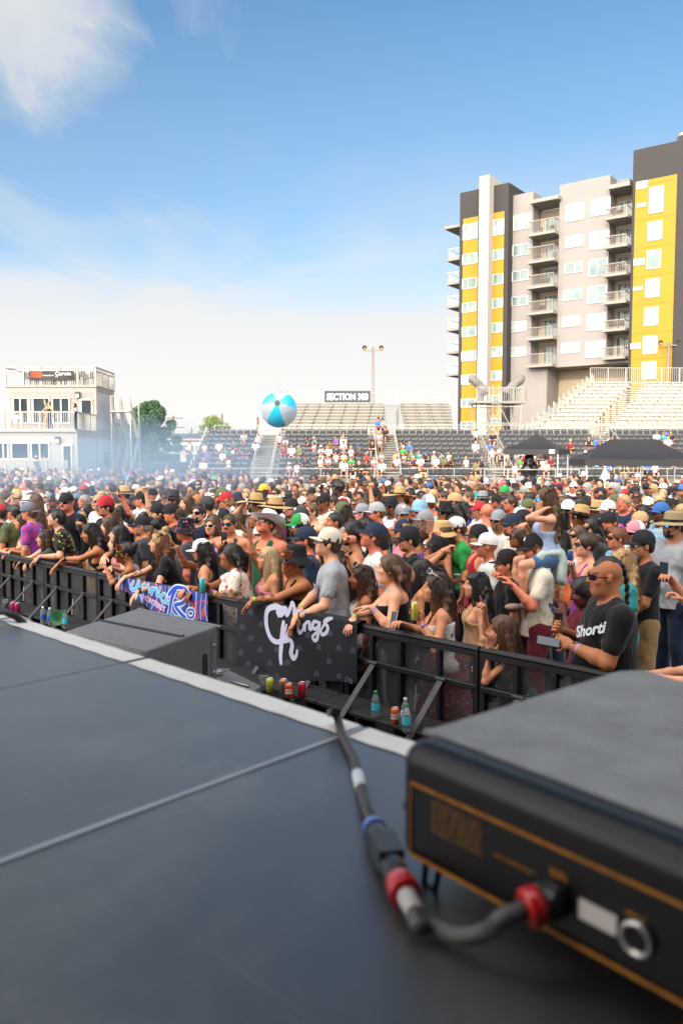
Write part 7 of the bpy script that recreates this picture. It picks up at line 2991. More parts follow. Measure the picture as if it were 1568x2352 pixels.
 K = H(893, 1308, 'person in black strapless top with curled brown ponytail leaning on the barrier', t=.3, sex='f', skin='a', bulk=1.3, lean=.15, hp=.12, RH=(793, 1433, -.12), LH=(834, 1402, -.04), hair='pony', hc='b', shirt=('tube', 'cloth', blk), mark='black strapless top woman', extras=(lanyard,))
 wristband(K, 'R', 'a8e04a', .97)
 wristband(K, 'L', '9a7ad0', .88)
 wristband(K, 'L', 'd8a8a0', .82)
 K = H(1000, 1352, 'smiling person in white strapless top with long brown hair holding a can', t=.26, sex='f', skin='b', bulk=1.12, lean=.12, RH=(914, 1440, -.1), hr='grip', LH=(950, 1436, -.04), hl='grip', hair='ombre', hc='n', gl='white^', shirt=('tube', 'cloth', 'white'), pants=('skirt', 'cloth_red_sequin', srgb('7a1c2c')), extras=(straps,), pnl=(0, .5, .5), mark='white strapless top woman', ht=1.62)
 g = K['M'] @ K['GL']
 can(0, 0, 'd0c458', 'yellow can held by the woman in white strapless top', p=Vector((g.x - .01, g.y, g.z - .04)), h=.145)
 wristband(K, 'L', '9a7ad0', .9)
 phone(K['M'] @ (K['WR'] + V3((.0, .085, .03))), (.2, .3, 1), (-1, -.6, .3), 'pink patterned phone held over the barrier by the woman in white top', case=srgb('d8b4ac'))
 H(1091, 1346, 'person with long wavy black hair facing left beside the black cap', d=6.9, sex='f', skin='a', hair='curls', hc='k', shirt=('tank', 'cloth', 'tan'), bulk=1.05, mark='wavy black hair woman')
 H(1161, 1299, 'person in black cap with orange emblem and black tee standing tall behind the girl', d=7.5, sex='m', skin='b', bulk=1.12, hat='flatcap', hatc=srgb('15151a'), hair='fade', hc='n', stub=.3, beard='m', shirt=('tee', 'cloth', blk), by=-.05, extras=(cap_patch,), mark='black cap man with emblem')
 K = H(1150, 1452, 'child with long brown hair resting one arm on the barrier and pointing up', t=.14, sex='f', skin='b', ht=1.44, lean=.3, hp=.05, LH=(1100, 1492, -.02), hl='flat', RH=(1104, 1388, -.02), hr='point', hair='long', hc='b', shirt=('tank', 'cloth', blk), pants=('skirt', 'cloth_sequin', srgb('1c3a38')), ep=(.2, 1), pnr=(-.6, .8, 0), mark='girl at the barrier')
 wristband(K, 'L', 'c8a8d8', .86, .024)
 K = H(1388, 1326, 'large person with shaved sides and braid in black script tee holding a phone', t=.24, sex='m', skin='c', bulk=1.33, lean=.04, hp=-.02, by=.10, hy=-.04, LH=(1290, 1496, .0), hl='grip', RH=(1268, 1462, .12), hr='grip', hair='mohawk', hc='k', gl='dark', ht=1.84, shirt=('tee', 'cloth', srgb('131316')), pnl=(1, .2, .4), pnr=(-1, .2, .4), h=.006, extras=(lambda o, K: braid_down(o, K, .0), chest_text('Shorti', .095, 0, .37, .165, 'e8eef0', .5, .3, .003, .62)), mark='big man in black script tee', stub=.06)
 watch(K, 'L')
 wristband(K, 'L', 'b89ad8', .8, .036)
 hp_ = (K['M'] @ K['GL'] + K['M'] @ K['GR']) / 2
 phone(at_y(1258, 1474, (K['M'] @ K['WL']).y + .03), (-1, .2, .15), (-.2, -.8, 1), 'black phone with lit screen held by the big man in script tee', case=(.015, .015, .017))
 # ---- right side, further back
 K = H(1228, 1263, 'bearded person in black cap and white tee carrying a child on the shoulders', d=7.3, sex='m', skin='r', bulk=1.12, hp=-.12, hat='cap_logo', hatc=srgb('17171a'), hair='short', hc='o', beard='full', bc='o', shirt=('tee', 'cloth', 'cream'), LH=V3((-.16, .26, 1.32)), RH=V3((.16, .26, 1.32)), hl='grip', hr='grip', pants=('long', 'cloth', 'maroon'), mark='bearded dad', ep=(.6, .6))
 dad = K
 child_on_shoulders(dad)
 H(1096, 1237, 'person in black cap and red tank with tattooed arm', d=8.8, sex='m', skin='b', bulk=1.12, hp=.12, hat='flatcap', hatc=srgb('15151a'), back=False, hair='fade', hc='k', shirt=('tank', 'cloth', 'red'), tattoo=('Lu',), beard='m', mark='red tank man', stub=.2, extras=(chest_text('TEEE\nTEEE\nTEEE', .075, -.04, .22, .16, 'e0b83c'),))
 H(1047, 1217, 'person in white cap, glasses and bright green tee', d=9.3, sex='m', skin='b', bulk=1.25, hat='cap', hatc=srgb('d8d8d6'), gl='clear', hair='short', hc='n', shirt=('tee', 'cloth', 'green'), hp=-.05, tattoo=('Lu',), mark='green tee man')
 H(863, 1180, 'person in grey flat brim cap and sunglasses with reddened face and black tee', d=10.6, sex='m', skin='r', bulk=1.15, hat='cap_logo', hatc=srgb('a8a8ac'), gl='dark', hair='fade', hc='o', shirt=('tee', 'cloth', blk), mark='grey cap man in black tee')
 H(938, 1243, 'person in black flat brim cap and sunglasses with black hooded jacket', d=8.4, sex='m', skin='b', hat='flatcap', hatc=srgb('17171b'), gl='dark', hair='fade', hc='k', shirt=('long', 'cloth', blk), mark='black hooded jacket man')
 K = H(1012, 1228, 'person in a straw visor lifting a pink phone beside the green tee', d=9.2, sex='f', skin='b', hat='bucket', hatc=CL['straw'], gl='dark', hair='curtain', hc='b', shirt=('tank', 'cloth', 'purple'), RH=(994, 1222, -.3), hr='grip')
 phone(K['M'] @ (K['WR'] + V3((0, .05, .09))), (0, -.2, 1), (-.3, .9, 0), 'pink cased phone held high left of the green tee', case=srgb('b98a7c'))
 H(998, 1268, 'person in wide black hat tipping the head back with clasped hands raised', d=8.1, sex='f', skin='b', hat='fedora', hatc=srgb('17171b'), hp=.4, hair='short', hc='k', LH=(1022, 1252, -.35), RH=(1018, 1258, -.3), hl='fist', hr='fist', shirt=('tee', 'cloth', blk))
 K = H(1343, 1254, 'person with dark bun and sunglasses in purple tie-dye tank holding a can', d=7.9, sex='f', skin='a', bulk=1.1, hair='bun', hc='n', gl='dark', shirt=('tank', 'cloth_tiedye', 'purple'), RH=(1308, 1300, -.3), hr='grip', pants=('long', 'cloth', 'red'), mark='tie-dye tank woman')
 g = K['M'] @ K['GR']
 can(0, 0, '3a5f9a', 'blue and silver can held by the woman in tie-dye tank', p=Vector((g.x, g.y, g.z - .02)), h=.158)
 H(1473, 1255, 'person in black cap with grey beard, black tee and khaki shorts', d=7.4, sex='m', skin='c', bulk=1.05, hat='cap', hatc=srgb('15171a'), gl='dark', hair='fade', hc='k', beard='long', bc='g', shirt=('tee', 'cloth', blk), pants=('shorts', 'cloth', srgb('8a7048')), legs=True, shoes=True, LH=V3((-.08, .28, 1.02)), RH=V3((.1, .3, 1.04)), by=.1, extras=(chest_text('THE\nMOVIES', .08, -.03, .3, .16, 'b8bcc0'),), mark='khaki shorts man', h=.008)
 H(1544, 1209, 'person in tan boonie hat, mirrored sunglasses and grey hooded shirt', d=8.3, sex='m', skin='b', bulk=1.2, hat='boonie', hatc=srgb('9a8a6c'), gl='blue', beard='full', bc='k', hair='short', hc='k', shirt=('long', 'cloth', srgb('a2a6ac')), by=.3, mark='boonie hat man', shoes=True)
 K = H(1640, 1330, 'person just outside the right edge raising a phone with a red wristband', d=6.2, sex='m', skin='b', RH=(1510, 1312, -.2), hr='grip', hair='short', hc='n', shirt=('tee', 'cloth', 'white'), by=.35, ep=(1, 1.2), LH=(1545, 1375, -.2), hl='fist')
 wristband(K, 'R', 'd83a2a', .93)
 phone(K['M'] @ (K['WR'] + V3((0, .07, .07))), (0, 0, 1), (-.9, -.5, 0), 'black phone raised at the right edge above a red wristband', case=(.012, .012, .014))
 K = H(1650, 1455, 'person outside the right edge with bare arms resting on the barrier', t=.3, sex='f', skin='a', LH=(1475, 1556, .05), RH=(1400, 1566, .0), hair='long', hc='b', shirt=('tank', 'cloth', 'white'), lean=.25, hl='flat', hr='flat')
 wristband(K, 'L', 'd8a0a0', .86)
 H(1415, 1238, 'person with short reddish hair and sunglasses in light blue tee', d=8.8, sex='m', skin='r', bulk=1.1, hair='short', hc='o', gl='dark', shirt=('tee', 'cloth', 'light blue'), mark='light blue tee man')
 H(1175, 1209, 'person in navy flat brim cap and sunglasses, beard and white tee', d=9.8, sex='m', skin='r', hat='flatcap', hatc=CL['navy'], gl='dark', hair='short', hc='b', beard='full', bc='b', shirt=('tee', 'cloth', 'cream'), mark='navy cap bearded man')
 H(1325, 1233, 'person in oversized sunglasses with light brown hair', d=9.3, sex='f', skin='a', hair='bob', hc='b', gl='dark', shirt=('tank', 'cloth', 'white'), by=.3)
 H(1399, 1203, 'person in backward black cap with goatee and grey shirt', d=9.9, sex='m', skin='r', hat='cap', hatc=srgb('17171b'), back=True, hair='fade', hc='b', beard='full', bc='b', shirt=('tee', 'cloth', 'charcoal'), by=.4)
 H(1424, 1297, 'person with long wavy blonde hair behind the big man in script tee', d=6.9, sex='f', skin='a', hair='wavy', hc='y', shirt=('tee', 'cloth', 'teal'))
 K = H(1338, 1362, 'person with dark braids half hidden behind the big man, scrolling a phone', d=6.3, sex='f', skin='e', hair='braid', hc='k', LH=(1272, 1405, -.1), RH=(1262, 1395, .0), hl='grip', hr='grip', shirt=('tee', 'cloth', 'maroon'), hp=-.3)
 phone(K['M'] @ (K['WL'] + V3((.04, .06, .03))), (0, 1, .3), (0, -.4, 1), 'black phone in dark skinned hands left of the big man', case=(.012, .012, .014))
 H(1330, 1190, 'person in banded straw hat and sunglasses beside the child on shoulders', d=10.2, sex='m', skin='c', hat='straw', hatc=CL['straw'], gl='dark', hair='short', hc='k', stub=.3, shirt=('tee', 'cloth', 'tan'), by=.2, mark='banded straw hat man', tilt=.2)
 H(325, 1211, 'person in black cap and glasses with grey goatee behind the blonde woman', t=.9, sex='m', skin='b', hat='cap_logo', hatc=srgb('17171b'), gl='clear', hair='fade', hc='g', shirt=('tee', 'cloth', 'charcoal'), mark='black cap man with glasses')
 H(362, 1213, 'person with tousled long black hair looking down behind the blonde woman', t=1.15, sex='m', skin='c', hair='wavy', hc='k', stub=.35, hp=-.2, by=.45, shirt=('tee', 'cloth', blk))
 H(687, 1211, 'person in green brimmed cap and mirrored sunglasses behind the navy cap', t=1.25, sex='m', skin='c', hat='cap_mesh', hatc=CL['green'], gl='blue', beard='full', bc='k', hair='short', hc='k', shirt=('tee', 'cloth', 'navy'), by=.3)
 H(922, 1222, 'person with pale blonde hair in navy cap and pink scarf', d=9.7, sex='f', skin='a', hat='cap', hatc=CL['navy'], hair='long', hc='y', shirt=('tee', 'cloth', 'pink'), by=.35)
 H(961, 1232, 'person with a cloud of curly brown hair seen from behind', d=9.3, sex='f', skin='c', hair='afro', hc='b', shirt=('tank', 'cloth', 'purple'), by=-1.4)
 H(1212, 1335, 'person with sunglasses hidden between the black cap and the bearded dad', d=7.5, sex='f', skin='b', hair='curtain', hc='b', gl='dark', shirt=('tank', 'cloth', 'light blue'), by=.2)
 H(965, 1315, 'person with long straight black hair behind the curled ponytail', d=7.4, sex='f', skin='b', hair='long', hc='k', shirt=('tank', 'cloth', blk), by=-.3)
def cap_patch(o, K):
 mb = MB()
 mb.add([(.093, -.03, .085), (.095, -.005, .085), (.088, -.005, .115), (.086, -.03, .112)], [(0, 1, 2, 3), (3, 2, 1, 0)])
 mb.add([(-.095, -.03, .085), (-.097, -.0, .085), (-.09, -.0, .118), (-.088, -.03, .115)], [(0, 1, 2, 3), (3, 2, 1, 0)])
 head_child('side_patch', mb, mat('patch_red', srgb('c85a4a'), .7), o, K)
 mb = MB()
 for dx in (-.008, .008):
  pts = [(dx + .014 * math.cos(a), .094 + .002, .1 + .016 * math.sin(a)) for a in np.linspace(.6, 5.6, 12)]
  mb.tube(pts, .003, 5)
 head_child('front_emblem', mb, mat('patch_orange', srgb('e0581c'), .7), o, K)
def child_on_shoulders(dad):
 """girl riding on the shoulders: torso above the head, legs over the chest"""
 M = dad['M']
 nb = dad['nb']
 s = .76
 K = skeleton(1.75 * s, 'f', 1., .06, 0, .05, .05, None, None, True, 0)
 base = Vector((0, nb.y - .09, nb.z + .09))
 dz = base.z - K['hip'].z
 K = skeleton(1.75 * s, 'f', 1., .06, .0, .05, .05, None, None, True, dz)
 off = Vector((0, base.y, 0))
 # arms: hands up at the face and forward
 hc = K['H'].translation
 K = skeleton(1.75 * s, 'f', 1., .06, .0, .05, .05, hc + Vector((-.085, .02, -.07)), hc + Vector((.05, .16, -.22)), True, dz, (.5, 1))
 for nm, sd in (('L', -1), ('R', 1)):
  K['J' + nm] = K['hip'] + Vector((sd * .07, 0, -.02))
  K['N' + nm] = K['hip'] + Vector((sd * .15, .27, -.06))
  K['A' + nm] = K['hip'] + Vector((sd * .11, .25, -.4))
 me = skin_mesh_seated(K)
 o = obj('person', me, None, SKINS['a'])
 o.matrix_world = M @ Matrix.Translation(off)
 tag(o, 'child in pale blue tank riding on the shoulders of a bearded person', 'person', 'people standing in the concert crowd')
 headgear(o, K, hair='wavy', hc='b', gl='blue')
 obj('shirt', shirt_mesh(K, 'tank', .0085, 'cloth', hem=.02), o, srgb('a8bcdc'))
 obj('shorts', pants_seat(K), o, srgb('4a6a92'))
 # hoodie knotted round the waist
 fl = Field((-.35, -.35, -.75), (.35, .4, .35), .012)
 hp = Vector((0, 0, 0))
 fl.ell((0, 0, .02), (.15, .135, .06), None, .02)
 fl.sub_ell((0, 0, .0), (.11, .10, .2), None, .02)
 fl.cap((-.12, .1, .0), .045, (-.10, .17, -.28), .055, .03)
 fl.cap((-.10, .17, -.28), .055, (-.07, .16, -.46), .045, .03)
 fl.cap((.08, -.1, 0), .045, (.13, -.11, -.24), .055, .04)
 fl.cap((-.08, -.1, 0), .045, (-.13, -.09, -.22), .05, .04)
 V, Q = fl.mesh()
 V = V + vnormals(V, Q) * (wob(V, 22, 2.) * .012)[:, None] + np.array([K['hip'].x, K['hip'].y, K['hip'].z + .02])
 obj('tied_hoodie', fast_mesh('tied_hoodie', V, Q, MATS['cloth']), o, srgb('b4c4c0'))
 for nm in 'LR':
  a = K['A' + nm]
  obj('shoe', LIBSHOE(), o, srgb('b08a80'), Matrix.Translation((a.x, a.y, a.z - .08)))
 CNT['ind'] += 1
def skin_mesh_seated(K, h=.0065):
 pts = [K[a + b] for a in 'SEWNA' for b in 'LR'] + [K['hip'], K['nb'], K['H'].translation]
 lo, hi = bounds(pts, .19)
 fl = Field(lo, hi, h)
 add_torso(fl, K)
 add_head(fl, K)
 add_arm(fl, K, 'L', 'flat')
 add_arm(fl, K, 'R', 'rest')
 s = K['s']
 for nm in 'LR':
  fl.cap(K['J' + nm], .08 * s, K['N' + nm], .056 * s, .03)
  m = K['N' + nm].lerp(K['A' + nm], .3)
  fl.cap(K['N' + nm], .052 * s, m, .055 * s, .02)
  fl.cap(m, .055 * s, K['A' + nm], .034 * s, .02)
 V, Q = fl.mesh()
 return fast_mesh('person', V, Q, MATS['skin'], cols=paint_head(V, K))
def pants_seat(K, h=.011):
 lo, hi = bounds([K['hip'], K['NL'], K['NR']], .2)
 fl = Field(lo, hi, h)
 s = K['s']
 fl.ell(K['hip'], (.165 * s, .13 * s, .14 * s), None, .03)
 for nm in 'LR':
  fl.cap(K['J' + nm], .1 * s, K['J' + nm].lerp(K['N' + nm], .5), .09 * s, .03)
 V, Q = fl.mesh()
 return fast_mesh('shorts', V, Q, MATS['cloth'])
# ------------------------------------------------------------------ library people for the middle of the crowd
POSES = {
 'down': (dict(), 'rest', 'rest'),
 'cup': (dict(R_=(.14, .26, 1.22)), 'rest', 'grip'),
 'phone': (dict(R_=(.12, .36, 1.62), L_=(-.06, .3, 1.2)), 'rest', 'grip'),
 'up': (dict(R_=(.22, .2, 1.95)), 'rest', 'fist'),
 'cross': (dict(L_=(.1, .2, 1.2), R_=(-.1, .22, 1.17)), 'fist', 'fist'),
 'clap': (dict(L_=(-.03, .3, 1.38), R_=(.05, .32, 1.36)), 'open', 'open'),
 'brow': (dict(R_=(.09, .17, 1.62)), 'rest', 'flat'),
 'point': (dict(L_=(-.2, .38, 1.62)), 'point', 'rest'),
}
LP = {}
def lib_person(sex, pose, bulk=1.):
 key = (sex, pose, bulk)
 if key in LP:
  return LP[key]
 a, hl, hr = POSES[pose]
 a = {k: Vector(v) for k, v in a.items()}
 sc = 1.75 if sex == 'm' else 1.64
 f = sc / 1.75
 for k in a:
  a[k] = a[k] * f
 K = skeleton(sc, sex, bulk, .02, 0, 0, .13, ep=(1, .5 if pose in ('brow', 'phone') else 1), **a)
 e = dict(K=K, skin=skin_mesh(K, .010, hl, hr))
 for k in (('tee', 'long', 'tank') if sex == 'm' else ('tee', 'tank', 'tube')):
  e[k] = shirt_mesh(K, k, .013, seed=len(LP), fold=.007)
 e['pants'] = pants_mesh(K, 'long', .02)
 LP[key] = e
 return e
def pick(rr, table):
 t = rr.random() * sum(w for _, w in table)
 for k, w in table:
  t -= w
  if t <= 0:
   return k
 return table[-1][0]
def lib_obj(x, y, rr, z=0., spec=None, rz=None, bulk=None):
 """one individual; returns (object, description words)"""
 s = dict(sex=pick(rr, (('m', 56), ('f', 44))), pose=pick(rr, (('down', 46), ('cup', 14), ('phone', 5), ('up', 1), ('cross', 14), ('clap', 4), ('brow', 3), ('point', 1))))
 s['skin'] = pick(rr, (('a', 30), ('b', 30), ('c', 18), ('d', 10), ('e', 5), ('r', 16)))
 if s['sex'] == 'm' or (spec and spec.get('sex') == 'm'):
  s['hair'] = pick(rr, (('short', 40), ('fade', 22), ('quiff', 8), ('buzz', 12), ('afro', 3), ('wavy', 4), (None, 6)))
  s['hat'] = pick(rr, ((None, 40), ('cap', 26), ('flatcap', 9), ('cap_mesh', 7), ('cap_logo', 8), ('straw', .5), ('bucket', 2), ('boonie', .7), ('fedora', 2), ('beanie', 1)))
  s['shirt'] = pick(rr, (('tee', 72), ('tank', 14), ('long', 14)))
  s['beard'] = pick(rr, ((None, 60), ('full', 32), ('m', 8)))
  s['gl'] = pick(rr, ((None, 36), ('dark', 50), ('blue', 6), ('clear', 8)))
  s['bulk'] = pick(rr, ((1., 60), (1.2, 40)))
 else:
  s['hair'] = pick(rr, (('long', 28), ('wavy', 18), ('curtain', 12), ('bob', 10), ('bun', 10), ('pony', 10), ('ombre', 8), ('curls', 6), ('topbun', 5), ('braid', 3)))
  s['hat'] = pick(rr, ((None, 74), ('cap', 9), ('straw', 1), ('bucket', 2), ('fedora', 2), ('cap_mesh', 3)))
  s['shirt'] = pick(rr, (('tee', 34), ('tank', 50), ('tube', 16)))
  s['beard'] = None
  s['gl'] = pick(rr, ((None, 40), ('dark', 46), ('clear', 6), ('white', 4), ('blue', 4)))
  s['bulk'] = 1.
 s['hc'] = pick(rr, (('k', 34), ('n', 30), ('b', 20), ('y', 11), ('g', 6), ('o', 4)))
 s['col'] = pick(rr, (('black', 27), ('white', 24), ('grey', 11), ('charcoal', 7), ('navy', 7), ('blue', 5), ('light blue', 4), ('teal', 3), ('green', 2), ('olive', 4), ('red', 4), ('maroon', 3), ('pink', 3), ('purple', 2), ('orange', 2), ('yellow', 1), ('tan', 4), ('cream', 5)))
 s['mat'] = pick(rr, (('cloth', 84), ('cloth_floral_small', 4), ('cloth_plaid', 4), ('cloth_stripe', 3), ('cloth_camo', 2), ('cloth_tiedye', 2), ('cloth_tropical', 2)))
 s['hatc'] = pick(rr, (('black', 40), ('white', 16), ('grey', 10), ('navy', 10), ('red', 5), ('olive', 5), ('tan', 3), ('blue', 4), ('green', 2), ('cream', 4)))
 s['by'] = rr.gauss(.12, .38) if rr.random() > .06 else rr.uniform(-2.5, 2.5)
 s['ht'] = rr.gauss(1., .035)
 if spec:
  s.update(spec)
 if s['sex'] == 'f':
  s['bulk'] = 1.
  s['shirt'] = {'long': 'tee'}.get(s['shirt'], s['shirt'])
 else:
  s['shirt'] = {'tube': 'tee'}.get(s['shirt'], s['shirt'])
  s['bulk'] = 1.2 if s['bulk'] > 1.1 else 1.
  if s['hair'] in ('bob', 'curtain'):
   s['hair'] = 'short'
 if s['hat'] == 'straw':
  s['hatc'] = 'straw'
 if s['hat'] and s['hair'] in ('afro', 'topbun', 'quiff'):
  s['hair'] = 'short' if s['sex'] == 'm' else 'long'
 e = lib_person(s['sex'], s['pose'], s['bulk'])
 K = e['K']
 o = obj('person', e['skin'], None, tuple(c * rr.uniform(.9, 1.1) for c in SKINS[s['skin']]))
 o.location = (x, y, z)
 o.rotation_euler = (0, 0, face_dir(x, y, s['by']) if rz is None else rz)
 k = s['ht']
 o.scale = (k, k, k)
 headgear(o, K, hair=s['hair'], hc=s['hc'], hat=s['hat'], hatc=CL.get(s['hatc'], CL['black']) if isinstance(s['hatc'], str) else s['hatc'], back=s.get('back', rr.random() < .12 and s['hat'] in ('cap', 'flatcap')), gl=s['gl'], beard=s['beard'], hide_eyes=y > 13)
 so = obj('shirt', e[s['shirt']], o, CL[s['col']] if isinstance(s['col'], str) else s['col'])
 if s['mat'] != 'cloth':
  so.material_slots[0].link = 'OBJECT'
  so.material_slots[0].material = MATS[s['mat']]
 obj('trousers', e['pants'], o, CL[pick(rr, (('navy', 40), ('black', 30), ('tan', 15), ('charcoal', 15)))])
 if s['pose'] in ('phone', 'cup') and y < 16 and z < .1:
  rzm = Matrix.Translation((x, y, z)) @ Matrix.Rotation(o.rotation_euler.z, 4, 'Z')
  g = rzm @ (K['GR'] * k)
  if s['pose'] == 'phone':
   ph = phone(g + Vector((0, 0, .05)), (0, 0, 1), rzm.to_3x3() @ Vector((0, -1, 0)), None)
   del ph['category']
   s['held'] = ph
  else:
   cupm = LIB.get('cupm')
   if cupm is None:
    mb = MB()
    mb.lathe([(.028, 0), (.030, .002), (.042, .115), (.0435, .118), (.041, .115), (.03, .09), (.001, .085)], 14)
    q = mb.build('plastic_cup', MATS['cup_milky'], None, True)
    LIB['cupm'] = cupm = q.data
    bpy.data.objects.remove(q)
   c = obj('plastic_cup', cupm)
   c.location = g - Vector((0, 0, .04))
   s['held'] = c
 cl = {'cloth_floral_small': 'floral ', 'cloth_plaid': 'plaid ', 'cloth_stripe': 'striped ', 'cloth_camo': 'camouflage ', 'cloth_tiedye': 'tie-dye ', 'cloth_tropical': 'tropical '}.get(s['mat'], '')
 colw = s['col'] if isinstance(s['col'], str) else 'coloured'
 hw = {'cap': 'cap', 'flatcap': 'flat brim cap', 'cap_mesh': 'trucker cap', 'cap_logo': 'logo cap', 'straw': 'straw hat', 'bucket': 'bucket hat', 'boonie': 'boonie hat', 'fedora': 'fedora', 'beanie': 'beanie', 'cowboy': 'cowboy hat'}
 garment = {'tee': 'tee', 'long': 'long sleeve', 'tank': 'tank', 'tube': 'strapless top'}[s['shirt']]
 w = 'person in %s%s %s' % (cl, colw, garment)
 if s['hat']:
  hcn = s['hatc'] if isinstance(s['hatc'], str) and s['hat'] != 'straw' else ''
  w += ' and ' + (hcn + ' ' if hcn else '') + hw[s['hat']]
 else:
  w += ' with %s%s' % ({'k': 'black', 'n': 'dark', 'b': 'brown', 'y': 'blonde', 'g': 'grey', 'o': 'red', 'p': 'pink'}[s['hc']] if isinstance(s['hc'], str) else 'bright', ' hair') if s['hair'] else ' with shaved head'
 s['words'] = w
 return o, s
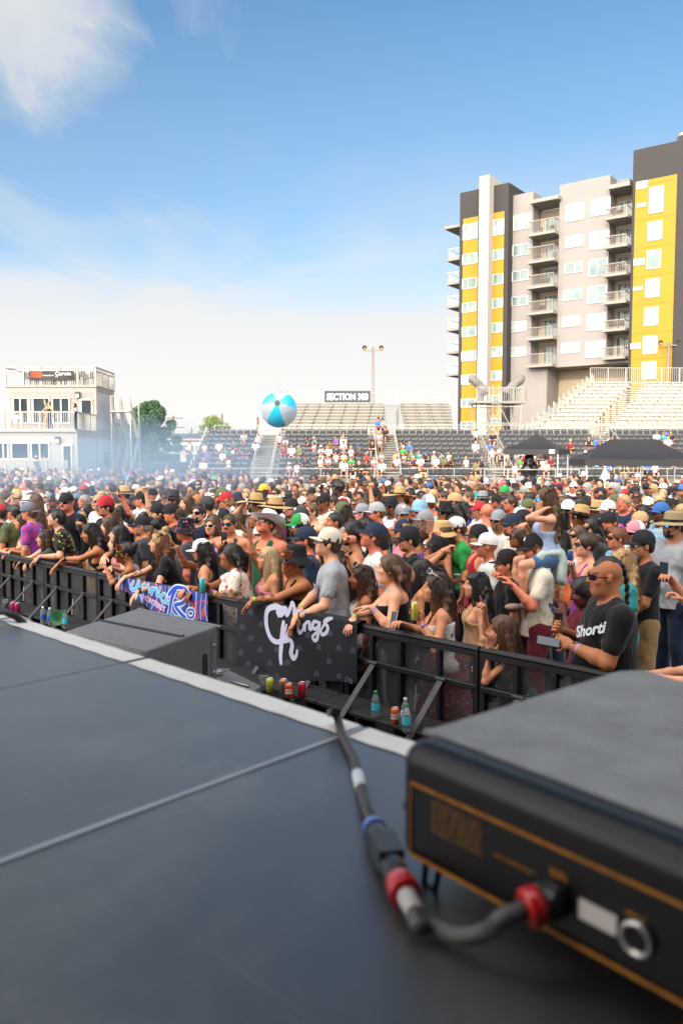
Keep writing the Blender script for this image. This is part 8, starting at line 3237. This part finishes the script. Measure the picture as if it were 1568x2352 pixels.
NAMED = [  # u, v, depth, overrides, mark
 (41, 1134, 14, dict(sex='m', hat='beanie', hatc='yellow', gl='dark', col='charcoal', pose='down'), 'striped beanie'),
 (201, 1122, 14, dict(sex='m', hat='cap', hatc='white', back=True, gl=None, beard=None, hair='short', col='white', skin='r', pose='down', by=.9), 'backward white cap'),
 (174, 1130, 13.5, dict(sex='m', hat='cap', hatc='cream', beard='full', hc='n', col='black', pose='down'), 'cream cap in the haze'),
 (182, 1147, 12.3, dict(sex='m', hat='cap', hatc=srgb('5f7a88'), beard='full', hc='b', col='cream', pose='down'), None),
 (159, 1154, 12.2, dict(sex='m', hat='cap', hatc='black', col='black', pose='down'), None),
 (247, 1164, 11.4, dict(sex='m', hat='flatcap', hatc='red', col='black', skin='b', pose='down', by=.4), 'red brimmed cap'),
 (73, 1176, 11.6, dict(sex='m', hat='cap', hatc=srgb('6a7280'), gl='blue', col='navy', mat='cloth_tiedye', pose='down'), 'grey cap at the left'),
 (38, 1176, 12.0, dict(sex='m', hat=None, hair='fade', hc='k', col='olive', pose='down', by=-1.0), None),
 (3, 1178, 12.2, dict(sex='m', hat='cap', hatc='red', col='black', pose='down', by=-.5), 'red cap at the far left'),
 (85, 1142, 14, dict(sex='f', hat=None, hair='curls', hc='b', col='cream', by=-1.2), None),
 (307, 1136, 14, dict(sex='f', hat=None, hair='topbun', hc='y', col='tan', shirt='tube', by=.2), 'blonde topknot'),
 (365, 1118, 15.5, dict(sex='m', hat='straw', gl='dark', beard='full', col='light blue'), 'wide straw hat in the haze'),
 (133, 1114, 16, dict(sex='m', hat='boonie', hatc='olive', col='black'), None),
 (102, 1122, 15, dict(sex='m', hat='bucket', hatc='olive', col='charcoal'), None),
 (399, 1148, 13, dict(sex='m', hat='fedora', hatc='charcoal', beard='long', hc='o', gl='dark', col='black', pose='down', by=.3), 'bearded man in dark fedora'),
 (402, 1181, 11.2, dict(sex='m', hat='flatcap', hatc='black', col='black', pose='down', gl=None), None),
 (371, 1178, 11.6, dict(sex='m', hat='cap', hatc='black', col='black', pose='up', gl=None), 'raised fist man'),
 (458, 1178, 11.2, dict(sex='m', hat=None, hair='short', hc='k', gl='dark', col='navy', mat='cloth', pose='down'), None),
 (479, 1160, 12.5, dict(sex='m', hat='cap', hatc='charcoal', col='white', mat='cloth', by=-.8), None),
 (433, 1145, 13.5, dict(sex='f', hat=None, hair='wavy', hc='b', col='white', mat='cloth', shirt='tee', pose='down'), None),
 (522, 1151, 12.6, dict(sex='m', hat='cap_logo', hatc='red', gl='dark', col='charcoal', mat='cloth', pose='down', skin='b'), 'bright red cap'),
 (608, 1127, 17, dict(sex='m', hat='cap', hatc='yellow', gl='dark', col='black', mat='cloth', pose='down'), 'yellow cap'),
 (591, 1157, 12.3, dict(sex='m', hat='straw', gl='dark', beard='full', hc='k', col='grey', pose='brow'), 'straw hat left of the wide one'),
 (635, 1167, 11.6, dict(sex='m', hat='straw', gl='blue', col='charcoal', pose='brow', skin='b'), 'wide straw hat with blue glasses'),
 (654, 1122, 16, dict(sex='m', hat=None, hair='wavy', hc='g', gl='dark', col='white', mat='cloth', pose='down'), 'grey haired man'),
 (694, 1187, 10.6, dict(sex='m', hat='cap_logo', hatc='charcoal', gl='dark', col='black', pose='down'), None),
 (719, 1175, 11.4, dict(sex='m', hat=None, hair='fade', hc='b', beard='full', gl='dark', col='black', mat='cloth', pose='down'), None),
 (745, 1153, 12.6, dict(sex='m', hat='cap_logo', hatc='black', gl='dark', skin='d', col='cream', mat='cloth_floral_small', pose='down', by=.4), 'orange floral shirt man'),
 (791, 1176, 11, dict(sex='m', hat='cap', hatc='olive', gl='dark', col='grey', mat='cloth', pose='down'), 'olive cap man'),
 (776, 1123, 17, dict(sex='m', hat=None, hair='afro', hc='k', skin='e', gl='dark', col='white', mat='cloth', pose='phone'), 'big afro'),
 (865, 1138, 15, dict(sex='m', hat='flatcap', hatc='black', gl='dark', col='cream'), None),
 (900, 1163, 12, dict(sex='m', hat='flatcap', hatc='black', beard='full', hc='k', gl='dark', skin='d', col='white', pose='down'), None),
 (922, 1181, 10.8, dict(sex='m', hat='cap_logo', hatc='grey', gl='dark', beard='m', hc='g', skin='b', col='teal', mat='cloth', pose='down'), 'teal shirt man'),
 (965, 1175, 10.9, dict(sex='m', hat='beanie', hatc='light blue', gl='dark', beard='full', hc='g', col='charcoal', mat='cloth', bulk=1.2, pose='down'), 'grey bearded man in blue headwear'),
 (919, 1140, 14, dict(sex='m', hat='straw', gl=None, beard=None, col='white', mat='cloth', pose='down', by=.5), 'boy in straw hat'),
 (942, 1138, 14.3, dict(sex='m', hat=None, hair='short', hc='k', beard='full', gl=None, col='grey', shirt='long', mat='cloth', pose='down', by=.5), None),
 (996, 1138, 14, dict(sex='m', hat='cap', hatc='tan', beard='full', col='black', shirt='tank', by=-.2), None),
 (986, 1156, 12.8, dict(sex='m', hat='cap_mesh', hatc='grey', col='light blue', mat='cloth_plaid', by=-.6, pose='down'), 'blue plaid shirt man'),
 (1024, 1169, 11.4, dict(sex='f', hat='fedora', hatc='black', hair='curtain', hc='k', gl='dark', col='tan', shirt='tube', pose='down', by=.5), 'woman in black hat'),
 (1047, 1153, 12.6, dict(sex='m', hat='cap', hatc='tan', col='tan', mat='cloth_camo', by=-.5, pose='down'), None),
 (1119, 1176, 11, dict(sex='m', hat=None, hair=None, gl='dark', skin='r', col='white', beard='full', hc='g', mat='cloth', bulk=1.2, pose='down'), 'bald man'),
 (1146, 1195, 10.2, dict(sex='m', hat='cap', hatc='grey', gl='dark', beard='full', hc='b', col='white', pose='down'), None),
 (1154, 1116, 18, dict(sex='f', hat=None, hair='afro', hc='p', col='black', pose='down'), 'pink wig'),
 (1205, 1196, 10, dict(sex='m', hat='cap', hatc='black', col='black', by=-.6, pose='down'), None),
 (1216, 1167, 12, dict(sex='m', hat='cap', hatc='olive', gl=None, beard=None, col='black', pose='down'), 'olive cap near the child'),
 (1333, 1160, 12.2, dict(sex='m', hat=None, hair='quiff', hc='k', gl='dark', skin='c', col='blue', mat='cloth', pose='down'), None),
 (1375, 1170, 11.6, dict(sex='f', hat='straw', gl=None, hair='bob', hc='g', col='cream'), None),
 (1398, 1172, 11.2, dict(sex='m', hat='cap', hatc='white', gl=None, col='grey', pose='down'), None),
 (1434, 1155, 12.4, dict(sex='m', hat=None, hair='short', hc='y', gl='clear', skin='r', beard=None, col='navy', mat='cloth', pose='cup', by=.4), 'navy tee man with green beads'),
 (1479, 1172, 11, dict(sex='f', hat=None, hair='long', hc='k', gl=None, skin='c', col='black', shirt='tank', pose='down', by=.3), 'black haired woman at the right'),
 (1476, 1200, 9.9, dict(sex='m', hat='cap', hatc='tan', back=True, gl='dark', beard=None, col='grey', pose='down', by=.2), None),
 (1462, 1223, 8.9, dict(sex='m', hat='cap_mesh', hatc='pink', gl='dark', skin='a', beard=None, col='white', pose='down', by=.3), 'pink trucker cap'),
 (1361, 1212, 9.6, dict(sex='f', hat=None, hair='bob', hc='k', gl='dark', skin='b', col='charcoal', pose='down', by=.3), None),
 (1520, 1178, 10.6, dict(sex='m', hat='cap', hatc='blue', gl=None, col='light blue', mat='cloth_floral_small', pose='down'), None),
 (1556, 1150, 12, dict(sex='m', hat=None, hair='short', hc='b', gl='dark', col='maroon', pose='down'), None),
]
def region_ok(x, y):
 t = (Vector((x, y, 0)) - B0).dot(BN)
 if t < 1.35:
  return False
 p = proj((x, y, 1.6))
 if p is None or p[0] < -45 or p[0] > 1615:
  return False
 if p[0] > 1400 and y < 9.8 and t < 6:
  return False
 far = 47 if p[0] < 430 else (47 - (p[0] - 430) * .12 if p[0] < 570 else 30.5)
 far = min(far, 33) if p[0] > 1330 else far
 if y > far:
  return False
 if 1150 < p[0] < 1300 and y > 43:
  return False
 return True
def loc_words(u, v):
 best = None
 for (mu, mv, nm) in MARKS:
  d = math.hypot((u - mu) * 1., (v - mv) * 1.6)
  if best is None or d < best[0]:
   best = (d, mu, mv, nm)
 _, mu, mv, nm = best
 dx, dy = u - mu, mv - v
 side = 'left of' if dx < 0 else 'right of'
 if dy > 14 and abs(dx) < 26:
  w = 'directly behind the ' + nm
 elif dy > 14:
  w = 'behind and ' + side + ' the ' + nm
 else:
  w = side + ' the ' + nm
 return w
def finish_label(o, s, u, v):
 base = s['words']
 loc = loc_words(u, v)
 cands = [base + ' ' + loc]
 if s['gl'] in ('dark', 'blue', 'white'):
  cands.append(base + (' in sunglasses ' if ' with ' not in base else ' and sunglasses ') + loc)
 p = {'phone': 'raising a phone', 'cup': 'holding a cup', 'up': 'with raised fist', 'cross': 'with folded arms', 'clap': 'clapping', 'brow': 'touching the brow', 'point': 'pointing', 'down': ''}[s['pose']]
 if p:
  cands.append(base + ' ' + p + ' ' + loc)
 if s['beard'] == 'full':
  cands.append(base.replace('person', 'bearded person') + ' ' + loc)
 cands.append(base + (' in the left third ' if u < 520 else ' in the middle ' if u < 1040 else ' in the right third ') + 'of the crowd')
 cands = [c for c in cands if len(c.split()) <= 16]
 cands = [c for c in cands if c not in USED] or cands[:1] or [' '.join((base + ' ' + loc).split()[:16])]
 USED.add(cands[0])
 tag(o, cands[0], 'person', 'people standing in the concert crowd')
 h = s.get('held')
 if h is not None:
  who = s['words'].replace('person in', 'the person in')
  isph = h.name.startswith('phone')
  lb = ('phone held up by ' if isph else 'plastic cup held by ') + who
  lb2 = lb + ' ' + loc
  if len(lb2.split()) <= 16:
   lb = lb2
  tag(h, ' '.join(lb.split()[:16]), 'phone' if isph else 'cup', 'phones held up in the crowd' if isph else 'cups held in the crowd')
def build_mid_crowd(limit=300):
 mat('cup_milky', srgb('d8dcdc'), .2, trans=.4)
 rr = random.Random(21)
 todo = []
 for (u, v, d, spec, mark) in NAMED:
  P = at_y(u, v, d)
  e = lib_person(spec['sex'], spec.get('pose', 'down'), 1.) if False else None
  sexh = 1.60 if spec['sex'] == 'm' else 1.5
  # slide along the ray so that a head of natural height lands on the pixel
  z = P.z
  if z < 1.42 or z > 1.78:
   zz = 1.6 if spec['sex'] == 'm' else 1.52
   P = at_z(u, v, zz)
   if P.y > 30 or P.y < 6:
    P = at_y(u, v, d)
  hz = 1.625 if spec['sex'] == 'm' else 1.525
  spec = dict(spec)
  spec.setdefault('ht', max(.9, min(1.1, P.z / hz)))
  todo.append((P, spec, mark, u, v))
 for P, spec, mark, u, v in todo:
  if mark:
   MARKS.append((u, v, mark))
 for P, spec, mark, u, v in todo:
  spec.setdefault('pose', 'down')
  o, s = lib_obj(P.x, P.y, rr, spec=spec)
  finish_label(o, s, u, v)
  if mark and 'striped beanie' in mark:
   o['label'] = 'person in a red, yellow and green striped beanie in the haze at the left'
   for c in o.children:
    if c.name.startswith('hat'):
     c.data = beanie_striped()
  PLACED.append((P.x, P.y, .30))
  CNT['ind'] += 1
 # random fill by dart throwing on a jittered grid
 pts = []
 rs = random.Random(99)
 cell = {}
 def near(x, y, r):
  cx, cy = int(x // 1), int(y // 1)
  for i in (-1, 0, 1):
   for j in (-1, 0, 1):
    for (a, b, q) in cell.get((cx + i, cy + j), ()):
     if (a - x) ** 2 + (b - y) ** 2 < (r + q) ** 2:
      return True
  return False
 for (x, y, q) in PLACED:
  cell.setdefault((int(x // 1), int(y // 1)), []).append((x, y, q))
 for k in range(60000):
  y = 5.5 + 42 * rs.random() ** .8
  x = (rs.uniform(-60, 1630) - CX) / F * y
  if not region_ok(x, y):
   continue
  r = .225 + .004 * max(0, y - 10) + (.06 if y > 30 else 0)
  if near(x, y, r):
   continue
  cell.setdefault((int(x // 1), int(y // 1)), []).append((x, y, r))
  pts.append((x, y))
 pts.sort(key=lambda p: p[1])
 print('crowd points', len(pts), 'individuals so far', CNT['ind'])
 n = max(0, limit - CNT['ind'])
 for (x, y) in pts[:n]:
  # keep named faces readable: shrink people who would stand right in front of them
  o, s = lib_obj(x, y, rr)
  p = proj((x, y, 1.6))
  finish_label(o, s, p[0], p[1])
  CNT['ind'] += 1
 return pts[n:]
def beanie_striped():
 me = hat_mesh('beanie').copy()
 me.materials.clear()
 for nm, c in (('beanie_green', '3fae5a'), ('beanie_yellow', 'e8c83a'), ('beanie_red', 'c0283a')):
  me.materials.append(mat(nm, srgb(c), .95, bmp=.5, bscale=200))
 for p in me.polygons:
  p.material_index = 0 if p.center.z < .062 else (1 if p.center.z < .125 else 2)
 return me
# ------------------------------------------------------------------ far standing crowd and seated spectators as masses
def arr(me):
 n = len(me.vertices)
 V = np.empty(n * 3, np.float32)
 me.vertices.foreach_get('co', V)
 Q = np.empty(len(me.loops), np.int32)
 me.loops.foreach_get('vertex_index', Q)
 return V.reshape(-1, 3), Q.reshape(-1, 4)
def low_parts(sex, pose, sit=False):
 a, hl, hr = POSES[pose]
 f = 1. if sex == 'm' else .94
 a = {k: Vector(v) * f for k, v in a.items()}
 if sit:
  a = {'L_': Vector((-.12, .3, .62)), 'R_': Vector((.12, .3, .62))}
 dz = -.47 if sit else 0
 K = skeleton(1.75 * f, sex, 1.05, .1 if sit else .02, 0, 0, .07, sit=sit, dz=dz, **a)
 out = []
 pts = [K[x + b] for x in 'SEW' for b in 'LR'] + [K['nb'], K['H'].translation]
 if sit:
  pts += [K['NL'], K['NR'], K['AL'], K['AR']]
 lo, hi = bounds(pts, .17)
 fl = Field(lo, hi, .024)
 add_torso(fl, K)
 add_head(fl, K)
 for nm in 'LR':
  K2 = K
  add_arm(fl, K, nm, 'fist', fin=False)
 if sit:
  for nm in 'LR':
   fl.cap(K['J' + nm], .08, K['N' + nm], .06, .03)
   fl.cap(K['N' + nm], .055, K['A' + nm], .04, .02)
 out.append((*fl.mesh(), 'skin'))
 lo, hi = bounds([K['SL'], K['SR'], K['EL'], K['ER'], K['hip']], .2)
 fl = Field(lo, hi, .03)
 add_torso(fl, K, .018)
 if sex == 'm':
  add_arm(fl, K, 'L', frac=.6, o=.01)
  add_arm(fl, K, 'R', frac=.6, o=.01)
 fl.sub_ell(K['t'](0, .012, .56), (.07, .08, .06), None, .01)
 out.append((*fl.mesh(), 'shirt'))
 fl = Field(*bounds([K['hip'], K['NL'], K['NR']] + ([] if sit else [K['AL'], K['AR']]), .2), .035)
 fl.ell(K['hip'], (.165, .13, .14), None, .03)
 for nm in 'LR':
  fl.cap(K['J' + nm], .095, K['N' + nm] if not sit else K['J' + nm].lerp(K['N' + nm], .8), .075, .03)
  if not sit:
   fl.cap(K['N' + nm], .07, K['A' + nm], .055, .02)
 out.append((*fl.mesh(), 'pants'))
 Hn = npm(K['H'].to_3x3())
 ht = np.array(K['H'].translation)
 hd = {}
 for nm, (c, r, extra) in {'short': ((0, -.016, .04), (.088, .108, .1), None), 'long': ((0, -.03, .02), (.095, .115, .115), ((0, -.1, -.12), (.085, .05, .16)))}.items():
  fl = Field((-.16, -.22, -.34), (.16, .16, .2), .02)
  fl.ell(c, r, None, 0)
  if extra:
   fl.ell(extra[0], extra[1], None, .03)
  fl.sub_ell((0, .1, -.03), (.085, .08, .1), None, .01)
  V, Q = fl.mesh()
  hd[nm] = (V @ Hn.T + ht, Q)
 for nm in ('cap', 'straw', 'bucket'):
  V, Q = arr(hat_mesh(nm))
  hd[nm] = (V @ Hn.T + ht, Q)
 V, Q = arr(glasses_mesh('dark'))
 hd['gl'] = (V @ Hn.T + ht, Q)
 return out, hd
def crowd_mass(name, pts, variants, rr, label, mats, sit=False, zf=None):
 PV, PQ, PC = [], [], []
 o = 0
 for (x, y, z, rz) in pts:
  out, hd = variants[rr.randrange(len(variants))]
  k = rr.gauss(.9 if sit else 1., .04)
  ca, sa = math.cos(rz), math.sin(rz)
  RM = np.array([[ca, -sa, 0], [sa, ca, 0], [0, 0, 1]]) * k
  sk = np.array(SKINS[rr.choice('aabbbccdrr')]) * rr.uniform(.7, 1.0)
  sh = np.array(CL[pick(rr, (('black', 26), ('white', 26), ('grey', 12), ('charcoal', 7), ('navy', 7), ('blue', 5), ('light blue', 5), ('teal', 3), ('green', 2), ('olive', 4), ('red', 5), ('maroon', 3), ('pink', 3), ('purple', 2), ('orange', 2), ('tan', 4), ('cream', 5)))])
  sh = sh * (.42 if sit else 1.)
  pa = np.array(CL[pick(rr, (('navy', 40), ('black', 30), ('tan', 15), ('charcoal', 15)))])
  hc = np.array(HAIRC[rr.choice('kkknnnbbyg')])
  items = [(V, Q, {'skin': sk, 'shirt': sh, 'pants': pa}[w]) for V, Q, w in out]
  items.append((*hd['long' if rr.random() < .42 else 'short'], hc))
  u = rr.random()
  if u < .33:
   hn = 'cap' if u < .31 else ('straw' if u < .32 else 'bucket')
   hcol = np.array(CL[pick(rr, (('black', 34), ('white', 18), ('grey', 12), ('navy', 10), ('red', 5), ('tan', 3), ('blue', 5)))]) if hn != 'straw' else np.array(CL['straw'])
   items.append((*hd[hn], hcol))
  if rr.random() < .5:
   items.append((*hd['gl'], np.array((.01, .01, .012))))
  for V, Q, c in items:
   PV.append(V @ RM.T + np.array([x, y, z]))
   PQ.append(Q + o)
   PC.append(np.broadcast_to(c, (len(V), 3)))
   o += len(V)
 me = fast_mesh(name, np.concatenate(PV), np.concatenate(PQ), mats, cols=np.concatenate(PC))
 return tag(obj(name, me), label, 'crowd', kind='stuff')
def build_masses(rest):
 m, nt, b = nodes_mat('crowd_colours')
 at = N(nt, 'ShaderNodeAttribute', attribute_name='Col')
 tc = nt.nodes.new('ShaderNodeTexCoord')
 nz = N(nt, 'ShaderNodeTexNoise', Scale=9., Detail=4.)
 L(nt, tc.outputs['Object'], nz.inputs['Vector'])
 k = ramp(nt, nz.outputs[0], [(.3, (.8, .8, .8)), (.7, (1.12, 1.12, 1.12))])
 L(nt, mixc(nt, 1., at.outputs['Color'], k.outputs[0], 'MULTIPLY'), b.inputs['Base Color'])
 b.inputs['Roughness'].default_value = .75
 rr = random.Random(55)
 var = [low_parts(s, p) for s, p in (('m', 'down'), ('f', 'down'), ('m', 'cross'), ('f', 'cup'), ('m', 'cup'), ('f', 'down'), ('m', 'cup'), ('m', 'down'), ('f', 'down'), ('m', 'cross'), ('f', 'cup'), ('m', 'phone'), ('f', 'clap'))]
 pts = [(x, y, 0., face_dir(x, y, rr.gauss(.1, .55))) for x, y in rest]
 print('mass', len(pts))
 crowd_mass('standing_crowd', pts, var, rr, 'far part of the standing crowd reaching back to the grandstand', m)
 sv = [low_parts('m', 'down', True), low_parts('f', 'down', True)]
 seats = []
 for (u0, u1, r0, r1, n) in ((440, 545, 0, 4, 14), (640, 745, 0, 6, 16), (745, 880, 0, 4, 24), (850, 880, 4, 7, 6), (905, 945, 1, 5, 8), (950, 1100, 0, 2, 16), (1080, 1140, 3, 7, 6), (1145, 1260, 0, 3, 28), (1290, 1420, 1, 5, 12), (1480, 1560, 4, 7, 8), (1330, 1560, 0, 2, 22), (560, 640, 2, 6, 6), (700, 800, 3, 6, 5)):
  for _ in range(n):
   r = rr.randint(r0, r1)
   y = 55 + r * .9 + .38
   x = (rr.uniform(u0, u1) - CX) / F * y
   x = -10.1 + round((x + 10.1) / .54) * .54
   if any(abs(x - a) < .4 and r == q for a, q in seats):
    continue
   seats.append((x, r))
 sp = [(x, 55 + r * .9 + .42, .85 + r * .36, math.pi + rr.gauss(-.35, .25)) for x, r in seats]
 sp += [((868 - CX) / F * 63.2, 63.2, 4.1, math.pi), ((877 - CX) / F * 63.2, 63.2, 4.1, math.pi)]
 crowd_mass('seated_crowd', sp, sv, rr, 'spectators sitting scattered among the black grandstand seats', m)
def build_extra_people():
 """people on the suite balcony, individually"""
 rr = random.Random(77)
 mk = 'people on the suites balcony'
 C = [(.4 * 285, .4 * 350 + 784, 52.6, dict(sex='m', hat=None, hair='short', hc='n', col='black', mat='cloth', shirt='tank', pose='up', beard=None), 'person in black tank with both elbows up on the suite balcony', 2.9),
  (.4 * 268, 784 + .4 * 365, 53.0, dict(sex='f', hair='long', hc='b', hat=None, col='tan', shirt='tube', pose='brow'), 'person in tan top beside the black tank on the suite balcony', 3.1),
  (.4 * 432, 784 + .4 * 350, 52.6, dict(sex='m', hair='wavy', hc='k', hat=None, col='navy', mat='cloth_stripe', shirt='tee', pose='cup', beard=None), 'long haired person in striped tee at the suite balcony corner', 2.2),
  (.4 * 92, 784 + .4 * 415, 53.4, dict(sex='m', hair='short', hc='k', hat=None, col='white', mat='cloth', shirt='tee', pose='down'), 'person in white tee seated low behind the suite balcony railing', 3.1)]
 for i, (u, v, Y, sp, lb, rz) in enumerate(C):
  p = at_y(u, v, Y)
  zfloor = 4.12 - (.4 if i == 3 else 0)
  o, s = lib_obj(p.x, Y, rr, z=4.12 if i != 3 else 3.75, spec=sp, rz=rz)
  tag(o, lb, 'person', mk)
  CNT['ind'] += 1
 p = at_y(.4 * 208, 784 + .4 * 650, 51.0)
 o, s = lib_obj(p.x, 51.0, rr, z=.66, spec=dict(sex='m', hat='straw', col='black', mat='cloth', pose='point', shirt='tee'), rz=-1.4)
 tag(o, 'person in straw hat and black tee pointing on the lower suite porch', 'person', mk)
 CNT['ind'] += 1
# ------------------------------------------------------------------ smoke drifting over the left of the crowd
def build_smoke():
 mb = MB()
 m = bpy.data.materials.new('smoke_volume')
 m.use_nodes = True
 nt = m.node_tree
 nt.nodes.remove(nt.nodes['Principled BSDF'])
 out = nt.nodes['Material Output']
 v = nt.nodes.new('ShaderNodeVolumePrincipled')
 v.inputs['Color'].default_value = (.55, .76, 1., 1)
 v.inputs['Anisotropy'].default_value = .2
 tc = nt.nodes.new('ShaderNodeTexCoord')
 nz = N(nt, 'ShaderNodeTexNoise', Scale=.35, Detail=3.)
 L(nt, tc.outputs['Object'], nz.inputs['Vector'])
 ln = nt.nodes.new('ShaderNodeVectorMath'); ln.operation = 'LENGTH'
 sc = nt.nodes.new('ShaderNodeVectorMath'); sc.operation = 'DIVIDE'
 sc.inputs[1].default_value = (6.5, 13., 1.7)
 L(nt, tc.outputs['Object'], sc.inputs[0])
 L(nt, sc.outputs[0], ln.inputs[0])
 fall = ramp(nt, ln.outputs['Value'], [(.25, (1, 1, 1)), (1., (0, 0, 0))])
 k = ramp(nt, nz.outputs[0], [(.35, (.15, .15, .15)), (.65, (1, 1, 1))])
 mm = mixc(nt, 1., fall.outputs[0], k.outputs[0], 'MULTIPLY')
 mu = nt.nodes.new('ShaderNodeMath'); mu.operation = 'MULTIPLY'; mu.inputs[1].default_value = SMOKE
 L(nt, mm, mu.inputs[0])
 L(nt, mu.outputs[0], v.inputs['Density'])
 L(nt, v.outputs[0], out.inputs['Volume'])
 V, Q = gridVQ(lambda a, t: Vector((math.cos(a * 6.2832) * math.sin(.01 + t * 3.12) * 6.5, math.sin(a * 6.2832) * math.sin(.01 + t * 3.12) * 13, math.cos(.01 + t * 3.12) * 1.7)), 24, 14, True)
 o = obj('smoke', fast_mesh('smoke', V, Q[:, ::-1], m))
 o.location = (-6.4, 23, 2.05)
 tag(o, 'thin bluish smoke drifting over the left side of the crowd', 'smoke', kind='stuff')
SMOKE = .13
make_people_mats()
build_world()
build_ground()
build_stage()
build_barrier()
build_banners()
can, cup = build_drinks()
build_pit_speakers()
build_monitor()
build_apartments()
build_suites()
build_stands()
build_distance()
build_mid()
import time
_t = time.time()
build_heroes(can, cup)
print('heroes', round(time.time() - _t, 1))
build_extra_people()
rest = build_mid_crowd(300)
print('mid', round(time.time() - _t, 1))
build_masses(rest)
print('mass', round(time.time() - _t, 1))
build_smoke()
